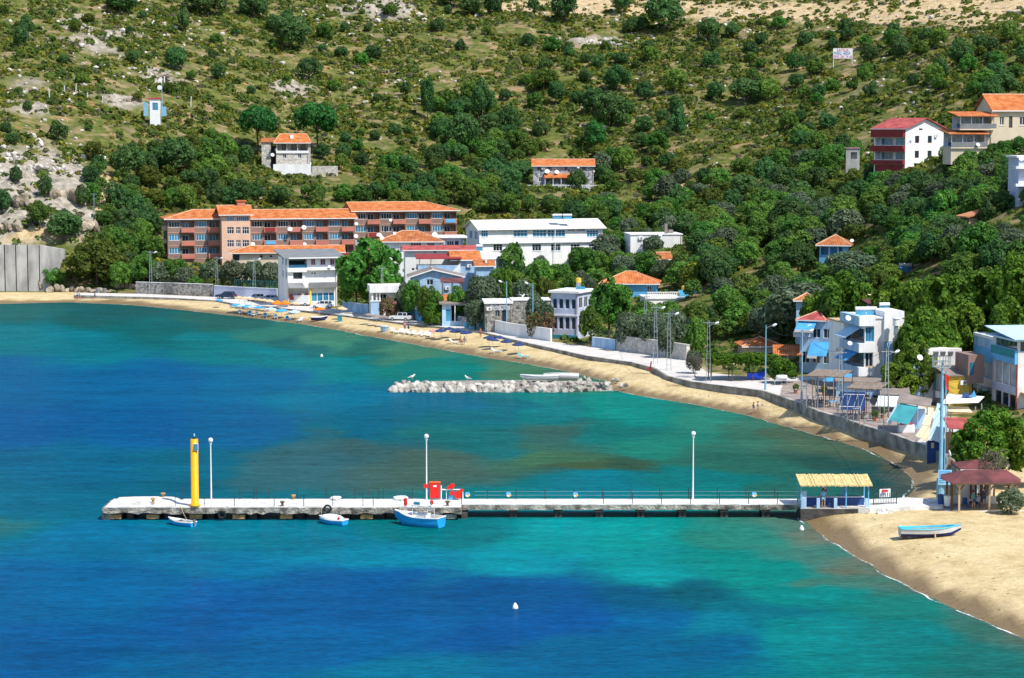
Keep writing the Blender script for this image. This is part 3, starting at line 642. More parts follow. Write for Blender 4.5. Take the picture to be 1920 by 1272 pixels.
    def hip(s, m, rise, ov=0.5, z=None, inset=None, th=0.15, name='roof', x0=0, x1=None, y0=0, y1=None, left=True, right=True, cap=True):
        z = s.h if z is None else z; x1 = s.w if x1 is None else x1; y1 = s.d if y1 is None else y1
        X0, X1, Y0, Y1 = x0 - ov, x1 + ov, y0 - ov, y1 + ov; ym = (Y0 + Y1) / 2; ins = (Y1 - Y0) / 2 if inset is None else inset
        ra, rb = (X0 + ins if left else X0), (X1 - ins if right else X1)
        if rb - ra < 0.1: ra = rb = (X0 + X1) / 2; rb += 0.05
        vs = [(X0,Y0,z),(X1,Y0,z),(X1,Y1,z),(X0,Y1,z),(X0,Y0,z+th),(X1,Y0,z+th),(X1,Y1,z+th),(X0,Y1,z+th),(ra,ym,z+rise+th),(rb,ym,z+rise+th)]
        fs = [(3,2,1,0),(0,1,5,4),(1,2,6,5),(2,3,7,6),(3,0,4,7),(4,5,9,8),(6,7,8,9),(5,6,9),(7,4,8)]
        r_ = MB().add(vs, fs).obj(name, m, s.root)
        if cap:
            b = MB().tube([vs[8], vs[9]], 0.12, 6)
            if left: b.tube([vs[4], vs[8]], 0.10, 6)
            if right: b.tube([vs[5], vs[9]], 0.10, 6)
            b.obj('ridge_cap', M_CAP, r_)
        MB().box(X0 - .005, X1 + .005, Y0 - .05, Y0 - 0.003, z - .04, z + th - .02).obj('fascia', M_WHITE2, r_)
        return r_
    def flat(s, m, th=0.25, ov=0.25, z=None, name='roof_slab', par=0.0, pm=None):
        z = s.h if z is None else z
        r_ = s.box(name, m, -ov, s.w + ov, -ov, s.d + ov, z + 0.003, z + th)
        if par:
            b = MB(); t = 0.18; W_, D_ = s.w + ov, s.d + ov
            b.box(-ov, W_, -ov, -ov + t, z + th, z + th + par); b.box(-ov, W_, D_ - t, D_, z + th, z + th + par)
            b.box(-ov, -ov + t, -ov + t, D_ - t, z + th, z + th + par); b.box(W_ - t, W_, -ov + t, D_ - t, z + th, z + th + par)
            b.obj('parapet', pm or s.wallm, s.root)
        return r_
    def dish(s, px, py, dpx, yoff=-0.5):
        u, z = s.uz('F', px, py); dish_part(s.root, (u, yoff, z), dpx / ppm(s.Y) / 2)
    def shed(s, name, m, x0, x1, y0, z0, y1, z1, th=0.1, parent=None):
        """sloping sheet from (y0,z0) at the front to (y1,z1) at the back"""
        return MB().prism([(y0, z0), (y1, z1), (y1, z1 + th), (y0, z0 + th)], 'x', x0, x1).obj(name, m, parent or s.root)
_dish = None
def dish_part(parent, loc, rad, rz=None):
    global _dish
    if _dish is None:
        prof = [(0.02, 0.0)] + [(k / 6, 0.28 * (k / 6) ** 2) for k in range(1, 7)] + [(1.0, 0.31)] + [(k / 6, 0.28 * (k / 6) ** 2 + 0.04) for k in range(5, 0, -1)] + [(0.02, 0.035)]
        _dish = MB().lathe(prof, 18).mesh('satellite_dish', M_DISH, True)
    o = linkmesh('satellite_dish', _dish, parent, loc, (R(58), 0, (rnd.uniform(-0.2, 0.5) if rz is None else rz)), (rad, rad, rad))
    MB().tube([(0, 0.9, 0.25), (0, 0, 0.75)], 0.035, 5).tube([(0, 0, 0.0), (0, -0.5, -0.5), (0, -0.9, -0.5)], 0.05, 5).obj('dish_arm', M_METAL, o)
    return o
# ================================================================ BUILDINGS
def merge(main, wing):
    """one building out of several wings: the wing's parts move under the main root"""
    bpy.context.view_layer.update()
    M = main.root.matrix_world.inverted() @ wing.root.matrix_world
    for ch in list(wing.root.children):
        ch.parent = main.root; ch.matrix_basis = M @ ch.matrix_basis
    bpy.data.objects.remove(wing.root)
# ---- the long hotel
def hotel_wing(px1, px2, n, base, eave, rise, floors, label=None, left=False, right=False, Y=490, depth=12):
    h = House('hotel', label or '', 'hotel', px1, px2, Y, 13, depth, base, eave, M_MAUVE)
    m_ = h.w / n
    for fl in range(floors):
        zt = h.h - 0.45 - fl * 2.88
        for i in range(n):
            x = i * m_
            g = [M_GLASS, M_GLASSB, M_GLASSP][(0 if fl == 0 and rnd.random() < 0.6 else 1 if fl < 2 and rnd.random() < .8 else rnd.choice((0, 1, 2)))]
            h.win('F', x + 0.05 * m_, zt - 1.3, 0.40 * m_, 1.3, cols=4, frame=M_WHITE2, glass=g)
            h.recess('F', x + 0.52 * m_, x + 0.98 * m_, zt - 2.2, zt, 1.3)
            h.win('F', x + 0.55 * m_, zt - 2.15, 0.24 * m_, 1.95, cols=2, off=1.2, name='balcony_door', glass=rnd.choice((M_GLASS, M_GLASS, M_GLASSB)))
            b = MB(); x0, x1 = x + 0.50 * m_, x + 1.0 * m_ - 0.04; z0 = zt - 2.4
            b.box(x0, x1, -0.75, -0.62, z0, z0 + 0.95); b.box(x0, x0 + .12, -0.62, -0.003, z0, z0 + .95); b.box(x1 - .12, x1, -0.62, -0.003, z0, z0 + .95); b.box(x0 + .12, x1 - .12, -0.62, -0.003, z0, z0 + .16)
            bo = b.obj('balcony', M_CORAL, h.root)
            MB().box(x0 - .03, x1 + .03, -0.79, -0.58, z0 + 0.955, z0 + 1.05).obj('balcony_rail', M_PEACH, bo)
            if rnd.random() < 0.25: MB().box(x0 + .3, x1 - .4, -0.84, -0.80, z0 + .2, z0 + 1.0).obj('hanging_towel', rnd.choice((M_SKYB, M_RED, M_WHITE2)), bo)
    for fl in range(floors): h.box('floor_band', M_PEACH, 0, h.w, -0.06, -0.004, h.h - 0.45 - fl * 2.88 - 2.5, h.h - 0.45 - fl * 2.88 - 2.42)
    h.walls()
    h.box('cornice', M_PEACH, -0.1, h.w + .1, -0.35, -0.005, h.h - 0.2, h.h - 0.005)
    h.hip(M_TILE, rise, 0.8, left=left, right=right, z=h.h)
    return h
HOT = hotel_wing(315, 416, 2, 494, 412, 1.75, 3, 'long three storey hotel with orange tiled roofs and coral balconies', left=True)
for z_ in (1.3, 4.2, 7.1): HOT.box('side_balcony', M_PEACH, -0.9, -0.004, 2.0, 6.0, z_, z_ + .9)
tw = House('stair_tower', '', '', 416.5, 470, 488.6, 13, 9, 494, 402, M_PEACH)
for y0, y1 in ((426, 439), (450.5, 463.5)):
    for x0, x1 in ((426, 439), (442.5, 451.5), (454.5, 467.5)): tw.wp('F', x0, y0, x1, y1, cols=3, rows=2, frame=M_WHITE2)
tw.wp('F', 425, 406, 440, 415, cols=5, glass=M_GLASSB); tw.wp('F', 444, 406, 467, 415, cols=6, glass=M_GLASSB)
tw.walls(); tw.gable_x(M_TILE, 1.6, 0.7)
tw.box('chimney', M_CORAL, tw.w * .62, tw.w * .9, 4, 6, tw.h + .3, tw.h + 2.6); tw.box('chimney_cap', M_TILE, tw.w * .58, tw.w * .94, 3.8, 6.2, tw.h + 2.6, tw.h + 2.85)
merge(HOT, tw)
w2 = hotel_wing(470.5, 664, 4, 494, 411.5, 1.75, 3, Y=494)
for x, y, d_ in ((543, 430, 9), (569, 427, 9), (473, 458, 8), (570, 458, 7)): w2.dish(x, y, d_, -1.1)
merge(HOT, w2)
w3 = hotel_wing(664.5, 856, 4, 492, 397, 1.75, 3, Y=503, right=True)
for x, y, d_ in ((731, 413, 6), (667, 420, 7), (711, 441, 8), (666, 443, 8)): w3.dish(x, y, d_, -1.1)
merge(HOT, w3)
# ---- white long building
h = House('guest_house', 'long white two storey building with pale sheet roof, right of the hotel', 'building', 899, 1130, 455, 19, 9, 512, 430, M_WHITE)
for a, b_, c_ in ((902.5, 915, 3), (963, 989, 4), (999, 1025, 4), (1026.5, 1060, 5), (1100, 1122, 4)): h.wp('F', a, 431.5, b_, 445, cols=c_, rows=2, frame=M_WHITE2, glass=M_GLASSB, sill=True)
for a, b_ in ((917, 930), (934, 960), (1064, 1078), (1081, 1097)): h.wp('F', a, 430.6, b_, 433.2, cols=4, bar=0.05)
for a, b_ in ((925, 942), (961, 975), (998, 1015), (1033, 1051), (1070, 1087), (1104, 1118)): h.wp('F', a, 458, b_, 471, cols=3, rows=2, sill=True)
for a, b_ in ((965, 973), (1000, 1010), (1068, 1077)): h.wp('F', a, 484, b_, 493, cols=2)
h.win('L', 1.2, h.h - 2.2, 2.2, 1.7, cols=4, glass=M_GLASSB); h.win('L', 4.6, h.h - 2.2, 2.2, 1.7, cols=4, glass=M_GLASSB)
h.walls(); h.gable_x(M_CREAM if False else mk('pale_sheet_roof', (0.70,0.66,0.58), .6, .12, .5, col2=(0.78,0.76,0.72)), 1.55, 0.6, cap=False)
h.box('floor_slab', M_WHITE, -0.02, h.w + .02, -0.45, -0.004, h.h - 3.0, h.h - 2.8)
h.box('down_pipe', M_WHITE2, h.w * .60, h.w * .60 + .12, -0.6, -0.46, 0, h.h - .2)
GH = h
def water_heater(px, py, Y, wpx, label, tank='white', yaw=10, hpx=8):
    """roof solar heater: sloping collector panel, frame and tank"""
    p = atY(px, py, Y); s_ = ppm(Y); w = wpx / s_; hh = hpx / s_
    t = thing('solar_water_heater', label, 'water heater', p, R(yaw))
    n_ = max(1, round(w / 1.4))
    for i in range(n_):
        x0 = -w / 2 + w * i / n_; x1 = x0 + w / n_ - 0.06
        MB().prism([(0, 0.1), (0.06, 0.1), (hh * 0.9 + .06, hh), (hh * 0.9, hh)], 'x', x0, x1).obj('collector_panel', M_GLASSB, t)
    f = MB()
    for x in (-w / 2 + .05, w / 2 - .05): f.tube([(x, hh, 0), (x, hh, hh)], 0.04, 5).tube([(x, 0, 0), (x, hh, 0.02)], 0.04, 5).tube([(x, 0, 0), (x, 0.02, .12)], 0.04, 5)
    f.obj('stand', M_METAL, t)
    if tank == 'white': MB().tube([(-w / 2, hh * .95, hh + .22), (w / 2, hh * .95, hh + .22)], 0.26, 10).obj('tank', M_WHITE2, t)
    else:
        MB().lathe([(0.42, 0), (0.42, 1.3)], 14, (-w * .15, hh + .5, 0)).obj('tank', M_METAL, t); MB().lathe([(0.46, 1.3), (0.46, 2.0), (0.2, 2.1)], 14, (-w * .15, hh + .5, 0)).obj('cold_water_tank', M_OCHRE, t)
    return t
water_heater(1046, 412, 461, 18, 'white tanked solar water heater on left of the white guest house roof', hpx=6)
water_heater(1065, 412, 461, 17, 'white tanked solar water heater on right of the white guest house roof', hpx=6)
# ---- white house with shops on the road
h = House('shop_house', 'white three storey house with grey roof and shops below, facing the beach', 'house', 540, 632, 430, 17, 9.5, 575, 485, M_WHITE)
h.recess('F', 0.2, h.uz('F', 576, 500)[0], h.uz('F', 550, 503)[1], h.h - .15, 2.2)
h.wp('F', 543, 489, 574, 502, off=2.1, cols=5, glass=M_GLASS, frame=M_DKMET)
MB().box(0.25, h.uz('F', 575.5, 500)[0], 0.02, 0.06, h.uz('F', 550, 503)[1], h.uz('F', 550, 497)[1]).obj('glass_balustrade', M_GLASSB, h.root)
for a, b_ in ((583.5, 592), (601, 611), (619, 628)):
    h.wp('F', a, 485.5, b_, 497.5, cols=2, frame=mk('rose_paint', (0.62,0.36,0.42), .7), bar=0.16)
h.wp('F', 550, 511.5, 567, 523.5, cols=2, frame=M_BROWN, glass=M_GLASS)
for a in (585.5, 590.5): h.wp('F', a - 1.2, 511, a + 1.2, 514, cols=1, frame=M_DKMET)
u0 = h.uz('F', 541, 560)[0]; u1 = h.uz('F', 579, 560)[0]; zs0 = h.uz('F', 560, 575)[1]; zs1 = h.uz('F', 560, 541)[1]
h.recess('F', u0, u1, 0.05, zs1, 1.8)
for i, (m_, w_) in enumerate(((M_RED, .8), (M_SKYB, .6), (M_PINK, .9), (M_CANVASC, .6), (M_CANVASR, .7))):
    x = u0 + .4 + i * .75; h.box('hanging_goods', m_, x, x + w_ * .6, 0.3 + .2 * (i % 3), 0.5 + .2 * (i % 3), 1.2 - .2 * (i % 2), 2.4)
h.shed('shop_awning', M_SLATE, u0 - .2, h.uz('F', 569, 540)[0], -1.3, zs1 + .1, -0.005, zs1 + 1.0, .08)
x0 = h.uz('F', 584, 560)[0]; x1 = h.uz('F', 627, 560)[0]
for i in range(4): h.win('F', x0 + (x1 - x0) * i / 4 + .05, 0.9, (x1 - x0) / 4 - .12, 1.6, cols=2, rows=2, frame=M_SKYB, glass=M_GLASSB)
h.box('shop_fascia', M_SLATE, x0 - .5, x1 + .3, -0.9, -0.005, zs1 + .1, zs1 + 1.1)
h.box('corner_pillar', M_OCHRE, h.uz('F', 579.5, 560)[0], h.uz('F', 584, 560)[0] - .1, -0.5, -0.005, 0, zs1 + .08)
h.box('ground_floor_facing', M_TAN, -0.05, u0 - .05, -0.04, -0.004, 0, zs1)
for z0_, z1_ in ((489, 499), (511, 523)): h.win('L', 1.0, h.uz('F', 540, z1_)[1], 1.1, 1.3, cols=1, frame=M_SKYB, glass=M_GLASSB); h.win('L', 4.2, h.uz('F', 540, z1_)[1], 1.1, 1.3, cols=1, frame=M_SKYB, glass=M_GLASSB)
h.walls()
h.box('terrace_parapet', M_WHITE, h.uz('F', 577, 505)[0], h.w + .3, -0.9, -0.75, h.uz('F', 577, 507)[1], h.uz('F', 577, 502)[1]); h.box('terrace_slab', M_WHITE, h.uz('F', 577, 505)[0], h.w + .3, -0.75, -0.004, h.uz('F', 577, 507)[1], h.uz('F', 577, 506)[1])
h.box('balcony_front', M_WHITE, -0.1, h.uz('F', 576, 505)[0], -0.5, -0.004, h.uz('F', 560, 510)[1], h.uz('F', 560, 503)[1])
zt_ = h.uz('F', 560, 532)[1]
for i in range(6): h.box('baluster', M_WHITE2, u1 - 1.2 + i * .28, u1 - 1.08 + i * .28, -0.7, -0.58, zt_ - .9, zt_)
h.box('handrail', M_WHITE2, u1 - 1.4, u1 + .5, -0.74, -0.54, zt_, zt_ + .12)
h.shed('roof', M_SLATE, -0.9, h.w + 1.6, -1.0, h.h + 0.02, h.d + .6, h.h + 1.1, .15)
h.box('roof_edge', M_WHITE2, 0.0, h.w + .2, -1.1, -1.004, h.h - .02, h.h + .2)
h.dish(616, 500, 6, -1.0)
# ---- long orange roofed hall behind it
h = House('restaurant_hall', 'low cream hall with long orange tiled roof, between the hotel and the shop house', 'building', 436, 642, 475, 7, 7, 500, 475.5, M_CREAM, found=6)
h.wp('F', 487.5, 478.5, 492.5, 483, cols=1, frame=M_BROWN); h.wp('F', 436.8, 477.5, 449, 489, cols=2, frame=M_BROWN, glass=M_GLASS); h.wp('F', 505, 478.5, 511, 483, cols=1)
h.walls(); h.hip(M_TILE, 1.25, 0.7, right=False)
# ---- cluster of low houses in the middle of the village
h = House('village_house', 'cream house with weathered orange hip roof, above the big roadside tree', 'house', 712, 828, 442, 4, 9, 486, 454.5, M_WHITE)
for a, b_ in ((770, 790), (801, 815)): h.wp('F', a, 456, b_, 462, cols=4)
h.walls(); h.hip(M_TILEW, 1.9, 0.6); h.box('chimney', M_WHITE, h.w * .22, h.w * .27, 2.5, 3.3, h.h + .4, h.h + 1.9)
h.dish(716, 447, 8, 0.6); h.dish(709.5, 441, 7, -0.4)
h = House('annex', 'grey flat roofed annex with a big dish, left of the white guest house', 'house', 820, 868, 446, 6, 6, 480, 446.5, M_LILAC)
h.wp('F', 838, 452, 851, 462, cols=3); h.wp('F', 853, 452, 860, 466, cols=1, frame=M_BROWN); h.walls(); h.flat(M_WHITE, .3, .8); h.dish(815, 440, 9.5, -0.3)
h = House('village_house', 'white house with long red sheet roof, beside the big roadside tree', 'house', 760, 898, 426, 5, 7, 528, 469.5, M_WHITE)
h.wp('F', 779.5, 476, 795.5, 486.5, cols=2, frame=M_BROWN); h.wp('F', 813.5, 470.5, 818.5, 474.5, cols=1, frame=M_BROWN); h.wp('F', 772, 503, 777, 507, cols=1, frame=M_BROWN)
h.walls(); h.gable_x(M_REDROOF, 0.6, 0.6, cap=False)
h = House('terrace_house', 'pale blue house with orange roof and red canopied terrace, mid village', 'house', 862, 928, 411, 6, 7, 520, 487, M_BLUEW)
h.wp('F', 894.5, 487.5, 907.5, 494.5, cols=2, frame=M_BROWN); h.walls(ztop=h.h)
h.gable_x(M_TILE, 1.3, 0.5, x0=-1.8, x1=h.w * .62, cap=False)
xt0 = h.uz('F', 783, 500)[0]
h.box('terrace_wall', M_BLUEW, xt0, -0.02, -0.8, -0.5, -1.5, h.h - 1.0); h.box('terrace_floor', M_CONCG, xt0, -0.02, -0.5, 6, h.h - 2.0, h.h - 1.8)
rc = h.shed('terrace_canopy', M_RED, xt0 - .3, 0.3, -1.0, h.h + .15, 4.5, h.h + .75, .12)
for x in (xt0 + .3, xt0 + 2.4, -2.2, -.3): MB().tube([(x, -0.65, h.h - 1.0), (x, -0.65, h.h + .2)], .06, 6).obj('canopy_post', M_BROWN, h.root)
h.box('terrace_back_wall', M_WHITE, xt0 + .1, -0.02, 5.6, 5.8, h.h - 1.8, h.h + .4)
MB().prism([(-3.6, -.9), (0, -.9), (0, h.h - .6)], 'y', -1.5, -1.2).obj('stair_wall', M_WHITE, h.root)
h.box('roof_terrace', M_WHITE, h.w * .63, h.w + .2, -0.2, h.d, h.h, h.h + .2)
water_heater(899, 471, 418, 12, 'solar water heater on the flat roof above the terrace house', hpx=7, yaw=0)
h = House('village_house', 'small house with brown low roof and blue front, below the red canopied terrace', 'house', 772, 866, 400, 5, 7, 560, 519, M_BLUEW)
h.wp('F', 800, 524, 812, 535, cols=2); h.walls(); h.gable_y(M_GREYB, 1.2, 0.6, ridge=0.42)
h = House('village_house', 'small house with brown tiled roof and white chimney, right of the terrace house', 'house', 893, 925, 405, 5, 5, 530, 499, M_BLUEW)
h.walls(); h.gable_x(M_TILEW, 0.8, .4, cap=False); h.box('chimney', M_WHITE, h.w * .55, h.w * .65, 1, 1.5, h.h, h.h + 1.4)
h = House('village_house', 'little house with orange roof and dish, left of the white guest house foot', 'house', 930, 951, 425, -8, 5, 520, 486, M_BLUEW)
h.walls(); h.gable_y(M_TILE, 0.9, .5); h.dish(938, 478, 7, -.5)
h = House('gate_lodge', 'small white flat roofed lodge with columns beside the promenade', 'house', 697, 752, 403, 8, 6, 592, 549, M_WHITE, found=1)
h.recess('F', 0.3, h.w - .3, 1.6, h.h - .1, 2.5); h.win('F', 1.5, 1.7, 1.4, 2.0, off=2.4); h.walls()
for x in (0.9, 1.5, h.w - .6): MB().lathe([(.16, 1.4), (.14, h.h - .05)], 10, (x, 0.25, 0)).obj('column', M_WHITE2, h.root)
h.flat(M_WHITE, 1.25, .35); h.box('base_wall', M_BLUEW, -0.2, h.uz('F', 716, 590)[0], -1.0, -0.5, -.5, 2.6); h.box('base_coping', M_WHITE2, -0.3, h.uz('F', 716, 590)[0] + .1, -1.1, -0.4, 2.6, 2.75)
h = House('garage', 'low pale grey garage with flat roof behind the iron fence', 'garage', 829, 886, 384, 3, 6, 604, 571, M_BLUEW, found=1)
h.recess('F', h.w * .30, h.w - .15, 0.1, h.h - .2, 4.5); h.win('F', h.w * .12, 0.1, .9, 2.1, cols=1, frame=M_SKYB, glass=M_GLASSB, name='door'); h.walls(); h.flat(M_GREYB, .22, .5)
MB().tube([(h.w * .42, -0.3, 0), (h.w * .42, -0.3, h.h)], .09, 6).obj('post', M_WHITE2, h.root)
h = House('stone_house', 'dark rubble stone house with flat roof, behind the white garden wall', 'house', 910, 960, 372, 4, 7, 618, 570, M_STONE, found=1)
h.wp('F', 928, 578, 937, 594, cols=2, frame=M_TAN); h.wp('F', 941, 576, 950, 604, cols=1, frame=M_BROWN, name='door'); h.walls(); h.flat(M_WHITE, .35, .2); h.box('frieze', M_STONEB, 0.8, h.w - .1, -0.05, -0.004, h.h - 1.1, h.h - .1)
h.box('side_wing', M_STONE, h.w + .02, h.w + 6.5, 1.0, 6, -.5, h.h + .4); h.box('wing_coping', M_WHITE2, h.w + .02, h.w + 6.6, .9, 6.1, h.h + .42, h.h + .6)
def canopy(name, label, cat, px1, px2, Y, yaw, depth, pybase, pyfront, pyback, m, post=None, nposts=2, th=0.12, group=None):
    h_ = House(name, label, cat, px1, px2, Y, yaw, depth, pybase, pyfront, m, foot=True)
    zb = h_.h + max(0.1, (pyfront - pyback) / ppm(Y) - depth * 0.06)
    h_.shed('roof', m, -.3, h_.w + .3, -.4, h_.h, depth + .3, zb, th)
    for i in range(nposts):
        x = 0.1 + (h_.w - .2) * i / (nposts - 1)
        MB().tube([(x, 0, -.4), (x, 0, h_.h + .04)], .06, 6).obj('post', post or M_BROWN, h_.root)
        MB().tube([(x, depth, -.4), (x, depth, zb)], .06, 6).obj('post', post or M_BROWN, h_.root)
    return h_
canopy('garden_shelter', 'orange tiled garden shelter on posts above the vine, mid village', 'shelter', 810, 851, 390, 4, 4, 592, 565, 554, M_TILE, nposts=3)
canopy('garden_shelter', 'maroon roofed pavilion on tall posts, behind the orange garden shelter', 'shelter', 830, 868, 394, 4, 4, 572, 531, 523, M_MAROON, nposts=3)
# ---- lilac two storey house by the road
h = House('seafront_house', 'lilac two storey house with rows of windows, corner on the promenade', 'house', 1033, 1083, 362, -24, 7, 640, 549, M_LILAC, found=1)
for y0, y1 in ((559, 579), (593, 617)):
    for i in range(4): h.win('F', 0.25 + i * (h.w - .3) / 4, h.uz('F', 1035, y1)[1], (h.w - .3) / 4 - .25, (y1 - y0) / ppm(362), cols=1, frame=M_LILAC, bar=.12)
    for i in range(2): h.win('R', 0.6 + i * 2.2, h.uz('F', 1081, y1)[1], 1.5, (y1 - y0) / ppm(362), cols=2)
h.walls(); h.flat(M_WHITE, .35, .35)
h.box('floor_band', M_WHITE, -0.05, h.w + .05, -0.12, -0.004, h.uz('F', 1035, 592)[1], h.uz('F', 1035, 589)[1]); h.box('plinth', M_CANVAST, -0.05, h.w + .05, -0.15, -0.004, -.3, 1.1)
# ---- orange roofed house behind the roadside planes, with its terrace
h = House('village_house', 'blue walled house with orange hip roof behind the promenade trees', 'house', 1128, 1232, 396, -6, 8, 565, 533, M_SKYB)
h.wp('F', 1213, 537, 1222, 548, cols=2); h.walls(); h.hip(M_TILE, 1.9, .5)
h = House('terrace_building', 'flat white roof terrace with balustrade, right of the orange hip roof house', 'building', 1212, 1312, 384, 6, 7, 590, 561, M_WHITE)
h.walls(); h.flat(M_WHITE, .25, .2)
for i in range(14): MB().lathe([(.09, .25), (.14, .5), (.08, .9), (.1, 1.05)], 8, (0.3 + i * .38, 0.1, h.h)).obj('baluster', M_WHITE2, h.root)
h.box('handrail', M_WHITE2, 0.1, 5.7, 0.0, 0.25, h.h + 1.06, h.h + 1.2)
water_heater(1293, 560, 386, 36, 'pale blue solar water heater with yellow topped tank on the white terrace', tank='y', hpx=15)
water_heater(1090, 546, 364, 18, 'yellow topped solar water tank on the lilac seafront house', tank='y', hpx=8)
# ---- white block and others behind the mid trees
h = House('village_house', 'white flat roofed block with dish, in trees right of the guest house', 'house', 1182, 1279, 452, 6, 8, 492, 441, M_WHITE)
h.wp('F', 1205, 452, 1215, 462, cols=2); h.wp('F', 1226, 470, 1234, 478, cols=2); h.walls(); h.flat(M_WHITE, .2, .15); h.box('chimney', M_GREYB, h.w * .68, h.w * .73, 1, 1.6, h.h, h.h + 2.2); h.dish(1237, 440, 8.5, -.2)
h.box('roof_box', M_STONE, h.w * .76, h.w * .86, 2, 3.2, h.h + .2, h.h + .9)
h = House('shed', 'orange roofed shed half hidden in trees below the white flat block', 'shed', 1222, 1258, 430, 8, 4, 510, 486, M_TAN); h.walls(); h.gable_x(M_TILEW, 1.0, .4)
h = House('shed', 'small grey roofed shed among the trees, mid slope', 'shed', 1394, 1417, 398, -14, 4, 512, 499, M_SLATE); h.walls(); h.gable_x(M_SLATE, .9, .5, cap=False)
h = House('village_house', 'small blue and white house with red and orange hip roof among dense trees', 'house', 1536, 1590, 372, -14, 6, 496, 461, M_SKYB)
h.recess('F', 0.2, h.w * .62, h.h - 1.5, h.h - .1, 2.0); h.wp('F', 1573, 462, 1579, 475, cols=1, frame=M_BROWN, name='door'); h.walls(); h.hip(M_TILEW, 1.6, .6)
h.box('terrace_front', M_WHITE, h.w * .32, h.w * .95, -0.5, -0.004, -.5, h.h - 1.6)
for x in (.2, 1.6, 3.0): MB().tube([(x, .1, h.h - 1.5), (x, .1, h.h)], .06, 6).obj('post', M_WHITE2, h.root)
h.dish(1597, 452, 7, .2)
h = House('village_house', 'orange tiled roof corner showing through trees above the small blue house', 'house', 1630, 1655, 380, 5, 4, 452, 441, M_TAN); h.walls(); h.hip(M_TILE, 1.0, .4)
water_heater(1722, 512, 330, 68, 'long pale solar water heater above the treetops, right slope', hpx=12, yaw=5)
# ---- houses on the hill
h = House('hill_house', 'stone villa with orange roof and veranda between two umbrella pines', 'house', 518, 579, 590, 2, 9, 322, 269, M_STONEP)
zv0 = h.uz('F', 520, 284)[1]
h.recess('F', 0.35, h.w - .3, zv0, h.h - .1, 2.4)
for a, b_ in ((529, 539), (546, 556), (563, 573)): h.wp('F', a, 272, b_, 283, off=2.3, cols=2, frame=M_BROWN)
for a, b_ in ((530.5, 537), (558.5, 565)): h.wp('F', a, 288, b_, 297, cols=2, sill=True)
h.walls(); h.hip(M_TILE, 2.3, .6, inset=1.3); h.box('veranda_rail', M_WHITE2, 0, h.w, -0.25, -0.004, zv0 - .5, zv0 + .15); h.box('chimney', M_WHITE, h.w * .42, h.w * .52, 1.8, 2.6, h.h + .6, h.h + 2.2)
for x in (.2, h.w * .33, h.w * .66, h.w - .2): MB().tube([(x, .12, zv0), (x, .12, h.h)], .08, 6).obj('veranda_post', M_WHITE2, h.root)
h.box('terrace_wall', M_WHITE, -0.6, h.w + .6, -2.6, -2.2, -2.5, h.uz('F', 520, 308)[1]); h.box('terrace_floor', M_STONEP, -0.6, h.w + .6, -2.2, -.004, -2.5, h.uz('F', 520, 308)[1] - .1)
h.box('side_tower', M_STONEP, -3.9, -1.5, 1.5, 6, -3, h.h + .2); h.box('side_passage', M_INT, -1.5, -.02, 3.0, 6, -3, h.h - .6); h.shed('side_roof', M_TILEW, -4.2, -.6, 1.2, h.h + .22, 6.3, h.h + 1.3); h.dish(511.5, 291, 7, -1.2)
h.box('garden_wall', M_STONEP, h.w + .8, h.w + 7.5, 1.5, 2.1, -3.5, 1.4); h.box('yard_wall', M_STONEP, h.w + .62, h.w + 4.5, -2.4, -2.0, -4, -.2); h.box('retaining_base', M_STONEP, -5.2, h.w + .6, -2.0, 1.4, -4, -.5)
VILLA = h
h = House('hill_house', 'wide rubble stone house with orange roof and porch on the slope', 'house', 1000, 1113, 592, -1, 8, 353, 311, M_STONEB)
for a, b_ in ((1007, 1014), (1026, 1032), (1058, 1064), (1091, 1098)): h.wp('F', a, 313, b_, 319, cols=2, frame=M_BROWN)
h.wp('F', 1010, 333, 1018, 341, cols=2); h.wp('F', 1091, 332, 1100, 340, cols=2)
a0 = h.uz('F', 1022, 340)[0]; a1 = h.uz('F', 1082, 340)[0]; zb_ = h.uz('F', 1022, 334)[1]
h.recess('F', a0, a1, .1, zb_ - .1, 1.6); h.walls(); h.gable_x(M_TILE, 1.5, .5)
h.shed('porch_roof', M_TILE, a0 - .2, a1 + .6, -2.0, zb_, -.004, zb_ + 1.0, .14)
for i in range(5): MB().tube([(a0 + (a1 - a0) * i / 4, -1.8, -.3), (a0 + (a1 - a0) * i / 4, -1.8, zb_ + .05)], .08, 6).obj('porch_post', M_WHITE2, h.root)
b = MB()
for i in range(26): b.box(a0 + (a1 - a0) * i / 26, a0 + (a1 - a0) * i / 26 + .12, -1.86, -1.78, .1, 1.1)
b.obj('porch_railing', M_WHITE2, h.root)
h.box('terrace_slab', M_CONCG, -2.8, h.w + .8, -3.6, -.004, -2.6, -.05)
for i in range(26): h.box('baluster', M_WHITE2, -2.7 + i * .62, -2.5 + i * .62, -3.5, -3.3, -.05, .75)
h.box('handrail', M_WHITE2, -2.8, h.w + .8, -3.55, -3.25, .75, .9)
h.dish(1026, 322, 9, -.6); h.dish(1044, 323, 8, -.6); h.dish(1084, 314, 5, -.4)
STONEH = h
h = House('utility_hut', 'small white and red hut with blue door below the antenna mast', 'hut', 281, 300, 592, 4, 3, 211, 186, M_WHITE2)
h.wp('F', 285.5, 193, 296, 207, cols=2, frame=M_SKYB, glass=M_GLASSB, name='door'); h.walls(); h.flat(M_CANVASR, .35, .25); h.box('fence_panel', M_LTBLUEMET, -1.6, -.4, -.6, -.5, -1, 2.6)
h.box('generator', M_LTBLUEMET, h.w + .4, h.w + 1.6, -.3, .6, -1, 1.5)
t = thing('antenna_mast', 'thin blue antenna mast with round dishes beside the hut', 'mast', atY(304, 212, 592.5))
MB().tube([(0, 0, -1), (0, 0, 9.0)], .12, 6).obj('pole', M_LTBLUEMET, t)
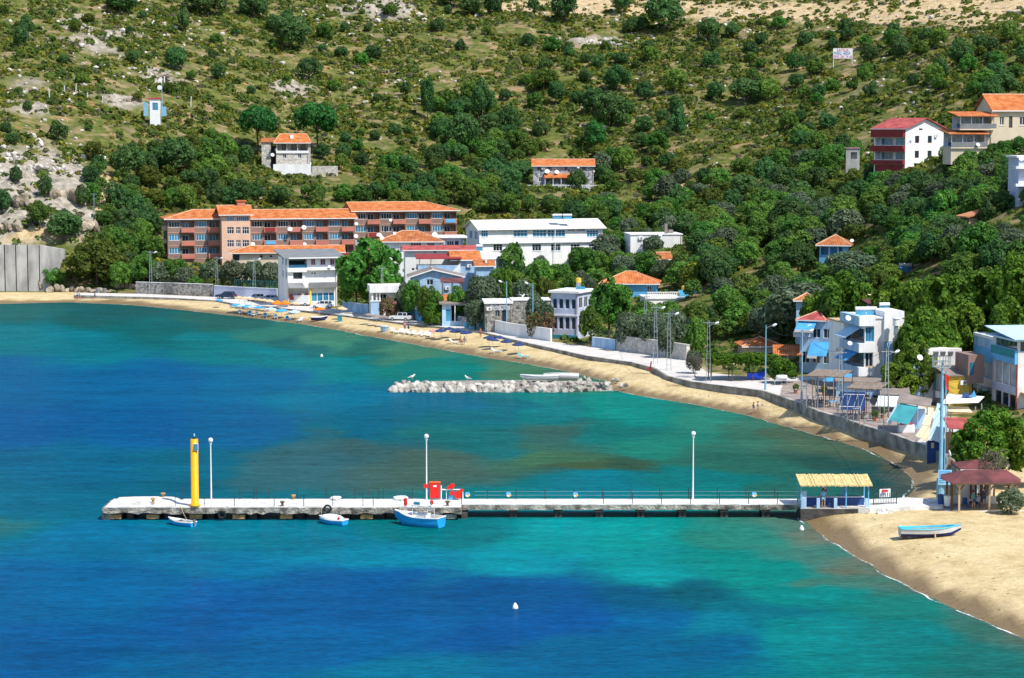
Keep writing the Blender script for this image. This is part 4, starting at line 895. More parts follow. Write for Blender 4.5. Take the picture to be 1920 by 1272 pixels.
for x, z_ in ((-.1, 9.0), (.75, 9.2)): MB().box(x - .12, x + .12, -.2, -.05, z_ - 1.2, z_ + .4).obj('panel_antenna', M_WHITE2, t)
for z_, r_ in ((6.6, .62), (8.4, .42)): MB().lathe([(0.03, 0), (r_, .12), (r_, .3), (.03, .34)], 14).obj('dish', M_WHITE2, t, loc=(-.5, -.25, z_)).rotation_euler = (R(90), 0, 0)
MB().tube([(0, -.05, 9), (.8, -.05, 9)], .05, 5).obj('arm', M_METAL, t)
# red and white house
h = House('hill_house', 'three storey house with red balconies and white gable on the right slope', 'house', 1638, 1697, 442, -48, 12, 330, 241, M_WHITE)
def zz(y): return h.uz('F', 1690, y)[1]
Zs = lambda y: (330 - y) / ppm(437)
for zt_, zb2 in ((258, 272), (284, 299)):
    h.recess('F', .3, h.w - .05, Zs(zb2), Zs(zt_), 1.5)
    for a in (.10, .55): h.win('F', h.w * a, Zs(zb2) + .02, h.w * .36, Zs(zt_) - Zs(zb2) - .15, off=1.4, cols=3, glass=M_GLASSB, frame=M_CREAM, name='balcony_door')
for y0, y1 in ((243, 257), (273, 284), (300, 308)): h.box('balcony_band', M_RED, -.3, h.w, -.75, -.004, Zs(y1), Zs(y0))
h.box('lower_storey', M_RED, .5, h.w - .2, -.3, -.004, -2, Zs(309))
for a, z0 in ((3.0, 268), (7.0, 268), (3.0, 296), (7.0, 296)): h.win('R', a, Zs(z0), 1.3, 1.4, cols=1, frame=M_RED)
h.win('R', 4.2, Zs(244), 1.1, 1.0, cols=1, frame=M_BROWN)
h.walls(); h.gable_x(M_REDROOF, 1.9, .6, cap=False)
h.dish(1708, 268, 10, -.4); REDH = h
# cream house with orange roofs
h = House('hill_house', 'cream house with steep orange roof and stacked verandas at right edge of slope', 'house', 1862, 1985, 384, 8, 9, 292, 206, M_CREAM)
for a, b_ in ((1873.5, 1882), (1911, 1922)): h.wp('F', a, 219, b_, 235, cols=2, sill=True)
h.wp('F', 1891, 218, 1898, 240, cols=1, frame=M_BROWN, name='door'); h.wp('F', 1850, 247, 1858, 258, cols=2); h.walls()
h.gable_x(M_TILE, 2.5, .5)
xa = h.uz('F', 1794, 240)[0]; Zv = lambda y: (292 - y) / ppm(384)
for yt, ym, yb in ((219, 242, 214), (252, 276, 246)):
    off_ = 0 if yt == 219 else -1.5
    h.box('veranda_floor', M_CREAM, xa + off_, -.02 + off_, -1.5, 4, Zv(ym) - .25, Zv(ym)); h.shed('veranda_roof', M_TILE, xa - .6 + off_, .2 + off_, -2.1, Zv(yt) - .05, 3.5, Zv(yb) + .25, .14)
    for k in range(4): MB().tube([(xa + .1 + off_ + k * (-xa) / 3.3, -1.4, Zv(ym)), (xa + .1 + off_ + k * (-xa) / 3.3, -1.4, Zv(yt))], .07, 6).obj('veranda_post', M_WHITE2, h.root)
    h.box('veranda_wall', M_LILAC, xa + .2 + off_, -.02 + off_, 2.8, 3.0, Zv(ym), Zv(yt)); h.box('railing', M_SLATE, xa + off_, -.05 + off_, -1.52, -1.45, Zv(ym) + .05, Zv(ym) + .85)
    for k in range(2): h.win('F', xa + .8 + off_ + k * 2.6, Zv(ym) + .1, 1.6, 1.7, off=2.7, cols=2, glass=M_GLASSB)
h.box('lower_wall', M_CREAM, xa - 1.4, -1.5, -1.2, 3, -1.5, Zv(278)); h.box('lower_wall', M_CREAM, -1.48, -.02, 0.2, 5, -1.5, Zv(243))
h.dish(1827, 272, 8, -1.8); CREAMH = h
h = House('hill_house', 'blue and white house with dish cut by the right edge of the picture', 'house', 1909, 1990, 330, 2, 6, 372, 296, M_LILAC)
Zw = lambda y: (372 - y) / ppm(330)
for y0 in (312, 345): h.box('balcony', M_WHITE, -.6, h.w, -.9, -.004, Zw(y0 + 5), Zw(y0)); h.win('F', 1.0, Zw(y0 + 3) + 1.0, 1.3, 1.4)
h.walls(); h.flat(M_WHITE, .3, .4); h.dish(1911, 298, 10, -1.0)
h = House('hill_house', 'long sloping orange roof poking from trees at right edge', 'house', 1816, 1912, 334, 12, 5, 430, 410, M_TAN)
h.walls(); MB().prism([(-.4, h.h + .1), (h.w + .4, h.h + 2.3), (h.w + .4, h.h + 2.5), (-.4, h.h + .3)], 'y', -.5, 4).obj('roof', M_TILEP, h.root)
MB().prism([(0, 0), (h.w, 0), (h.w, h.h + 2.2), (0, h.h)], 'y', .02, 3.5).obj('gable_wall', M_MAUVE, h.root)
h = House('ruin', 'small roofless stone ruin left of the red balconied house', 'ruin', 1586, 1612, 470, -8, 4, 300, 279, M_CONCG)
h.recess('F', 1.0, 2.3, 0.2, 1.6, .8); h.walls(); h.flat(M_PINK, .2, .15)
# ---- right-hand waterfront houses
h = House('seafront_house', 'blue shaded seafront house with blue awnings, left of the tall white house', 'house', 1499, 1562, 306, -24, 7, 706, 601, M_BLUEW)  # bluish shade is put into the wall colour
Zq = lambda y: (706 - y) / ppm(306)
for i in range(3): h.win('F', .3 + i * 1.5, Zq(632), 1.1, 1.3, frame=M_WHITE2); h.win('F', .3 + i * 1.5, Zq(680), 1.1, 1.6, frame=M_WHITE2)
h.walls(); h.hip(M_REDROOF, 1.0, .5, x1=h.w * .7)
h.shed('awning', M_CANVASBL, -.2, 2.4, -1.9, Zq(616), -.004, Zq(601), .06); h.box('awning_valance', M_CANVASW, -.2, 2.4, -1.93, -1.905, Zq(620), Zq(615))
h.shed('awning', M_CANVASBL, 1.6, 4.3, -2.0, Zq(664), -.004, Zq(640), .06); h.box('awning_valance', M_CANVASW, 1.6, 3.0, -2.03, -2.005, Zq(668), Zq(663))
h.dish(1522, 612, 9, -1.0); h.dish(1512, 626, 8, -1.4); h.box('balcony', M_LILAC, -.6, 1.5, -1.2, -.004, Zq(630), Zq(615) - .3)
h = House('village_house', 'small house with faded orange roof peeping above the blue awning house', 'house', 1493, 1532, 320, -6, 4, 600, 565, M_BLUEW); h.walls(); h.hip(M_TILEW, .9, .5)
h = House('seafront_house', 'narrow pale blue house wing with open terrace, left side of the tall white house', 'house', 1580, 1597, 291, 10, 6, 726, 606, M_WHITE)
Zq = lambda y: (726 - y) / ppm(291)
for y in (640, 672, 700): h.win('F', .35, Zq(y), .75, 1.6, cols=1, frame=M_SKYB, glass=M_GLASS)
h.walls(); h.flat(M_TAN, .18, .2)
h = House('seafront_house', 'tall white three storey house with blue shaded balconies and awnings', 'house', 1620, 1692, 285, 10, 8, 735, 598, M_STAIN)
Zq = lambda y: (735 - y) / ppm(285)
h.recess('L', .3, 7.2, Zq(642), Zq(617), 1.6); h.recess('L', .3, 7.2, Zq(688), Zq(662), 1.6)
for y in (640, 686):
    for k in range(3): h.win('L', .6 + k * 2.2, Zq(y), 1.5, 1.5, off=1.52, cols=2, glass=M_GLASSB)
h.wp('F', 1622, 614, 1638, 641, cols=3, frame=M_SKYB, glass=M_GLASSB); h.wp('F', 1622, 662, 1637, 690, cols=2, frame=M_WHITE2)
h.walls()
for y0, y1, m_ in ((592, 610, M_WHITE), (643, 660, M_WHITE), (688, 705, M_WHITE)):
    h.box('balcony_front', m_, -.9, h.uz('F', 1638, 640)[0], -.45, -.004, Zq(y1), Zq(y0)); h.box('balcony_side', M_BLUEW, -.9, -.005, .005, 7.4, Zq(y1), Zq(y0))  # balcony sides pale blue: their shade painted as colour
for y in (628, 672):
    MB().prism([(-2.2, Zq(y) - .4), (-.02, Zq(y - 14)), (-.02, Zq(y - 14) + .06), (-2.2, Zq(y) - .34)], 'y', 1.2, 5.5).obj('awning', M_CANVASBL if y > 650 else M_CANVASB, h.root)
h.flat(M_WHITE, .2, .15)
b = MB(); xr = h.uz('F', 1655, 600)[0]
h.box('stair_block', M_WHITE, xr, h.w + .02, -.35, 5, Zq(640), Zq(583)); h.box('stair_block_side', M_BLUEW, xr + .05, h.w - .02, -.3, 4.9, -.3, Zq(641))  # lower block tinted blue to carry its shade
h.dish(1584, 596, 11, -1.0); h.dish(1588, 643, 9, -1.0); h.box('planter', M_TAN, .1, 1.2, -.4, -.1, Zq(690), Zq(686)); TALLH = h
water_heater(1626, 595, 288, 40, 'dark blue solar water heater with white tank on the tall white house', hpx=12, yaw=4)
water_heater(1660, 583, 291, 19, 'small solar water heater behind the stair block of the tall white house', hpx=8, yaw=4)
t = thing('water_tank', 'round white water tank on the roof of the tall white house', 'tank', atY(1680, 611, 284))
MB().lathe([(.42, 0), (.42, .85), (.5, .87), (.5, .98), (.1, 1.05)], 14).obj('drum', M_WHITE2, t); MB().tube([(0, 0, -1.2), (0, 0, 0)], .3, 8).obj('stand', M_METAL, t)
h = House('village_house', 'low house with maroon sheet roof behind the tall white house', 'house', 1640, 1695, 300, 8, 5, 610, 576, M_BLUEW); h.walls(); h.shed('roof', M_MAROON, -.4, h.w + .4, -.4, h.h, 5.3, h.h + .6)
h = House('village_house', 'low house with flat beige roof in trees above the maroon sheet roof', 'house', 1668, 1716, 306, 18, 6, 600, 566, M_BLUEW); h.walls(); h.shed('roof', M_CANVASC, -.4, h.w + .4, -.4, h.h, 6.3, h.h + .5)
h = House('seafront_house', 'yellow walled house with brown roof and white block behind, under the wires', 'house', 1778, 1822, 268, 10, 8, 775, 706, M_OCHRE)
Zq = lambda y: (775 - y) / ppm(268)
for k in range(2): h.win('L', .8 + k * 3.2, Zq(740), 1.2, 1.7, cols=2, frame=M_LTBLUEMET, glass=M_GLASSB)
h.walls(); h.shed('roof', M_GREYB, -.3, h.w + .2, -.3, h.h + .01, 4.9, h.h + .75)
h.box('left_shade_panel', M_CONCG, -.06, -.004, .1, 7.9, -.4, h.h - .02)  # grey panel paints the shaded left side over the yellow wall
for k in range(2): h.win('L', .8 + k * 3.2, Zq(740), 1.2, 1.7, cols=2, frame=M_LTBLUEMET, glass=M_GLASSB, off=-.1)
h.box('rear_block', M_STAIN, -1.2, h.w + .6, 5.0, 9.5, -.4, Zq(661)); h.box('side_block', M_BLUEW, -3.2, -1.3, 5.0, 9, -.4, Zq(688))
h.box('oriel', M_MAUVE, h.w - .8, h.w + 1.2, -.8, 3.5, Zq(718), Zq(664)); h.win('L', 1, 1, .5, .5, off=-.07) if False else None
h.box('oriel_window', M_GLASSB, h.w - .6, h.w - .1, -.84, -.805, Zq(702), Zq(678)); h.dish(1740, 676, 12, 3.0); h.box('cooling_unit', M_WHITE2, -.5, -.07, 2.3, 3.1, Zq(750), Zq(738))
h = House('seafront_house', 'tall narrow white house with painted bluish shade, between the yellow house and the corner house', 'house', 1862, 1935, 271, 9, 7, 785, 638, M_BLUEW)  # white house; the shade of its left face is painted as pale blue
Zq = lambda y: (785 - y) / ppm(271)
h.box('side_band', M_SKYB, -.08, -.004, .05, 6.9, Zq(682), Zq(655)); h.win('L', .6, Zq(712), 5.0, 2.0, cols=3, frame=M_SKYB, glass=M_GLASSP)
h.box('side_parapet', M_WHITE, -.14, -.004, .05, 6.9, Zq(728), Zq(712) - .05); h.walls(); h.box('parapet', M_WHITE, -.1, h.w, -.1, h.d, h.h + .005, h.h + .35); h.box('front_block', M_WHITE, -.06, h.w, -.3, -.004, Zq(660), h.h)
h = House('seafront_house', 'corner house with pale blue roof, glazed loft and red drain pipe at right edge', 'house', 1906, 2010, 261, 9, 8, 790, 640, M_STAIN)
Zq = lambda y: (790 - y) / ppm(261)
h.win('L', .3, Zq(656), 6.8, 1.35, cols=5, frame=M_SKYB, glass=M_GLASS); h.wp('F', 1911, 638, 1935, 660, cols=2, frame=M_SKYB)
for y0, y1 in ((684, 726), (742, 776)):
    for k in range(3): h.win('L', .4 + k * 2.25, Zq(y1), 2.0, (y1 - y0) / ppm(261), cols=1, frame=M_PINK, glass=M_GLASSP if y0 < 700 else M_GLASS)
h.walls(); h.flat(M_CANVASB, .2, .7); h.shed('loft_roof', M_CANVASB, -.8, h.w + 1, -.9, h.h + .21, 8.8, h.h + 1.0)
h.box('loft_balcony', M_SKYB, -.35, -.004, .05, 7.9, Zq(683), Zq(657)); h.box('balcony_screen', M_CANVAST, -.4, -.36, .2, 7.6, Zq(671), Zq(657) + .1); h.box('floor_band', M_LILAC, -.12, -.004, .05, 7.9, Zq(741), Zq(728))
MB().tube([(-.12, -.12, 0), (-.12, -.12, Zq(682))], .11, 8).obj('drain_pipe', M_REDROOF, h.root); h.box('front_awning', M_TAN, .4, h.w, -1.3, -.004, Zq(740), Zq(735)); CORNERH = h
h = House('quay_annex', 'low annex with doors, painted in bluish shade, on the quay before the tall white house', 'building', 1567, 1650, 277, -14, 4, 770, 716, M_BLUEW, found=1)  # blue of the walls is the ground floor's shade, painted in
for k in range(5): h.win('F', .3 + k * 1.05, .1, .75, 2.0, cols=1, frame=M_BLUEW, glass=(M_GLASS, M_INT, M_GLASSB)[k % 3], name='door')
h.walls(); h.flat(M_GREYB, .15, .4)
h = House('quay_shed', 'lean-to shed under the low bright bough, its shade painted as dark blue', 'shed', 1655, 1700, 268, -8, 4, 788, 738, M_DKBLUE, found=1)  # dark blue walls carry the lean-to's shade in their colour
h.win('F', .5, .1, .9, 2.0, cols=1, name='door', frame=M_SKYB); h.win('F', 1.7, 1.0, .8, .9, cols=2, frame=M_SKYB); h.walls(); h.shed('roof', M_GREYB, -.4, h.w + .4, -.9, h.h - .1, 4.2, h.h + .5)
# ---- pink shed, vine roof shelters and tiled canopies by the road
h = House('pink_shed', 'low cream and pink shed under the vine by the promenade', 'shed', 1362, 1418, 317, 4, 5, 704, 672, M_CREAM, found=1)
h.box('lower_band', M_PINK, -.03, h.w + .03, -.05, -.004, 0, 1.0); h.win('F', 2.6, .2, .8, 1.7, cols=1, frame=M_BROWN, name='door'); h.walls(); h.flat(M_GREYB, .15, .3)
h = House('village_house', 'low house with orange hip roof behind the vine pergola', 'house', 1396, 1464, 326, 4, 6, 680, 651, M_CREAM); h.walls(); h.hip(M_TILE, 1.1, .5)
canopy('tiled_shelter', 'flat orange tiled shelter on posts beside the blue awning house', 'shelter', 1453, 1502, 306, -6, 4, 700, 666, 650, M_TILE, nposts=3, post=M_METAL)
# ================================================================ PLANTS
L_OAK = mleaf('oak_leaves', ((0.032,0.085,0.028), (0.058,0.138,0.038), (0.108,0.205,0.050)), 0.02, 0.25, 0.5)
L_BROAD = mleaf('broad_leaves', ((0.046,0.122,0.022), (0.088,0.198,0.030), (0.165,0.290,0.042)), 0.03, 0.25, 0.6)
L_BRIGHT = mleaf('plane_leaves', ((0.040,0.095,0.012), (0.095,0.190,0.018), (0.200,0.310,0.030)), 0.015, 0.12, 0.8)
L_OLIVE = mleaf('olive_leaves', ((0.046,0.075,0.040), (0.098,0.144,0.081), (0.172,0.230,0.138)), 0.02, 0.2, 0.8)
L_PINE = mleaf('pine_needles', ((0.019,0.095,0.022), (0.032,0.155,0.030), (0.068,0.223,0.038)), 0.012, 0.15, 0.8)
L_YEL = mleaf('yellowish_leaves', ((0.05,0.085,0.012), (0.10,0.14,0.02), (0.16,0.19,0.03)), 0.02, 0.2, 0.7)
L_DRY = mleaf('grey_twigs', ((0.06,0.055,0.04), (0.11,0.10,0.075), (0.17,0.16,0.12)), 0.02, 0.2, 0.9)
L_PINK = mleaf('oleander_blossom', ((0.04,0.09,0.025), (0.10,0.12,0.04), (0.62,0.14,0.20)), 0.02, 0.15, 2.2)
L_YFLOW = mleaf('yellow_blossom', ((0.04,0.09,0.015), (0.07,0.13,0.02), (0.60,0.50,0.02)), 0.01, 0.1, 1.6)
def crown_mesh(name, seed, m, nl=16, leaves=1500, leaf=0.13, shape='round', spread=0.62, lr=(0.30, 0.46), gap=0.0, jn=0.42):
    rs = np.random.RandomState(seed); c = []
    for i in range(nl):
        if shape == 'cone':
            z = -0.85 + 1.75 * (i + rs.rand()) / nl; rr = max(0.05, 0.72 * (0.95 - z) / 1.9); a = i * 2.4 + rs.rand()
            c.append((math.cos(a) * rr, math.sin(a) * rr, z, rs.uniform(0.20, 0.30) * (0.55 + (0.95 - z) / 2)))
        elif shape == 'umbrella':
            a = i * 2.4 + rs.rand(); rr = 0.78 * math.sqrt((i + .5) / nl)
            c.append((math.cos(a) * rr, math.sin(a) * rr, 0.62 * math.sqrt(max(0, 1 - rr * rr * 1.1)) - 0.15, rs.uniform(0.26, 0.36)))
        else:
            z = 1 - 1.65 * (i + .5) / nl; r0 = math.sqrt(max(0, 1 - z * z)); a = i * 2.4 + rs.rand() * .7; k = spread * rs.uniform(0.75, 1.12)
            c.append((math.cos(a) * r0 * k, math.sin(a) * r0 * k, z * k, rs.uniform(*lr)))
    c = np.array(c)
    n = int(leaves * 1.7); li = rs.randint(0, len(c), n)
    w = c[:, 3] ** 2; li = rs.choice(len(c), n, p=w / w.sum())
    d = rs.normal(size=(n, 3)); d /= np.linalg.norm(d, axis=1)[:, None]
    d[:, 2] = np.where(rs.rand(n) < 0.35, np.abs(d[:, 2]), d[:, 2])
    p = c[li, :3] + d * (c[li, 3] * rs.uniform(0.82, 1.08, n))[:, None]
    keep = np.ones(n, bool)
    for j in range(len(c)):
        q = np.linalg.norm(p - c[j, :3], axis=1) < c[j, 3] * 0.78
        keep &= ~(q & (li != j))
    if gap: keep &= fbm(p[:, 0] * 10 + seed, p[:, 1] * 10 + p[:, 2] * 7, 3.0, 2) > gap
    p = p[keep][:leaves]; d = d[keep][:leaves]; n = len(p)
    nrm = d + rs.normal(size=(n, 3)) * jn + np.array([0, 0, 0.15]); nrm /= np.linalg.norm(nrm, axis=1)[:, None]
    t = np.cross(nrm, rs.normal(size=(n, 3))); t /= np.linalg.norm(t, axis=1)[:, None]; b = np.cross(nrm, t)
    s_ = leaf * rs.uniform(0.6, 1.35, n)[:, None]
    V_ = np.stack([p - t * s_, p - b * s_ * .62, p + t * s_, p + b * s_ * .62], 1).reshape(-1, 3)
    return npmesh(name, V_, np.arange(4 * n).reshape(-1, 4), m)
def trunk_mesh(seed, limbs=4, bend=0.1):
    r_ = random.Random(seed); b = MB()
    top = Vector((r_.uniform(-bend, bend), r_.uniform(-bend, bend), 1.0))
    b.tube([(0, 0, -0.25), (0, 0, 0), top * 0.5 + Vector((r_.uniform(-.04, .04), 0, 0)), top], [0.13, 0.10, 0.075, 0.055], 7)
    for i in range(limbs):
        a = i * 6.28 / limbs + r_.random(); s0 = top * r_.uniform(0.6, 0.98)
        e = s0 + Vector((math.cos(a) * .55, math.sin(a) * .55, r_.uniform(.35, .7)))
        b.tube([s0, (s0 + e) / 2 + Vector((0, 0, -.05)), e], [0.05, 0.036, 0.018], 5)
    return b.mesh('trunk', M_TRUNK, True)
TRUNKS = [trunk_mesh(i) for i in range(5)]
KIND = {}
def kinds(k, m, nvar, **kw): KIND[k] = [crown_mesh('crown', 100 * len(KIND) + i, m, **kw) for i in range(nvar)]
kinds('oak', L_OAK, 9, nl=24, leaves=3000, leaf=0.078, spread=.74, lr=(.18, .42), gap=.2)
kinds('broad', L_BROAD, 9, nl=26, leaves=3400, leaf=0.075, spread=.76, lr=(.16, .40), gap=.25)
kinds('bright', L_BRIGHT, 4, nl=30, leaves=6500, leaf=0.066, spread=0.74, lr=(0.16, 0.34), gap=0.36, jn=.6)
kinds('plane', L_BROAD, 3, nl=28, leaves=5200, leaf=0.07, spread=0.74, lr=(0.16, 0.34), gap=0.36, jn=.6)
kinds('olive', L_OLIVE, 4, nl=20, leaves=2600, leaf=0.085, gap=0.25)
kinds('pine', L_PINE, 3, nl=26, leaves=3600, leaf=0.07, shape='umbrella')
kinds('cone', L_OAK, 2, nl=30, leaves=1700, leaf=0.10, shape='cone')
kinds('yellow', L_YEL, 4, nl=24, leaves=3000, leaf=0.075, spread=.76, lr=(.16, .4), gap=.3)
kinds('dry', L_DRY, 2, nl=22, leaves=1800, leaf=0.06, gap=0.42)
kinds('pink', L_PINK, 2, nl=16, leaves=1500, leaf=0.10)
kinds('yflow', L_YFLOW, 1, nl=16, leaves=1500, leaf=0.09)
L_BUSH = mleaf('bush_leaves', ((0.045,0.095,0.018), (0.080,0.150,0.026), (0.135,0.215,0.040)), 0.03, 0.25, 0.6)
kinds('bush', L_BUSH, 7, nl=16, leaves=1600, leaf=0.10, spread=.76, lr=(.18, .45), gap=.2)
kinds('roundpine', L_PINE, 2, nl=22, leaves=2600, leaf=0.085)
TREES = []      # (root, column, row, adjective)
def plant(kind, p, rad, height, label, cat='tree', name=None, clear=0.12, group=None):
    """tree: trunk from the ground, crown of the given radius reaching the given height"""
    t = thing(name or 'tree', label or 'tree', cat, p, rnd.uniform(0, 6.28), group)
    low = height * clear; ch = (height - low) / 2
    me = rnd.choice(KIND[kind])
    linkmesh('crown', me, t, (0, 0, low + ch * (0.95 if kind != 'pine' else .72)), (rnd.uniform(-.12, .12), rnd.uniform(-.12, .12), 0), (rad * rnd.uniform(.9, 1.12), rad * rnd.uniform(.8, 1.1), ch * rnd.uniform(.92, 1.1) * (1.05 if kind != 'pine' else 1.75)))
    th = low + ch * (0.9 if kind != 'pine' else 0.75); k = max(0.7, min(3.2, rad * 0.62))
    linkmesh('trunk', rnd.choice(TRUNKS), t, (0, 0, 0), (0, 0, rnd.uniform(0, 6)), (k, k, th))
    return t
KN = {'bush': 'green_bush', 'oak': 'holm_oak', 'broad': 'broadleaf_tree', 'bright': 'plane_tree', 'plane': 'plane_tree', 'olive': 'olive_tree', 'pine': 'umbrella_pine', 'cone': 'conifer_tree', 'yellow': 'leafy_tree', 'dry': 'bare_tree', 'pink': 'oleander_bush', 'yflow': 'flowering_bush', 'roundpine': 'pine_tree'}
def tree(kind, px, ybase, wpx, ytop, label=None, Y=None, clear=0.10, cat='tree', name=None):
    if Y is None: p = G(px, ybase)
    else:
        x = atY(px, 500, Y).x; p = Vector((x, Y, max(ground(x, Y), 0.3)))
    s_ = ppm(p.y); hgt = max(1.2, zY(ytop, p.y) - p.z); rad = wpx / s_ / 2
    t = plant(kind, p - Vector((0, 0, .1)), rad, hgt, label, cat, name or KN[kind], clear)
    if label is None: TREES.append((t, px, (ytop + (ybase or ytop + 40)) / 2, kind, rad))
    return t
# trees one can pick out on the slope: kind, column, foot row, width, top row
for a in [('oak',225,24,62,-15),('oak',385,27,74,-20),('oak',475,36,64,-8),('oak',545,96,66,28),('oak',515,60,40,28),('oak',580,150,46,104),('oak',328,131,44,90),('oak',38,90,28,45),('oak',110,266,38,226),('oak',85,371,34,328),('oak',155,390,28,345),
 ('oak',255,407,40,364),('oak',4,400,34,358),('oak',802,224,30,150),('oak',962,250,34,200),('oak',1060,40,58,-18),('oak',1165,28,36,-28),('oak',1245,62,78,-22),('oak',880,30,42,-6),('oak',845,12,52,-25),('oak',1000,27,26,-8),('oak',925,28,36,-14),
 ('oak',1182,62,30,34),('oak',1330,78,42,32),('oak',1340,96,24,66),('broad',1265,176,42,128),('cone',1272,246,46,190),('oak',1334,130,36,96),('roundpine',1116,285,46,224),('oak',1142,242,62,172),('oak',1158,172,54,124),('oak',1042,196,36,152),
 ('broad',1020,172,56,126),('oak',1112,216,52,165),('oak',1408,108,32,76),('oak',1402,192,72,146),('oak',1372,70,30,42),('oak',1505,90,24,60),('roundpine',1490,134,34,100),('broad',1523,142,26,112),('oak',1632,120,36,86),('oak',1802,122,44,76),('oak',1712,166,22,138),
 ('oak',1268,215,36,178),('broad',1330,228,28,212),('yellow',1395,222,28,205),('oak',1340,190,34,150),('broad',1440,190,50,150),('oak',1205,58,26,30),('oak',990,90,26,60),('broad',1035,98,32,68),('oak',820,60,34,34),('broad',735,30,26,8),('oak',700,112,36,85),
 ('oak',760,180,22,152),('oak',640,108,30,86),('broad',610,75,36,40),('broad',820,250,34,205),('oak',870,290,60,205),('oak',905,230,40,150),('broad',880,200,44,152),('cone',915,310,28,250),('oak',345,60,28,14),('oak',530,310,10,294),('broad',60,60,18,42),
 ('oak',120,120,22,102),('oak',250,120,26,90),('oak',410,150,26,120),('oak',50,70,26,25),('yellow',175,300,44,262),('oak',240,340,60,262),('oak',330,330,66,250),('broad',395,320,56,262),('oak',450,390,40,330),('oak',280,330,40,285),('broad',420,300,46,250),
 ('oak',120,452,70,395),('broad',75,430,44,375),('oak',130,440,50,398),('oak',30,345,28,310),('oak',645,300,30,268),('broad',640,320,24,285),('oak',605,300,34,268),('oak',460,310,34,270),('oak',505,245,40,215)]: tree(*a)
tree('pine', 485, 292, 72, 205, 'umbrella pine with round dark crown left of the stone villa', clear=0.36); tree('pine', 596, 290, 78, 198, 'umbrella pine with broad dark crown right of the stone villa', clear=0.36)
tree('olive', 1127, 330, 44, 283, 'silvery olive tree at right end of the rubble stone house')
# by the shore and in the village
tree('yellow', 183, 535, 118, 446, 'large loose yellowish green tree above the left end of the beach'); tree('broad', 100, 545, 44, 500, 'small green bush tree at the foot of the concrete retaining wall')
tree('plane', 693, None, 132, 447, 'large dense green tree at the roadside between shop house and gate lodge', Y=413, clear=.14)
tree('plane', 668, None, 70, 480, 'lower green tree crowding the left of the large roadside tree', Y=417, clear=.14)
for i, a in enumerate([('olive',345,550,50,500),('olive',300,545,46,488),('olive',395,548,48,486),('olive',440,549,52,486),('olive',478,550,50,486),('olive',505,551,44,488),('broad',270,540,50,470),('broad',330,540,60,480),('broad',365,552,40,518),('yellow',400,552,40,520),
   ('broad',262,480,40,415),('oak',275,440,40,380),('broad',225,545,40,490)]): tree(*a)
for a in [('broad',775,None,52,520,396),('broad',800,None,44,535,390),('olive',762,None,40,530,399),('broad',815,None,40,545,389),('broad',860,None,46,535,388),('olive',905,None,78,512,384),('olive',892,None,44,560,377),('broad',930,None,48,500,400),('broad',960,None,52,455,425),('cone',972,None,42,452,424),
  ('olive',985,None,56,520,384),('olive',1005,None,52,550,366),('broad',1010,None,60,490,410),('broad',1050,None,60,495,412),('broad',1095,None,64,462,425),('broad',1075,None,50,510,400),('yellow',1025,None,40,520,392),('bright',945,None,44,505,392),('olive',1020,None,44,560,362),
  ('olive',1180,None,60,585,338),('olive',1225,None,62,578,334),('olive',1270,None,64,580,331),('broad',1305,None,50,600,326),('olive',1250,None,40,600,326),('broad',1200,None,70,575,350),('broad',1250,None,74,565,352),('broad',1300,None,70,570,345),('broad',1160,None,60,505,425),('broad',1120,None,50,470,428)]: tree(a[0], a[1], None, a[3], a[4], None, a[5])
tree('plane', 1142, None, 88, 518, 'big dense roadside tree in front of the orange hip roofed house', Y=351, clear=.22); tree('plane', 1108, None, 48, 572, 'smaller green tree beside the lilac seafront house', Y=347, clear=.2)
tree('dry', 1303, 715, 36, 660, 'crooked thin leaved tree leaning beside the promenade wall', clear=.25); tree('olive', 1300, 706, 34, 655, 'small grey green olive leaning over the promenade', clear=.2)
tree('bright', 1468, 728, 58, 672, 'round bright green tree beneath the tiled shelter', clear=.25)
tree('bright', 813, None, 46, 566, 'bright green vine heap behind the iron garden fence', Y=386, clear=.02, cat='vine', name='vine')
for x, y, w, t_, l_, yy in ((728, 595, 40, 554, 'pink flowering oleander beside the gate lodge', 398), (1004, 0, 34, 582, 'pink oleander left of the lilac seafront house', 360), (1026, 0, 30, 578, 'coral pink oleander touching the lilac seafront house', 359), (1760, 465, 18, 449, 'lone pink oleander on the right slope', None)):
    tree('pink', x, y, w, t_, l_, Y=yy, clear=.05, cat='bush')
tree('yflow', 1297, None, 50, 490, 'bush covered in yellow flowers behind the terrace water heater', Y=392, clear=.05, cat='bush')
tree('olive', 1520, None, 150, 520, 'wide dark olive tree above the red roofed seafront house', Y=326, clear=.05); tree('olive', 1462, None, 100, 545, 'grey green olive tree left of the wide dark olive', Y=330, clear=.05); tree('olive', 1610, None, 110, 470, 'grey olive tree below the small blue and white house', Y=345)
for x, w, t_, Y_, l_ in ((1590, 140, 512, 310, 'tall bright plane tree behind the tall white house'), (1690, 130, 520, 300, 'bright plane tree above the beige roof'), (1740, 130, 580, 281, 'broad bright plane tree right of the tall white house'), (1770, 150, 515, 292, 'bright plane tree crown behind the yellow house'),
      (1845, 150, 500, 290, 'bright plane tree behind the narrow white house'), (1920, 150, 480, 284, 'bright plane tree at the right edge behind the corner house'), (1740, 120, 600, 278, 'lower plane tree left of the yellow house'), (1900, 130, 560, 277, 'plane tree crown above the glazed loft roof'), (1640, 80, 545, 305, 'smaller plane tree behind the solar heaters of the tall white house'), (1722, 90, 640, 274, 'dense plane tree leaning over the stall roofs'), (1706, 60, 600, 284, 'slim plane tree against the right wall of the tall white house'), (1540, 90, 545, 316, 'plane tree rising behind the narrow pale blue wing'), (1805, 110, 560, 283, 'plane tree right behind the white block of the yellow house')):
    tree('bright', x, None, w, t_, l_, Y=Y_, clear=.1)
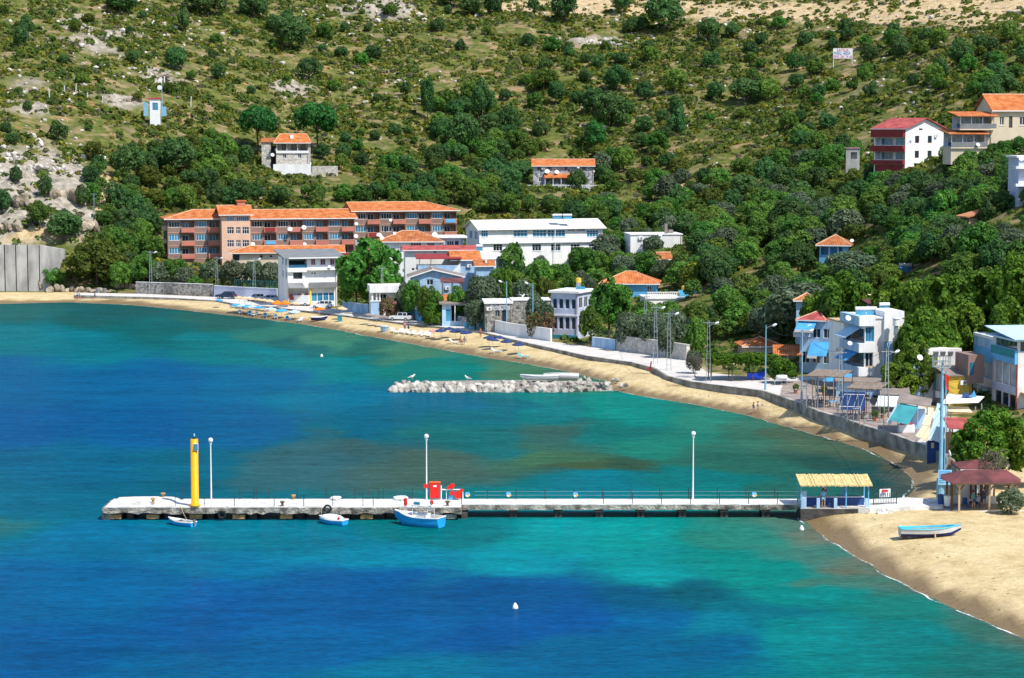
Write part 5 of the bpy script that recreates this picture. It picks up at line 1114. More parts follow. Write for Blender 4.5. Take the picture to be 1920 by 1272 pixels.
tree('bright', 1690, None, 90, 680, 'low bright tree bough over the courtyard by the tall white house', Y=272, clear=.25)
tree('bright', 1862, None, 160, 768, 'bright yellow green tree in front of the red canopy', Y=213, clear=.12); tree('bright', 1935, None, 110, 790, 'bright green tree cut by the right edge above the pavilion', Y=211, clear=.15); tree('bright', 1870, None, 28, 752, 'slender green sapling rising through the red canopy', Y=216, clear=.3)
tree('dry', 1872, None, 70, 840, 'grey half bare tree behind the maroon pavilion roof', Y=204, clear=.35)
tree('olive', 1905, None, 58, 912, 'grey green shrub right of the pavilion', Y=196, clear=.02, cat='bush')
# woods: plants scattered where the photograph shows trees standing close
KEEP = [(290,383,857,482,488),(868,398,1132,490,453),(516,468,636,576,428),(416,460,645,478,450),(700,430,930,516,410),(485,245,640,320,588),(985,296,1118,362,588),(1635,218,1752,318,436),(1778,183,1925,282,380),(1898,285,1925,362,328),(1812,384,1908,414,332),(1533,440,1600,492,370),
 (1033,515,1085,642,358),(1140,500,1242,556,402),(1215,525,1314,562,382),(1183,438,1282,468,450),(1388,484,1422,501,396),(1583,273,1613,298,466),(1483,555,1690,740,282),(1726,620,1925,800,258),(1688,496,1762,512,328),(268,138,310,212,588),(1558,98,1602,128,670),(0,455,122,545,474),(640,555,760,600,395),(1628,436,1658,448,378),(470,285,700,335,590)]
def poly_scatter(poly, n, mix, rr, dmin, hk=(1.5, 2.1), mask=None):
    xs = [p[0] for p in poly]; ys = [p[1] for p in poly]; pts = []; tries = 0
    while len(pts) < n and tries < n * 14:
        tries += 1
        px, py = rnd.uniform(min(xs), max(xs)), rnd.uniform(min(ys), max(ys))
        if not bool(inside(px, py, poly)): continue
        p = G(px, py)
        if any((p - q).length < dmin for q in PLANTED): continue
        if float(seg_dist(p.x, p.y, INNER, False)) < 5: continue
        if any(bool(inside(p.x, p.y, f)) for f in FOOT): continue
        r_ = rnd.uniform(*rr); hgt = r_ * rnd.uniform(*hk); s_ = ppm(p.y); tx = r_ * s_; ty = py - hgt * s_
        if any(px + tx > a and px - tx < c_ and py > b_ and ty < d_ and p.y < Yk for a, b_, c_, d_, Yk in KEEP): continue
        PLANTED.append(p); pts.append(p)
        kind = rnd.choices([k for k, _ in mix], [w for _, w in mix])[0]
        if r_ < rr[0] + (rr[1] - rr[0]) * .33 and kind in ('oak', 'broad'): kind = 'bush'
        t = plant(kind, p - Vector((0, 0, .15)), r_, hgt, None, 'bush' if kind == 'bush' else 'tree', KN[kind], .06)
        TREES.append((t, px, py - hgt * s_ / 2, kind, r_))
PLANTED = []
poly_scatter([(140,330),(400,255),(480,320),(640,340),(870,330),(880,405),(640,384),(300,398),(190,430)], 85, [('oak', 6), ('broad', 4), ('yellow', 1)], (1.7, 3.2), 3.4)
poly_scatter([(820,190),(900,180),(960,260),(1000,300),(985,400),(870,412),(660,378),(700,335),(810,300)], 70, [('oak', 7), ('broad', 3)], (2.0, 3.6), 3.8)
poly_scatter([(990,365),(1120,355),(1150,430),(1000,402),(900,405),(870,395)], 45, [('oak', 4), ('broad', 6)], (1.8, 3.2), 3.2)
poly_scatter([(1110,290),(1200,250),(1260,310),(1330,345),(1400,300),(1520,200),(1640,330),(1640,430),(1500,480),(1380,470),(1150,430),(1120,360)], 110, [('oak', 5), ('broad', 5), ('olive', 1), ('yellow', 1)], (1.6, 3.4), 3.8)
poly_scatter([(1130,440),(1300,405),(1640,400),(1640,560),(1480,640),(1340,640),(1200,600),(1130,520)], 130, [('broad', 8), ('oak', 3), ('olive', 2)], (1.8, 3.3), 3.0)
poly_scatter([(1640,335),(1760,305),(1920,265),(1935,640),(1700,600),(1640,560)], 165, [('broad', 6), ('oak', 5), ('olive', 1), ('cone', 1), ('roundpine', 1)], (1.6, 3.1), 2.4)
poly_scatter([(1640,70),(1925,60),(1925,200),(1780,195)], 34, [('oak', 5), ('broad', 5)], (1.6, 3.2), 5.0)
poly_scatter([(1380,40),(1640,60),(1640,210),(1420,210)], 26, [('oak', 5), ('broad', 5)], (1.4, 2.8), 6.0)
poly_scatter([(150,470),(290,420),(300,540),(200,530)], 16, [('oak', 4), ('broad', 5)], (1.8, 3.2), 3.2)
poly_scatter([(930,505),(1040,485),(1200,490),(1200,590),(1110,600),(960,570)], 40, [('broad', 6), ('olive', 3)], (1.6, 2.8), 3.0)
poly_scatter([(980,100),(1220,90),(1260,290),(1000,290)], 34, [('oak', 7), ('broad', 3)], (1.4, 2.9), 6.0)
poly_scatter([(440,30),(960,20),(960,200),(640,260),(440,180)], 30, [('oak', 7), ('broad', 3)], (1.0, 2.2), 8.0)
poly_scatter([(0,20),(440,20),(440,300),(0,300)], 34, [('oak', 6), ('broad', 3), ('yellow', 2)], (0.9, 2.0), 8.0)
poly_scatter([(1860,300),(1935,290),(1935,480),(1860,480)], 30, [('broad', 7), ('oak', 3)], (1.4, 2.6), 2.0)
poly_scatter([(640,250),(820,250),(820,330),(660,330)], 16, [('oak', 6), ('broad', 4)], (1.0, 2.0), 5.0)
# say which tree is which: nearest landmark, side of it and rank
MARKS = [(575,400,'the hotel left wing'),(760,385,'the hotel right wing'),(355,395,'the hotel hipped end'),(548,280,'the pine flanked villa'),(1055,325,'the rubble stone house'),(1000,440,'the white guest house'),(1235,455,'the white flat block'),(1405,493,'the small grey roofed shed'),(1570,465,'the small blue and white house'),
 (1695,275,'the red balconied house'),(1860,235,'the cream house with verandas'),(1860,400,'the long sloping roof'),(1725,503,'the long pale solar heater'),(1580,113,'the for sale sign'),(290,190,'the antenna hut'),(1100,78,'the pale crag'),(60,330,'the left cliff'),(1262,545,'the white roof terrace'),(1060,590,'the lilac house'),(575,525,'the shop house'),
 (60,500,'the concrete retaining wall'),(1245,30,'the great oak at the top'),(850,480,'the red canopied terrace'),(545,60,'the lone twin oaks uphill'),(1335,340,'the lone lamp post uphill'),(1440,650,'the vine pergola'),(1640,650,'the tall white house'),(1600,286,'the roofless ruin'),(325,525,'the roadside rubble wall'),(1380,430,'the bare earth patch mid slope'),(1275,352,'the sandy clearing'),(200,380,'the yellow earth gully'),(1760,30,'the sandy road cut')]
ADJ = {'bush': 'rounded green bush', 'oak': 'dark green oak', 'broad': 'mid green leafy tree', 'bright': 'bright green plane tree', 'plane': 'dense green tree', 'olive': 'grey green olive', 'cone': 'dark pointed conifer', 'yellow': 'yellowish green tree', 'roundpine': 'rounded green pine', 'dry': 'thin bare tree', 'pine': 'umbrella pine', 'pink': 'pink bush', 'yflow': 'yellow bush'}
ORD = ['', 'second ', 'third ', 'fourth ', 'fifth ', 'sixth ', 'seventh ', 'eighth ', 'ninth ', 'tenth ', 'eleventh ', 'twelfth ', 'thirteenth ', 'fourteenth ', 'fifteenth ', 'sixteenth ', 'seventeenth ', 'eighteenth ', 'nineteenth ', 'twentieth ', 'twenty first ', 'twenty second ', 'twenty third ', 'twenty fourth ', 'twenty fifth ']
_cells = {}
for t, x, y, k, r_ in TREES:
    m_ = min(MARKS, key=lambda q: math.hypot(q[0] - x, (q[1] - y) * 1.4)); dx, dy = x - m_[0], y - m_[1]
    side = ('right of' if dx > 0 else 'left of') if abs(dx) > abs(dy) * 1.3 else ('below' if dy > 0 else 'above')
    _cells.setdefault((m_[2], side, k), []).append((math.hypot(dx, dy), t))
for (mk_, side, k), lst in _cells.items():
    lst.sort(key=lambda q: q[0])
    for i, (_, t) in enumerate(lst):
        if i < len(ORD): t['label'] = f'{ADJ[k]}, {ORD[i]}nearest {side} {mk_}'
        else: t['label'] = f'{ADJ[k]} in the far thicket {side} {mk_}'
        t['group'] = {'oak': 'oaks on the hillside', 'broad': 'leafy trees on the slope and in the village', 'olive': 'olive trees of the gardens'}.get(k, 'other trees about the bay')
# ---------------------------------------------------------------- scrub, weeds and stones that nobody could count
def shrub_field(name, label, m, n, seed, classes, size, quads=18, flat=0.75, yr=(395, 880), dm=12, thr=.51):
    rs = np.random.RandomState(seed)
    x = rs.uniform(-230, 200, n * 6); y = rs.uniform(*yr, n * 6)
    jx = np.clip(np.searchsorted(GX, x) - 1, 0, nx - 2); jy = np.clip(np.searchsorted(GY, y) - 1, 0, ny - 2)
    fx = (x - GX[jx]) / (GX[jx + 1] - GX[jx]); fy = (y - GY[jy]) / (GY[jy + 1] - GY[jy])
    bil = lambda A: (A[jy, jx] * (1 - fx) + A[jy, jx + 1] * fx) * (1 - fy) + (A[jy + 1, jx] * (1 - fx) + A[jy + 1, jx + 1] * fx) * fy
    z = bil(ZZ); di = bil(DI); rk = bil(rockm.reshape(ny, nx)); ct = bil(cutm.reshape(ny, nx))
    px, py = project(x, y, z)
    cl = fbm(x + 800, y, 30, 3); pr = fbm(x, y + 400, 11, 4)
    ok = (di > dm) & (px > -60) & (px < 1980) & (py > -70) & (rs.rand(len(x)) > np.clip(rk * 0.6 + ct * 0.66, 0, 0.97)) & (cl > classes[0]) & (cl < classes[1]) & (pr + rs.rand(len(x)) * .22 > thr)
    for f in FOOT: ok &= ~inside(x, y, f)
    ok &= ~(inside(px, py, [(0, 455), (122, 458), (122, 560), (0, 560)]))
    idx = np.nonzero(ok)[0][:n]; x, y, z = x[idx], y[idx], z[idx]; n = len(idx)
    r_ = rs.uniform(*size, n) * (0.45 + 1.0 * rs.rand(n) ** 1.5)
    d = rs.normal(size=(n, quads, 3)); d /= np.linalg.norm(d, axis=2)[..., None]; d[..., 2] = np.abs(d[..., 2])
    P = np.stack([x, y, z - 0.05], 1)[:, None, :] + d * r_[:, None, None] * np.array([1, 1, flat]) * rs.uniform(.75, 1.1, (n, quads, 1))
    nr = d + rs.normal(size=d.shape) * .4; nr /= np.linalg.norm(nr, axis=2)[..., None]
    t = np.cross(nr, rs.normal(size=d.shape)); t /= np.linalg.norm(t, axis=2)[..., None]; b = np.cross(nr, t)
    s_ = (r_[:, None, None] * rs.uniform(.34, .62, (n, quads, 1)))
    V_ = np.stack([P - t * s_, P - b * s_ * .75, P + t * s_, P + b * s_ * .75], 2).reshape(-1, 3)
    tag(linkmesh(name, npmesh(name, V_, np.arange(len(V_)).reshape(-1, 4), m)), label, 'scrub', kind='stuff')
S_YEL = mleaf('yellow_scrub', ((0.085,0.095,0.012), (0.155,0.170,0.020), (0.235,0.230,0.034)), 0, 0.0, 0.25)
S_GRN = mleaf('green_scrub', ((0.042,0.078,0.014), (0.082,0.130,0.020), (0.140,0.185,0.030)), 0, 0.0, 0.25)
S_GRY = mleaf('grey_scrub', ((0.068,0.068,0.041), (0.115,0.115,0.068), (0.176,0.162,0.108)), 0, 0.0, 0.25)
shrub_field('yellow_scrub', 'low yellow green scrub covering the hillside', S_YEL, 14000, 11, (0.0, 1.0), (0.5, 1.15))
shrub_field('green_scrub', 'low green bushes covering the hillside', S_GRN, 17000, 12, (0.0, 1.0), (0.6, 1.4))
shrub_field('undergrowth', 'low green undergrowth between the village gardens', mleaf('undergrowth', ((0.034,0.081,0.016), (0.069,0.138,0.025), (0.127,0.196,0.034)), 0, 0.0, 0.3), 8500, 14, (0.0, 1.0), (0.35, 0.85), yr=(240, 520), dm=4, thr=.36)
shrub_field('grey_scrub', 'dry grey brown scrub between the bushes', S_GRY, 9000, 13, (0.0, 1.0), (0.45, 0.85))
def rock_mesh(name, seed, m, sub=2, jag=0.25, flat=0.75):
    bm = bmesh.new(); bmesh.ops.create_icosphere(bm, subdivisions=sub, radius=1.0); rs = np.random.RandomState(seed)
    pl = [(Vector(rs.normal(size=3)).normalized(), rs.uniform(.55, .9)) for _ in range(9)]
    for v in bm.verts:
        for n_, d_ in pl:
            k = v.co.dot(n_)
            if k > d_: v.co -= n_ * (k - d_) * .92
        v.co += Vector(rs.normal(size=3)) * jag * .14; v.co.z *= flat
    me = bpy.data.meshes.new(name); bm.to_mesh(me); bm.free(); me.materials.append(m); return me
M_ROCK = mk('limestone', (0.42,0.385,0.34), .9, .35, .8, .5, 4, col2=(0.66,0.62,0.56), rnd_obj=.15)
M_ROCKT = mk('tan_rock', (0.27,0.22,0.165), .95, .4, .6, .8, 3, col2=(0.44,0.37,0.28), detail=8, rnd_obj=.12)
ROCKS = [rock_mesh('rock', i, M_ROCK) for i in range(7)]; ROCKT = [rock_mesh('outcrop', 50 + i, M_ROCKT, 3, .3, .8) for i in range(4)]
def scree(n, seed):
    rs = np.random.RandomState(seed); bm = bmesh.new(); bmesh.ops.create_icosphere(bm, subdivisions=1, radius=1.0); bv = np.array([v.co[:] for v in bm.verts]); bf = np.array([[v.index for v in f.verts] for f in bm.faces]); bm.free()
    px = rs.uniform(-20, 1940, n * 3); py = rs.uniform(-20, 330, n * 3); w = np.zeros(n * 3)
    for cx, cy, rx, ry, a in ((70,330,120,60,1),(60,180,90,60,.7),(250,60,200,60,.8),(690,25,250,45,.8),(560,165,70,40,.6),(740,150,90,30,.6),(1120,80,120,20,.7),(1400,45,400,30,.6),(1600,150,200,90,.25),(300,145,60,25,.8),(1700,60,200,40,.6)): w = np.maximum(w, a * blob(px, py, cx, cy, rx, ry))
    sel = np.nonzero(rs.rand(n * 3) < w + .06)[0][:n]; Vs = []; Fs = []
    for k, i in enumerate(sel):
        p = G(px[i], py[i], 470.0); r_ = rs.uniform(.2, .7) * (1 + 1.2 * (rs.rand() > .93)); a = rs.uniform(0, 6.28)
        v = bv * (1 + rs.normal(size=(len(bv), 1)) * .18) * np.array([r_, r_ * rs.uniform(.6, 1), r_ * rs.uniform(.5, .8)])
        v = np.stack([v[:, 0] * math.cos(a) - v[:, 1] * math.sin(a), v[:, 0] * math.sin(a) + v[:, 1] * math.cos(a), v[:, 2]], 1) + np.array([p.x, p.y, p.z + r_ * .2])
        Vs.append(v); Fs.append(bf + k * len(bv))
    tag(linkmesh('scree', npmesh('scree', np.concatenate(Vs), np.concatenate(Fs), M_ROCK)), 'loose pale stones strewn over the slope', 'stones', kind='stuff')
scree(2000, 21)
for i, (px, py, w, hgt, t_, l_) in enumerate([(60,318,70,30,0,'jagged grey limestone crag near the left edge'),(110,322,40,26,0,'grey crag block right of the jagged limestone crag'),(25,300,40,22,0,'small grey crag at the left edge'),(40,385,90,50,1,'smooth tan rock face at the left edge'),(125,372,80,60,1,'large smooth tan rock face above the retaining wall'),(150,430,80,50,1,'tan rock slab beside the gully'),(15,430,60,40,1,'yellowish rock below the left cliff'),
   (300,145,46,20,1,'bare tan rock dome above the antenna hut'),(340,155,36,16,1,'pale rock slab right of the rock dome'),(245,190,46,20,1,'tan rock slab left of the antenna hut'),(245,130,26,10,0,'small grey rock left of the rock dome'),(1102,80,22,18,0,'small pale crag on the upper slope'),(1138,84,32,20,0,'larger pale crag on the upper slope'),(1162,86,16,12,0,'lowest pale crag on the upper slope'),
   (308,300,26,14,0,'white boulder above the hotel end'),(362,285,18,30,0,'upright grey boulder above the hotel'),(60,172,40,16,1,'flat tan rocks on the left slope'),(35,195,50,22,1,'broad tan rock on the left slope'),(75,540,60,55,1,'pale rock face right of the concrete retaining wall'),(120,548,70,30,1,'low pale rocks under the yellowish tree'),(180,548,80,24,1,'dark wet looking rocks above the beach end'),(235,540,50,28,1,'rock bank left of the rubble wall'),(150,160,30,10,0,'grey rock on the left slope above fence posts'),(1200,150,18,8,0,'small grey rock among mid slope oaks')]):
    p = G(px, py); s_ = ppm(p.y); t = thing('rock_outcrop', l_, 'rock', p, 0); rw = w / s_ / 2 * .8; rh = hgt / s_ / 2 * .7
    for j in range(6): linkmesh('boulder', rnd.choice(ROCKT if t_ else ROCKS), t, ((j - 2.5) * rw * .36, rnd.uniform(-.3, .3) * rw, rh * rnd.uniform(.1, .5)), (rnd.uniform(-.5, .5), rnd.uniform(-.5, .5), rnd.uniform(0, 6)), (rw * rnd.uniform(.22, .45), rw * rnd.uniform(.2, .35), rh * rnd.uniform(.6, 1.3)))
# ================================================================ ALONG THE WATER
def W0(px, py, z): return atZ(px, py, z)
# ---- garden walls and fences on the landward side of the promenade
def garden_wall(label, pts, hgt, m, cop=M_WHITE2, thick=.3, name='garden_wall'):
    P = [atR(px, py) for px, py in pts]; t = thing(name, label, 'wall', P[0]); b = MB(); c_ = MB()
    for a, e in zip(P[:-1], P[1:]):
        a = a - P[0]; e = e - P[0]; d = (e - a).normalized(); n_ = Vector((-d.y, d.x, 0)) * thick; o = Vector((d.y, -d.x, 0)) * .05
        b.hexa([a + Vector((0,0,-.5)), e + Vector((0,0,-.5)), e + n_ + Vector((0,0,-.5)), a + n_ + Vector((0,0,-.5))], [a + Vector((0,0,hgt)), e + Vector((0,0,hgt)), e + n_ + Vector((0,0,hgt)), a + n_ + Vector((0,0,hgt))])
        h0, h1 = Vector((0,0,hgt + .003)), Vector((0,0,hgt + .1))
        c_.hexa([a + o + h0, e + o + h0, e + n_ - o + h0, a + n_ - o + h0], [a + o + h1, e + o + h1, e + n_ - o + h1, a + n_ - o + h1])
    b.obj('wall_body', m, t)
    if cop: c_.obj('coping', cop, t)
    return t
garden_wall('rubble stone wall along the far left of the promenade', [(255,551),(330,553.5),(398,556)], 2.4, M_STONE)
garden_wall('pale grey plastered wall behind the parked cars', [(401,556.5),(460,560),(519,563)], 2.2, M_LILAC)
garden_wall('low pale blue wall beneath the large roadside tree', [(642,583),(690,589)], 1.7, M_BLUEW)
garden_wall('brown plastered wall beside the parked white car', [(727,594.5),(764,599)], 1.5, M_TAN)
garden_wall('blue boarded gate wall left of the iron fence', [(765,599.5),(790,602.5)], 1.9, M_SKYB)
garden_wall('bluish patterned stone wall near the turquoise bins', [(858,611),(898,615.5)], 1.7, M_STONEB, None)
garden_wall('dark green boarded gate between stone wall and white wall', [(900,616.5),(921,621)], 1.8, M_CANVAST, None)
garden_wall('long white garden wall left of the lilac house', [(923,622),(956,629),(1032,640)], 1.9, M_WHITE)
garden_wall('low white wall under the big roadside tree', [(1110,651),(1153,656)], 1.5, M_BLUEW)
garden_wall('rough rubble retaining wall below the olive trees', [(1156,657),(1220,666),(1287,676)], 2.3, M_STONEP, None, .6)
def iron_fence(label, pts, hgt, gap=.22, m=M_DKMET):
    P = [atR(px, py) for px, py in pts]; t = thing('iron_fence', label, 'fence', P[0])
    bars = MB(); rails = MB()
    for a, e in zip(P[:-1], P[1:]):
        a = a - P[0]; e = e - P[0]; n_ = int((e - a).length / gap)
        for i in range(n_ + 1):
            p = a + (e - a) * i / n_; bars.tube([p, p + Vector((0, 0, hgt))], .025, 4)
        for z_ in (.15, hgt - .1): rails.tube([a + Vector((0,0,z_)), e + Vector((0,0,z_))], .035, 4)
    bars.obj('bars', m, t); rails.obj('rail', m, t)
    return t
iron_fence('dark iron fence in front of the bright vine', [(791,602.5),(856,611)], 1.7)
iron_fence('thin iron fence above the low white wall by the big roadside tree', [(1112,650),(1153,655)], 2.6)
iron_fence('tall green iron fence behind the grey plastered wall', [(440,557),(518,561)], 3.6, .45, M_CANVAST)
iron_fence('dark iron gate in the rubble wall at far left', [(308,553),(326,553.6)], 3.0)
# ---- big concrete retaining wall at the far left, cast in panels
t = thing('retaining_wall', 'large grey concrete retaining wall at the left edge', 'wall', atY(0, 543, 474))
o0 = atY(0, 543, 474); s_ = ppm(474)
def rw(px, py): p = atY(px, py, 474) - o0; return p.x, p.z
for i, (a, b_) in enumerate(((-60, -26), (-25.9, 9), (9.1, 30), (30.1, 52), (52.1, 74))):
    x0, z0 = rw(a, 545); x1, z1 = rw(b_, 460)
    MB().box(x0, x1, 0, 1.2 + .02 * (i % 2), -1, z1 - .3 * (i % 2) * 0).obj('panel', M_CONCG, t)
MB().box(rw(-60, 545)[0], rw(73, 545)[0], .03, 1.1, -1, rw(0, 461)[1]).obj('core', M_CONCG, t)
x0, _ = rw(74.1, 545); x1, z1 = rw(120, 468)
MB().prism([(x0, -1), (x0 + 1.2, -1), (x1, z1 - 2.5), (x1, z1), (x0, rw(74, 460)[1])], 'y', 0, 1.2).obj('panel', M_CONCG, t)
for y_ in (): MB().box(rw(-60, 0)[0], rw(74, 0)[0], -.06, -.004, rw(0, y_)[1], rw(0, y_)[1] + .12).obj('joint_strip', M_GREYB, t)
t2 = MB().tube([(0, 0, -.3), (0, 0, 1.9)], .14, 8).obj('marker_post', M_WHITE2, None, loc=G(33, 541)); tag(t2, 'short white marker post before the concrete retaining wall', 'post')
# ---- pier
DZ = 1.25
pA = W0(200, 950.5, DZ); pB = W0(866, 950.5, DZ); pN0 = W0(866, 946, DZ); pN1 = W0(1502, 946, DZ); yF = W0(960, 935.6, DZ).y; yN = pA.y; yn = pN0.y
PIER = thing('pier', 'long white decked concrete pier on stubby piles', 'pier', (0, 0, 0))
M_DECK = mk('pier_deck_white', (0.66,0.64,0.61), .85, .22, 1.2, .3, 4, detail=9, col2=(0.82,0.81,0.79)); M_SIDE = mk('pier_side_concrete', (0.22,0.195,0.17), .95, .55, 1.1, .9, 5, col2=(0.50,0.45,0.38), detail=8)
M_RUST = mk('rusty_concrete', (0.42,0.24,0.10), .95, .4, 2.5, .5, 6); M_PILE = mk('dark_wet_concrete', (0.06,0.055,0.05), .8, .4, 1.2, .4, 4)
def X(px, Y=201.0): return atY(px, 960, Y).x
def ragged_slab(x0, x1, y0, y1, z0, z1, m, st=.7, jit=.10, seed=1):
    r_ = random.Random(seed); b = MB(); n_ = max(2, int((x1 - x0) / st)); prev = None
    for i in range(n_ + 1):
        x = x0 + (x1 - x0) * i / n_; j = [r_.uniform(-jit, jit) for _ in range(4)]
        ring = [(x, y0 + j[0], z0 + j[1]), (x, y0 + j[2] * .5, (z0 + z1) / 2), (x, y0 + abs(j[3]) * .3, z1), (x, y1, z1), (x, y1, z0)]
        k = len(b.v); b.v += ring
        if prev is not None: b.f += [(prev + q, prev + (q + 1) % 5, k + (q + 1) % 5, k + q) for q in range(5)]
        else: b.f.append(tuple(range(k, k + 5)))
        prev = k
    b.f.append(tuple(range(prev, prev + 5))[::-1]); return b
seg = [200, 310, 420, 530, 640, 750, 866]
for i, (a, b_) in enumerate(zip(seg[:-1], seg[1:])):
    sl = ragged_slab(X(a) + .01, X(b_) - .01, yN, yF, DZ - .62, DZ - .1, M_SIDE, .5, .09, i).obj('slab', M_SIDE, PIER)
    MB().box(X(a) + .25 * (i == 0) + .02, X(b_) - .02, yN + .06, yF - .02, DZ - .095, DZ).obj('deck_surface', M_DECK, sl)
seg = [866, 945, 1024, 1103, 1182, 1262, 1342, 1422, 1502]
for i, (a, b_) in enumerate(zip(seg[:-1], seg[1:])):
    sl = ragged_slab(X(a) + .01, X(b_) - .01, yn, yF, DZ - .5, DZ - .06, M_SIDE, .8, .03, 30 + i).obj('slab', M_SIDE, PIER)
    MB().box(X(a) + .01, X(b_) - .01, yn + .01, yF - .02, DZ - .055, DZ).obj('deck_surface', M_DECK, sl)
# worn raised slab at the seaward end
r_ = random.Random(5); top = [(X(212), .0), (X(216), .16), (X(245), .22), (X(290), .24), (X(318), .2), (X(334), .0)]
MB().prism([(a, DZ + .003 + z_) for a, z_ in top], 'y', yN + .9, yF - .1).obj('worn_slab', M_DECK, PIER)
ragged_slab(X(197), X(212), yN + .4, yF - .5, -.2, DZ - .35, M_SIDE, .4, .2, 77).obj('broken_end', M_SIDE, PIER)
for px in (222, 292, 372, 452, 540, 625, 690, 790, 845):
    MB().box(X(px) - .55, X(px) + .55, yN + .25, yN + .9, DZ - 1.15, DZ - .75).obj('pile_cap', M_SIDE if px % 2 else M_RUST, PIER); 
    for dx in (-.1, 1.0):
        MB().box(X(px) + dx, X(px) + dx + .55, yN + .9, yN + 1.5, -1.6, DZ - .73).obj('pile', M_PILE, PIER)
        MB().box(X(px) + dx, X(px) + dx + .55, yF - 1.2, yF - .6, -1.6, DZ - .73).obj('pile', M_PILE, PIER)
for px in (868, 962, 1046, 1122, 1200, 1278, 1356, 1434):
    MB().box(X(px) - .4, X(px) + .4, yn + .1, yF - .1, DZ - .72, DZ - .52).obj('pile_cap', M_PILE, PIER)
    for dx in (-.3, .08): MB().box(X(px) + dx, X(px) + dx + .3, yn + .3, yn + .75, -1.6, DZ - .73).obj('pile', M_PILE, PIER); MB().box(X(px) + dx, X(px) + dx + .3, yF - .75, yF - .3, -1.6, DZ - .73).obj('pile', M_PILE, PIER)
post = MB().tube([(0, 0, 0), (0, 0, 1.05)], .035, 6).mesh('railing_post', M_DKMET)
for px in [343 + 53.8 * k for k in range(10)] + [914 + 53.8 * k for k in range(11)]: linkmesh('railing_post', post, PIER, (X(px, yF), yF - .12, DZ))
for px in (334, 388, 444, 518, 573, 627, 683, 702): linkmesh('railing_post', post, PIER, (X(px), yN + .35, DZ))
for px in [1131 + 54.2 * k for k in range(7)] + [866]: linkmesh('railing_post', post, PIER, (X(px), yn + .2, DZ))
for a, b_ in ((471.5, 477.5), (688, 708)): MB().tube([(X(a), yF - .3, DZ), (X(a), yF - .3, DZ + 1), (X(b_), yF - .3, DZ + 1), (X(b_), yF - .3, DZ)], .035, 5).obj('mooring_frame', M_DKMET, PIER)
wr = MB()
for z_ in (.35, .7): wr.tube([(X(890, yF), yF - .12, DZ + z_), (X(1500, yF), yF - .12, DZ + z_)], .012, 4)
wr.obj('railing_wire', M_METAL, PIER)
ty = MB(); 
for k in range(18):
    a0, a1 = 2 * math.pi * k / 18, 2 * math.pi * (k + 1) / 18; ty.tube([(math.cos(a0) * .3, 0, math.sin(a0) * .3), (math.cos(a1) * .3, 0, math.sin(a1) * .3)], .10, 6, False)
tym = ty.mesh('tyre_fender', mk('tyre_rubber', (0.02,0.02,0.022), .7), True)
for px, z_ in ((422, .55), (618, 1.1)): linkmesh('tyre_fender', tym, PIER, (X(px), yN - .16, z_))
for px, yy, m_ in ((300, yF - .4, M_RUST), (291, yN + 1.0, M_RUST), (533, yN + .5, M_BROWN), (546, yF - .3, M_RUST), (840, yN + .6, M_BROWN)): MB().lathe([(.2, 0), (.12, .08), (.11, .24), (.22, .3), (.2, .42)], 10, (X(px), yy, DZ + (.2 if px in (300, 291) else 0))).obj('bollard', m_, PIER)
# bundles of white nets on the deck
for px, l_ in ((627, 'small heap of white net on the pier behind the covered boat'), (749, 'white net heap on the pier left of the fishing boat')):
    t = rock_mesh('net', px, M_CANVASW, 2, .5, .5); o = linkmesh('net_heap', t, None, (X(px), yF - .7, DZ + .2), (0, 0, 0), (.55 if px < 700 else .75, .4, .45)); tag(o, l_, 'net')
# ---- beacon, pier lamps
t = thing('beacon_tower', 'yellow round beacon tower with solar panel on the pier', 'beacon', (X(371), yN + .35, DZ)); hb = (950 - 823) / ppm(201)
MB().lathe([(.50, 0), (.50, .18), (.34, .2), (.34, hb), (.28, hb + .02)], 24).obj('tower', mk('beacon_yellow', (0.78,0.39,0.004), .45, .05, 1.0), t, True)
MB().lathe([(.13, hb + .02), (.13, hb + .22), (.06, hb + .24)], 12).obj('lantern_base', M_DKMET, t); MB().lathe([(.08, hb + .24), (.09, hb + .4), (.02, hb + .52)], 10).obj('lantern', M_LTBLUEMET, t)
MB().hexa([(-.02, -.42, hb - .95), (.36, -.42, hb - .95), (.36, -.38, hb - .95), (-.02, -.38, hb - .95)], [(-.02, -.36, hb - .4), (.36, -.36, hb - .4), (.36, -.32, hb - .4), (-.02, -.32, hb - .4)]).obj('solar_panel', M_GLASSB, t); MB().box(-.06, .4, -.35, -.30, hb - 1.0, hb - .36).obj('panel_frame', M_WHITE2, t)
def pier_lamp(px, ytop, Y, label):
    hh = (937 - ytop) / ppm(Y) + .1; t = thing('pier_lamp', label, 'lamp post', (X(px, Y), Y, DZ), 0, 'lamp posts on the pier')
    MB().tube([(0, 0, 0), (0, 0, hh - .3)], [.07, .045], 8).obj('post', M_WHITE2, t); MB().lathe([(.04, hh - .55), (.13, hh - .3), (.06, hh - .28)], 10).obj('collar', M_WHITE2, t)
    MB().lathe([(.02, hh - .28), (.17, hh - .2), (.22, hh - .03), (.15, hh + .13), (.02, hh + .18)], 14).obj('globe', M_DISH, t, True)
pier_lamp(396.5, 815, yN + 1.2, 'white globe lamp post right of the yellow beacon'); pier_lamp(800, 817, yF - .5, 'white globe lamp post behind the fishing boat'); pier_lamp(1299, 812, yF - .4, 'white globe lamp post near the landward half of the pier')
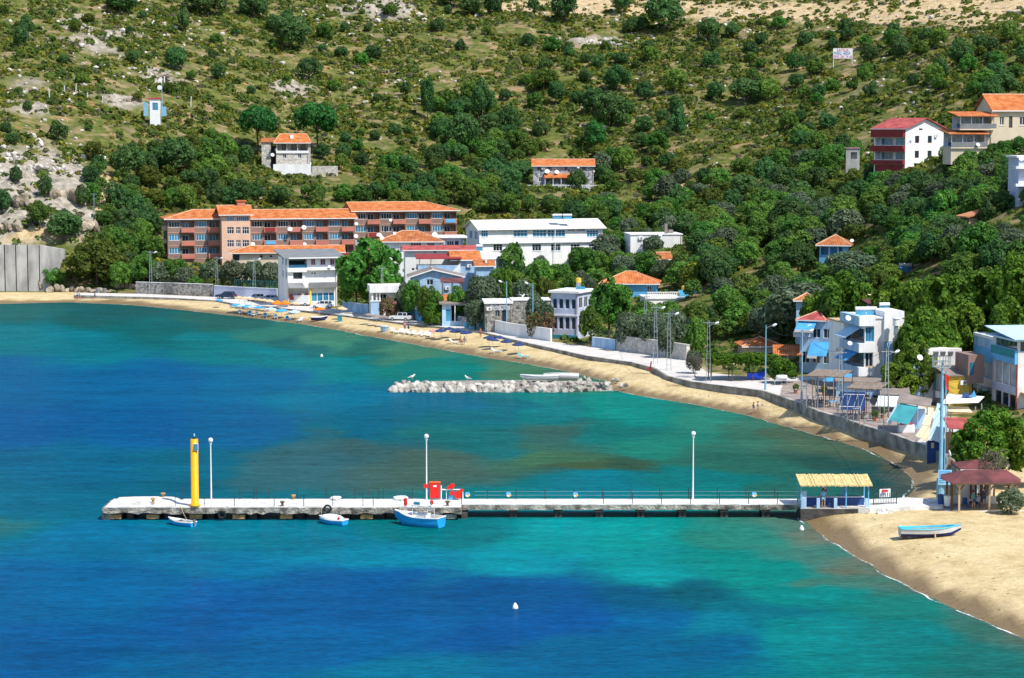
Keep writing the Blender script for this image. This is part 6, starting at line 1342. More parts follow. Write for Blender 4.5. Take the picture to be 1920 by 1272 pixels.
# ---- fire fighting station: red cabinet, reels and white pipe frame
M_REDP = mk('red_paint', (0.72,0.02,0.015), .45, .08, 1.2)
t = thing('hose_station', 'red cabinet and red reels on white pipes on the pier', 'hose station', (X(815, yF), yF - .6, DZ))
MB().box(-.4, .5, 0, .35, .15, 1.55).obj('cabinet', M_REDP, t); MB().box(-.46, .56, -.04, .39, 1.55, 1.66).obj('cabinet_lid', M_RUST if False else mk('orange_red', (0.75,0.13,0.03), .5), t); MB().box(-.1, .2, -.03, -.004, 1.2, 1.35).obj('notice', M_WHITE2, t)
MB().tube([(.62, 0, 0), (.62, 0, 1.35)], .05, 6).tube([(.62, 0, .95), (2.6, 0, .95), (2.6, 0, 0)], .06, 6).tube([(1.1, 0, 0), (1.1, 0, .95)], .03, 6).obj('pipe_frame', M_WHITE2, t)
for x, z_, r0 in ((2.15, .5, .36), (1.62, 1.3, .24), (1.3, 1.15, .16), (1.6, .65, .2), (2.5, .9, .16)): MB().lathe([(.02, -.1), (r0, -.1), (r0, .1), (.02, .1)], 16).obj('reel', M_REDP, t, loc=(x, -.1, z_)).rotation_euler = (R(90), 0, 0)
MB().box(-.95, -.55, 0, .3, 1.1, 1.45).obj('alarm_box', M_REDP, t); MB().box(1.3, 1.75, -.05, .3, 0, .4).obj('pump', M_SKYB, t)
# pennant fish hung from the railing
for k, px in enumerate((877, 954, 1079, 1414)):
    t = thing('pennant', ['blue and yellow pennant right beside the red reels', 'round white and blue pennant, second from the red reels', 'blue and yellow pennant, third from the red reels', 'blue and yellow pennant nearest the straw shelter'][k], 'pennant', (X(px, yF), yF - .12, DZ + .38))
    MB().lathe([(.02, -.03), (.2, -.03), (.2, .03), (.02, .03)], 12).obj('disc', M_WHITE2, t).rotation_euler = (R(90), 0, 0); MB().prism([(-.24, .02), (.24, .1), (.1, .28), (-.2, .26)], 'y', -.06, -.035).obj('blue_flap', M_SKYB, t); MB().prism([(-.05, -.2), (.26, -.05), (.05, .05)], 'y', -.06, -.036).obj('yellow_flap', M_OCHRE, t)
    MB().tube([(0, 0, .1), (0, 0, .45)], .012, 4).obj('cord', M_DKMET, t)
# ---- boats
def boat(name, label, loc, rz, L, B, Hh, m_top, m_bot, m_in, m_rim, deck=0.0, thwarts=3, tilt=0.0):
    t = thing(name, label, 'boat', loc, rz); t.rotation_euler = (tilt, 0, rz); n_ = 14
    def sec(i, ins=0.0):
        u = i / n_; hb_ = B / 2 * ((.72 + .28 * math.sin(min(1, u / .45) * math.pi / 2)) if u < .45 else max(.015, (1 - ((u - .45) / .55) ** 2.3)))
        sz = Hh * (1 + .42 * max(0, u - .45) ** 1.6 * 2 + .12 * max(0, .3 - u)); kz = Hh * .75 * max(0, (u - .82) / .18) ** 2; x = L * (u - .5) + (Hh * .3 * (u > .95))
        hb_ = max(.01, hb_ - ins); kz += ins
        return [(x, 0, kz), (x, hb_ * .62, kz + .10 * (sz - kz)), (x, hb_ * .9, kz + .45 * (sz - kz)), (x, hb_, sz)]
    def strip(idx, ins=0.0):
        b = MB()
        for i in range(n_):
            a, e = sec(i, ins), sec(i + 1, ins)
            for s_ in (1, -1):
                for j in idx:
                    q = [a[j], e[j], e[j + 1], a[j + 1]]; q = [(p[0], p[1] * s_, p[2]) for p in q]; b.add(q, [(0, 1, 2, 3)])
        return b
    tr = MB(); a = sec(0)
    tr.add([(p[0], p[1], p[2]) for p in a] + [(p[0], -p[1], p[2]) for p in a[::-1]], [tuple(range(8))])
    strip((0, 1)).obj('bottom', m_bot, t, True); hu = strip((2,)); hu.v += tr.v; k = len(hu.v) - 8; hu.f.append(tuple(range(k, k + 8))); hu.obj('hull', m_top, t, True)
    strip((0, 1, 2), .05).obj('interior', m_in, t, True)
    rim = MB()
    for s_ in (1, -1): rim.tube([(p[0], p[1] * s_, p[2]) for p in (sec(i)[3] for i in range(n_ + 1))], .05, 5)
    rim.tube([(a[3][0], a[3][1], a[3][2]), (a[3][0], -a[3][1], a[3][2])], .05, 5); rim.obj('gunwale', m_rim, t)
    for i in range(thwarts):
        u = .2 + .5 * i / max(1, thwarts - 1); q = sec(int(u * n_)); MB().box(q[0][0] - .13, q[0][0] + .13, -q[2][1], q[2][1], Hh * .68, Hh * .74).obj('thwart', m_rim, t)
    if deck:
        b = MB(); st = int(n_ * (1 - deck))
        for i in range(st, n_): a, e = sec(i), sec(i + 1); b.add([(a[3][0], a[3][1], a[3][2]), (e[3][0], e[3][1], e[3][2]), (e[3][0], 0, e[3][2] + .1), (a[3][0], 0, a[3][2] + .1)], [(0, 1, 2, 3)]); b.add([(a[3][0], -a[3][1], a[3][2]), (a[3][0], 0, a[3][2] + .1), (e[3][0], 0, e[3][2] + .1), (e[3][0], -e[3][1], e[3][2])], [(0, 1, 2, 3)])
        b.obj('foredeck', M_WHITE2, t, True)
    return t
M_BBLUE = mk('boat_blue', (0.02,0.34,0.75), .4, .1, 1.0); M_BNAVY = mk('antifouling_navy', (0.015,0.02,0.11), .6, .2, 1.5); M_BWHITE = mk('boat_white', (0.78,0.78,0.77), .4, .05, 1.2); M_BCYAN = mk('boat_cyan', (0.07,0.50,0.70), .45, .12, 1.6); M_BGREY = mk('boat_grey_white', (0.55,0.55,0.57), .5, .12, 1.2)
p = W0(339, 987, 0); boat('rowing_boat', 'small blue and white rowing boat moored left of the beacon', (p.x, p.y + .55, -.12), R(145), 2.9, 1.15, .5, M_BBLUE, M_BBLUE, M_BWHITE, M_BWHITE, .42, 2)
p = W0(623, 985, 0); t = boat('covered_boat', 'small blue boat under a white cover, moored mid pier', (p.x, p.y + .75, -.12), R(148), 2.7, 1.4, .55, M_BBLUE, M_BBLUE, M_BWHITE, M_BWHITE, 0, 1)
MB().lathe([(1.0, 0), (.93, .22), (.7, .42), (.3, .52), (.02, .54)], 18).obj('boat_cover', M_CANVASW, t, True, loc=(.1, 0, .52)).scale = (1.3, .68, .85)
MB().lathe([(.02, -.13), (.11, -.06), (.11, .06), (.02, .13)], 10).obj('float_buoy', M_REDP, t, loc=(-.9, .35, .75))
p = W0(786, 989, 0); t = boat('fishing_boat', 'blue and white fishing boat with small cabin, moored by the red cabinet', (p.x, p.y + 1.0, -.15), R(152), 4.5, 2.1, 1.0, M_BBLUE, M_BBLUE, M_BWHITE, M_BWHITE, .5, 1)
MB().hexa([(-.9, -.55, .8), (.45, -.55, .8), (.45, .55, .8), (-.9, .55, .8)], [(-.85, -.5, 1.25), (.3, -.5, 1.25), (.3, .5, 1.25), (-.85, .5, 1.25)]).obj('cabin', M_BWHITE, t); MB().box(-1.25, .5, -.66, .66, 1.95, 2.03).obj('canopy', M_BWHITE, t)
for x in (-1.15, .4):
    for y_ in (-.58, .58): MB().tube([(x, y_, .85), (x, y_, 1.96)], .03, 6).obj('canopy_post', M_BWHITE, t)
MB().hexa([(-.5, -.6, 2.03), (.42, -.6, 2.03), (.42, .6, 2.03), (-.5, .6, 2.03)], [(-.4, -.52, 2.4), (.2, -.52, 2.4), (.2, .52, 2.4), (-.4, .52, 2.4)]).obj('windscreen_box', M_BWHITE, t); MB().box(-.35, .2, .53, .6, 2.1, 2.33).obj('window', M_GLASSB, t)
MB().tube([(-1.5, .6, .8), (-1.5, .6, 2.5)], .03, 5).obj('mast', M_METAL, t); MB().tube([(1.5, 0, .9), (1.5, 0, 2.6)], .03, 5).obj('flag_staff', M_METAL, t)
for x, z_ in ((-1.5, 2.4), (1.45, 2.3), (1.45, 2.0)): MB().lathe([(.02, -.24), (.15, -.15), (.16, .12), (.02, .22)], 12).obj('fender_buoy', M_REDP, t, loc=(x, .45 if x < 0 else 0, z_))
p = W0(1744, 1012, .9); t = boat('beached_boat', 'white rowing boat with cyan inside propped up on the sand', (p.x, p.y + .5, p.z + .18), R(4), 5.0, 1.7, .72, M_BGREY, M_BNAVY, M_BCYAN, M_BCYAN, 0, 4)
MB().tube([(.3, -1.0, -.22), (.3, -.72, .45)], .06, 6).obj('prop', M_TAN, t); MB().box(-2.3, -1.9, -.12, .12, -.2, .25).obj('rear_block', M_BROWN, t); MB().box(-.5, -.2, -.5, .5, -.22, .03).obj('chock', M_BROWN, t)
for k, (px, py, L_, tl, l_) in enumerate(((1012, 713, 5.0, 0, 'grey dinghy drawn up on the rock mole'), (1053, 711, 4.6, 0.5, 'white dinghy lying tilted on the rock mole'))):
    p = W0(px, py, 1.3); boat('dinghy', l_, (p.x, p.y, 1.35), R(184 if k == 0 else 176), L_, 1.3, .55, M_BGREY if k == 0 else M_BWHITE, M_BGREY, M_BGREY, M_BWHITE, 0, 2, tl)
# mooring lines and an outboard
for n_, a, q in (('rowing_boat', (-1.3, .1, .5), (X(345), yN + .1, DZ)), ('covered_boat', (1.2, 0, .6), (X(606), yN + .1, DZ)), ('fishing_boat', (2.0, 0, 1.0), (X(752), yN + .1, DZ))):
    o = bpy.data.objects[n_]; bpy.context.view_layer.update(); g = o.matrix_world.inverted() @ Vector(q); a = Vector(a)
    MB().tube([a + (g - a) * k / 6 - Vector((0, 0, .35 * 4 * (k / 6) * (1 - k / 6))) for k in range(7)], .025, 5).obj('mooring_rope', M_TAN, o)
o = bpy.data.objects['rowing_boat']; MB().box(-1.62, -1.42, -.1, .1, .35, .75).box(-1.56, -1.48, -.05, .05, -.2, .36).obj('outboard_motor', M_SLATE, o); MB().tube([(-.9, .3, .5), (1.0, .45, .62)], .03, 5).obj('oar', M_TAN, o)
o = bpy.data.objects['beached_boat']; MB().tube([(-1.6, -.3, .62), (1.4, -.25, .7)], .035, 5).obj('oar', M_TAN, o); MB().tube([(-1.5, .3, .62), (1.5, .3, .7)], .035, 5).obj('oar', M_TAN, o)
# buoys
for px, py, l_ in ((966, 1141, 'small white mooring buoy in the open water'), (1503, 994, 'white float at the water edge under the pier end'), (603, 669, 'tiny white float off the far beach')):
    p = W0(px, py, 0); b = MB().lathe([(.02, -.2), (.2, -.1), (.22, .1), (.1, .35), (.02, .42)], 14).obj('mooring_buoy', M_WHITE2, None, True, loc=p); tag(b, l_, 'buoy')
# ---- rock mole
mole = thing('rock_mole', 'mole of big pale boulders with a gravel top', 'mole', W0(940, 735, 0)); mo = W0(940, 735, 0)
b = MB(); prof = [(730, .2, 1.2), (745, .7, 2.6), (800, 1.0, 3.2), (900, 1.1, 3.4), (1000, 1.1, 3.6), (1080, 1.1, 3.8), (1125, .8, 4), (1150, .4, 4)]
for (a, za, wa), (e, ze, we) in zip(prof[:-1], prof[1:]):
    xa, xe = W0(a, 735, 0).x - mo.x, W0(e, 735, 0).x - mo.x; ya = (-2.2 if a > 1140 else 0); ye = (-2.2 if e > 1140 else 0)
    b.hexa([(xa, .2 + ya, -1), (xe, .2 + ye, -1), (xe, we + 2, -1), (xa, wa + 2, -1)], [(xa, 1.4, za - .1), (xe, 1.4, ze - .1), (xe, we + .6, ze), (xa, wa + .6, za)])
b.obj('gravel_core', mk('mole_gravel', (0.34,0.31,0.27), .95, .4, 3.0, .8, 8), mole)
MROCK = mk('pale_boulder', (0.31,0.28,0.25), .9, .4, .9, .6, 4, col2=(0.60,0.565,0.51), rnd_obj=.28); MR = [rock_mesh('boulder', 200 + i, MROCK, 2, .3, .8) for i in range(8)]
for tier, (z_, yy, n_, sz) in enumerate(((.0, .1, 31, .86), (.5, .75, 29, .74), (.95, 1.5, 24, .5), (.3, 4.4, 20, .6))):
    for i in range(n_):
        px = 731 + (1092 - 731) * (i + rnd.uniform(.2, .8)) / n_
        if tier == 2 and 800 < px < 930 and rnd.random() < .6: continue
        k = sz * rnd.uniform(.75, 1.25); linkmesh('boulder', rnd.choice(MR), mole, (W0(px, 735, 0).x - mo.x, yy + rnd.uniform(-.2, .2), z_ + rnd.uniform(-.1, .12) - (.25 if px < 750 and tier else 0)), (rnd.uniform(0, 6), rnd.uniform(-.4, .4), rnd.uniform(0, 6)), (k * 1.15, k, k))
for i in range(26):
    px = 1085 + 90 * rnd.random(); py = 712 + 14 * rnd.random(); p = W0(px, py, .7) - mo; k = rnd.uniform(.2, .5); linkmesh('boulder', rnd.choice(MR), mole, (p.x, p.y, .75 + k * .4), (rnd.uniform(0, 6), 0, rnd.uniform(0, 6)), (k, k, k * .8))
# gulls
def gull(loc, rz, label, flying=False):
    t = thing('gull', label, 'bird', loc, rz); mw = M_WHITE2; mg = mk('gull_grey', (0.45,0.46,0.48), .7)
    b = bmesh.new(); bmesh.ops.create_uvsphere(b, u_segments=10, v_segments=8, radius=1)
    for v in b.verts:
        x = v.co.x; v.co = Vector((x * .24, v.co.y * .085 * (1 - .35 * max(0, -x)), v.co.z * .09 + (.05 * max(0, x)) * 1.0))
    me = bpy.data.meshes.new('body'); b.to_mesh(me); b.free(); me.materials.append(mw); linkmesh('body', me, t, (0, 0, .24), (0, -.25, 0))
    MB().lathe([(.01, -.07), (.06, -.03), (.065, .03), (.01, .075)], 10).obj('head', mw, t, loc=(.2, 0, .38)); MB().tube([(.25, 0, .38), (.33, 0, .365)], [.018, .006], 5).obj('bill', M_OCHRE, t); MB().prism([(-.2, -.05), (-.38, -.06), (-.38, .06), (-.2, .05)], 'z', .17, .19).obj('tail', mw, t)
    for s_ in (1, -1):
        if flying: MB().add([(.1, s_ * .06, .28), (-.1, s_ * .06, .27), (-.12, s_ * .4, .42), (-.22, s_ * .75, .36), (.02, s_ * .42, .44)], [(0, 1, 2, 4), (2, 3, 4)]).obj('wing', mg, t)
        else: MB().tube([(.02, s_ * .035, .2), (.02, s_ * .035, 0)], .01, 4).obj('leg', M_OCHRE, t); MB().hexa([(.1, s_ * .07, .2), (-.28, s_ * .04, .2), (-.28, s_ * .06, .2), (.1, s_ * .09, .2)], [(.1, s_ * .06, .3), (-.2, s_ * .04, .28), (-.2, s_ * .06, .28), (.1, s_ * .08, .3)]).obj('wing', mg, t)
    t.scale = (1.6, 1.6, 1.6) if not flying else (1.5, 1.5, 1.5)
p = W0(771, 713, 1.75); gull((p.x, mo.y + 1.2, 1.55), .4, 'white gull standing on the tip of the rock mole'); p = W0(876, 713, 1.5); gull((p.x, mo.y + 2.6, 1.22), 2.6, 'white gull standing mid way along the rock mole')
p = atY(981, 560, 330); gull(p, 1.1, 'white gull gliding in front of the stone house', True)
# ---- foam at the waterline
def foam(z=.03):
    b = MB(); pts = [p for p in densify(SHORE[1:-1], .5)]
    for off, w in ((-.3, .10),):
        prev = None
        for j in range(1, len(pts) - 1):
            d = (pts[j + 1] - pts[j - 1]).normalized(); nn = Vector((-d.y, d.x)); q = pts[j] + nn * (off + 1.1 * (float(fbm(pts[j].x, pts[j].y, 3.5, 3)) - .5))
            if pts[j].y > 330 and off < -1: prev = None; continue
            k = len(b.v); b.v += [(*(q + nn * w), z), (*(q - nn * w), z)]
            if prev is not None: b.f.append((prev, prev + 1, k + 1, k))
            prev = k
    return b
def foam_material():
    m, n, l, b = nodes_of('sea_foam'); b.inputs['Base Color'].default_value = (.68, .71, .70, 1); b.inputs['Roughness'].default_value = .9
    g = n.new('ShaderNodeNewGeometry'); t1 = n.new('ShaderNodeTexNoise'); t1.inputs['Scale'].default_value = .28; t1.inputs['Detail'].default_value = 3; t2 = n.new('ShaderNodeTexNoise'); t2.inputs['Scale'].default_value = 2.6; t2.inputs['Detail'].default_value = 6; t2.inputs['Roughness'].default_value = .7
    l.new(g.outputs['Position'], t1.inputs['Vector']); l.new(g.outputs['Position'], t2.inputs['Vector'])
    ad = n.new('ShaderNodeMath'); ad.operation = 'ADD'; l.new(t1.outputs['Fac'], ad.inputs[0]); l.new(t2.outputs['Fac'], ad.inputs[1])
    mr = n.new('ShaderNodeMapRange'); mr.inputs[1].default_value = .93; mr.inputs[2].default_value = 1.2; l.new(ad.outputs[0], mr.inputs[0]); l.new(mr.outputs[0], b.inputs['Alpha'])
    return m
tag(foam().obj('foam', foam_material()), 'thin broken lines of foam along the beach', 'foam', kind='stuff')
# ================================================================ SMALLER THINGS
# ---- people: one continuous skinned body, clothes and hair on top
M_SKIN = mk('skin', (0.45,0.25,0.16), .6, .06, 3); M_SKIN2 = mk('tanned_skin', (0.30,0.15,0.09), .6, .06, 3); M_HAIR = mk('dark_hair', (0.025,0.018,0.015), .6, .1, 5)
def skin_obj(name, V_, E_, rad, m, parent, root=0, sub=1):
    bm = bmesh.new(); lay = bm.verts.layers.skin.verify(); vs_ = [bm.verts.new(v) for v in V_]
    for i, v in enumerate(vs_):
        r_ = rad[i]; v[lay].radius = r_ if isinstance(r_, tuple) else (r_, r_); v[lay].use_root = (i == root)
    for a, b_ in E_: bm.edges.new((vs_[a], vs_[b_]))
    me = bpy.data.meshes.new(name); bm.to_mesh(me); bm.free(); me.materials.append(m)
    o = linkmesh(name, me, parent); o.modifiers.new('skin', 'SKIN'); o.modifiers['skin'].use_smooth_shade = True
    s_ = o.modifiers.new('sub', 'SUBSURF'); s_.levels = sub; s_.render_levels = sub
    return o
def person(loc, rz, label, shirt, shorts, pose='stand', sc=1.0, skin=None, hair=None, bare=False):
    t = thing('person', label, 'person', loc, rz); t.scale = (sc, sc, sc); sk = skin or M_SKIN
    st = .16 if pose == 'walk' else .03; dz = -.42 if pose == 'sit' else 0
    pel = (0, 0, .95 + dz); ch = (0, .01, 1.30 + dz); nk = (0, 0, 1.47 + dz); hd = (0, -.02, 1.56 + dz); hd2 = (0, -.03, 1.66 + dz)
    V_ = [pel, ch, nk, hd, hd2]; E_ = [(0, 1), (1, 2), (2, 3), (3, 4)]; rd = [(.15, .11), (.165, .11), .055, (.075, .085), (.08, .09)]
    arms = []
    for s_ in (1, -1):
        f_ = st * s_
        sh = (.18 * s_, .01, 1.40 + dz); el = (.24 * s_, .03 + f_ * .5, 1.13 + dz); wr_ = (.23 * s_, -.08 + f_ * .3 - (.15 if pose == 'sit' else 0), .90 + dz); hn = (.22 * s_, -.11 + f_ * .3 - (.18 if pose == 'sit' else 0), .80 + dz + (.08 if pose == 'sit' else 0))
        k = len(V_); V_ += [sh, el, wr_, hn]; E_ += [(1, k), (k, k + 1), (k + 1, k + 2), (k + 2, k + 3)]; rd += [.06, .045, .033, (.042, .025)]
        if pose == 'sit': hp, kn, an, to = (.1 * s_, 0, .90 + dz), (.13 * s_, -.42, .50), (.13 * s_, -.42, .08), (.13 * s_, -.58, .03)
        else: hp, kn, an, to = (.1 * s_, 0, .88), (.105 * s_, -.03 - f_ * .9, .48), (.11 * s_, -f_ * 1.3 + .02, .08), (.12 * s_, -f_ * 1.3 - .14, .03)
        k = len(V_); V_ += [hp, kn, an, to]; E_ += [(0, k), (k, k + 1), (k + 1, k + 2), (k + 2, k + 3)]; rd += [.09, .06, .042, (.05, .03)]
    skin_obj('body', V_, E_, rd, sk, t)
    up = lambda p: p
    if not bare:
        skin_obj('shirt', [(0, 0, .92 + dz), ch, (0, 0, 1.44 + dz), V_[5], ((V_[5][0] + V_[6][0]) / 2 + .01, .02, 1.25 + dz), V_[13], ((V_[13][0] + V_[14][0]) / 2 - .01, .02, 1.25 + dz)], [(0, 1), (1, 2), (1, 3), (3, 4), (1, 5), (5, 6)], [(.175, .135), (.19, .135), .07, .08, .07, .08, .07], shirt, t)
    skin_obj('shorts', [(0, 0, .97 + dz), V_[9], tuple((Vector(V_[9]) * .35 + Vector(V_[10]) * .65)), V_[17], tuple((Vector(V_[17]) * .35 + Vector(V_[18]) * .65))], [(0, 1), (1, 2), (0, 3), (3, 4)], [(.17, .13), .11, .085, .11, .085], shorts, t)
    MB().lathe([(.02, .12), (.07, .105), (.1, .06), (.105, -.01), (.09, -.06), (.02, -.06)], 12, (0, .012, 1.66 + dz)).obj('hair', hair or M_HAIR, t, True)
    return t
# ---- straw roofed shelter at the landward end of the pier
sh = atY(1502, 963, 198.6); t = thing('straw_shelter', 'straw roofed blue shelter at the landward end of the pier', 'shelter', (sh.x, sh.y, 0)); SW = (1632 - 1502) / ppm(198.6); fz = 1.1; rz_ = zY(911, 198.6)
MB().box(-.05, SW, 0, 2.8, -.6, fz).obj('platform', M_PILE, t); MB().box(-.05, SW, -.02, 2.85, fz + .003, fz + .06).obj('floor', M_CONCG, t)
for x in (.15, 1.55, 3.1, SW - .25): MB().box(x - .14, x + .14, .05, .3, fz + .06, fz + .95).obj('pier_block', M_BLUEW, t)
for x in (0, 4.05, 4.3, SW - .1):
    for y_ in ((.15, 2.6) if x not in (4.3,) else (2.6,)): MB().box(x - .05, x + .05, y_ - .05, y_ + .05, fz + .06, rz_ + .35 * (y_ > 1)).obj('post', M_LTBLUEMET if x < 4 else M_SKYB, t)
MB().box(.3, SW - .3, 1.2, 1.5, fz + .85, fz + .93).obj('counter', M_LILAC, t); MB().box(.3, SW - .3, 1.25, 1.45, fz + .06, fz + .84).obj('bench_front', M_DKBLUE, t); MB().box(.1, .5, .2, .6, fz + .06, fz + 1.6).obj('side_panel', M_BLUEW, t)
M_STRAW = mk('straw', (0.74,0.56,0.22), .95, .25, 4.0, .6, 14, col2=(0.85,0.71,0.36), stretch=(3, .6, 1))
b = MB(); n_ = 46
for i in range(n_):
    x0, x1 = -.15 + (SW + .35) * i / n_, -.15 + (SW + .35) * (i + 1) / n_; j = rnd.uniform(-.06, .05); e = rnd.uniform(-.05, .03)
    k0 = .28 * 0; b.hexa([(x0, -.25 + j, rz_ - .02 + e), (x1, -.25 + j, rz_ - .02 + e), (x1, 2.9, rz_ + .5 + e), (x0, 2.9, rz_ + .5 + e)], [(x0, -.25 + j, rz_ + .1 + e), (x1, -.25 + j, rz_ + .1 + e), (x1, 2.9, rz_ + .62 + e), (x0, 2.9, rz_ + .62 + e)])
b.obj('straw_roof', M_STRAW, t)
o = MB().box(-.22, .22, -.2, .2, 0, .4).obj('crate', M_DKBLUE, None, loc=(sh.x + 2.75, sh.y + .6, fz + .061)); tag(o, 'dark blue crate on the straw shelter floor', 'crate')
person((sh.x + 2.05, sh.y + .45, fz + .06), math.pi, 'person in blue shirt and pale shorts standing in the straw shelter', M_SKYB, M_BLUEW); person((sh.x + 2.35, sh.y + 2.2, DZ + .25), 0, 'person in pale checked shirt under the straw shelter, behind the blue shirted one', M_LILAC, M_DKBLUE)
# ---- gate with banner, slipway strip
g0 = atZ(1638, 947, DZ); g1 = atZ(1681, 945, DZ); t = thing('gate_fence', 'dark iron gate and railing with a printed banner at the pier root', 'gate', g0); v = g1 - g0
b = MB()
for i in range(15): p = v * i / 14; b.tube([p, p + Vector((0, 0, 1.0 + .1 * (i in (0, 14))))], .02 if i not in (0, 14) else .05, 5)
b.obj('bars', M_DKMET, t); MB().tube([Vector((0, 0, 1)), v + Vector((0, 0, 1))], .03, 5).tube([Vector((0, 0, .12)), v + Vector((0, 0, .12))], .03, 5).obj('rail', M_DKMET, t)
p = v * .25; q = v * .72
bn = MB().hexa([p + Vector((0, -.06, .68)), q + Vector((0, -.06, .68)), q + Vector((0, -.04, .68)), p + Vector((0, -.04, .68))], [p + Vector((0, -.06, 1.42)), q + Vector((0, -.06, 1.42)), q + Vector((0, -.04, 1.42)), p + Vector((0, -.04, 1.42))]).obj('banner', M_WHITE2, t)
for k in range(5): MB().box(p.x + .08 + k * .19, p.x + .17 + k * .19, p.y - .085, p.y - .065, .74, 1.06 + .05 * (k % 2)).obj('banner_print', M_DKBLUE, bn)
MB().box(p.x + .2, p.x + .75, p.y - .085, p.y - .065, 1.15, 1.38).obj('banner_print', M_CANVASR, bn)
b = MB(); A = [atZ(1500, 936, DZ), atZ(1632, 936, DZ), atZ(1700, 934, 1.2), atZ(1772, 936, 1.25), atZ(1768, 949, 1.25), atZ(1700, 953, 1.15), atZ(1632, 955, 1.15), atZ(1500, 946, DZ)]
b.prism([(q.x, q.y) for q in A], 'z', .2, DZ - .004); o = b.obj('jetty_path', M_DECK); tag(o, 'white concrete path from the pier to the pavilion', 'path', kind='structure')
t = thing('steps', 'three white concrete steps down from the pier path to the sand', 'steps', atZ(1640, 960, 1.0))
for k in range(3): MB().box(.2 + k * .45, .75 + k * .45, -.5 + .12 * k, .1 + .12 * k, -.4, .02 + .1 * k).obj('step', M_DECK, t)
# ---- pavilion with maroon roof
pv = atY(1798, 961, 197.5); s_ = ppm(197.5); t = thing('pavilion', 'timber pavilion with maroon roof beside the beach', 'pavilion', (pv.x, pv.y, max(1.0, pv.z))); bz = t.location.z; ez = zY(905, 197.5) - bz; Lx = -.75; Rx = 5.4
for x, y_ in ((0, 0), (2.7, 0), (5.1, 0), (-.6, 2.6), (-.4, 1.2), (2.6, 2.8), (1.9, 4.2), (2.35, 4.2), (2.8, 4.2), (5.1, 3.2), (0, 3.6)): MB().box(x - .08, x + .08, y_ - .08, y_ + .08, -.5, ez + .1).obj('post', M_BROWN if y_ > .5 else M_TAN, t)
for x in (0, 2.7):
    for s2 in (1, -1): MB().tube([(x, 0, ez - .75), (x + s2 * .6, 0, ez)], .05, 5).obj('brace', M_BROWN, t)
vs_ = [(Lx, -.5, ez), (Rx, -.5, ez), (Rx + .5, 2, ez), (Rx, 4.8, ez), (Lx, 4.8, ez), (Lx - .6, 2, ez + .02)]; tp = [(.9, 2, ez + .85), (4.6, 2, ez + .85)]
MB().add(vs_ + tp, [(5, 4, 3, 2, 1, 0), (0, 1, 7, 6), (1, 2, 7), (2, 3, 7), (3, 4, 6, 7), (4, 5, 6), (5, 0, 6)]).obj('roof', M_MAROON, t)
MB().box(Lx, Rx, -.56, -.503, ez - .12, ez + .03).obj('fascia', M_BROWN, t); MB().box(.95, 2.3, 4.3, 4.36, .6, ez - .1).obj('white_screen', M_CANVASW, t)
MB().box(-.9, 5.2, 4.35, 4.42, .05, .75).obj('rail_wall', M_WHITE, t)
o = MB().box(-1.2, 8.5, -1.6, 6.0, -.3, .02).obj('pavilion_floor', M_CONCG, None, loc=(pv.x, pv.y + .9, bz)); tag(o, 'paved floor under the pavilion', 'paving', kind='structure')
tz = bz + .02
for i, (x, y_, l_, sm, ps) in enumerate(((3.0, 3.0, 'person in dark clothes standing at the back of the pavilion', M_DKBLUE, 'stand'), (1.6, 1.2, 'person in teal shirt standing in the pavilion beside the front post', M_CANVAST, 'stand'), (5.6, 2.2, 'person in black seated at right of the pavilion', M_DKMET, 'sit'), (2.3, 2.2, 'person in pale blue seated in mid pavilion', M_BLUEW, 'sit'))): person((pv.x + x * .95, pv.y + y_, tz), rnd.uniform(-1, 1) + (3.1 if i == 0 else 0), l_, sm, M_DKBLUE, ps)
for i, (x, y_) in enumerate(((2.3, 2.35), (5.6, 2.35), (1.0, 2.2))):
    c_ = thing('plastic_chair', ['chair under the pale blue seated person in the pavilion', 'chair under the black clad seated person in the pavilion', 'empty dark chair at left in the pavilion'][i], 'chair', (pv.x + x * (.95 if i < 2 else 1), pv.y + y_, tz))
    MB().box(-.22, .22, -.25, .2, .40, .44).obj('seat', M_DKBLUE, c_); MB().box(-.22, .22, .2, .24, .44, .9).obj('backrest', M_DKBLUE, c_)
    for a in (-.2, .2):
        for e in (-.22, .2): MB().box(a - .02, a + .02, e - .02, e + .02, 0, .4).obj('leg', M_DKBLUE, c_)
t = thing('table', 'round white table in the pavilion', 'table', (pv.x + 1.7, pv.y + 2.3, tz)); MB().lathe([(.02, .70), (.5, .70), (.5, .74), (.02, .74)], 16).obj('table_top', M_WHITE2, t); MB().lathe([(.25, 0), (.05, .06), (.05, .7)], 10).obj('pedestal', M_DKMET, t)
h = House('beach_hut', 'small white hut with red hip roof behind the pavilion', 'hut', 1806, 1866, 206, 0, 3.5, 950, 882, M_CREAM, found=1); h.wp('F', 1812, 905, 1838, 932, cols=2, glass=M_GLASSP); h.wp('F', 1845, 905, 1856, 940, cols=1, name='door'); h.walls(); h.hip(M_MAROON, .6, .4, cap=False); h.box('name_board', M_LILAC, h.w * .45, h.w - .2, -.06, -.01, h.h - .4, h.h - .05)
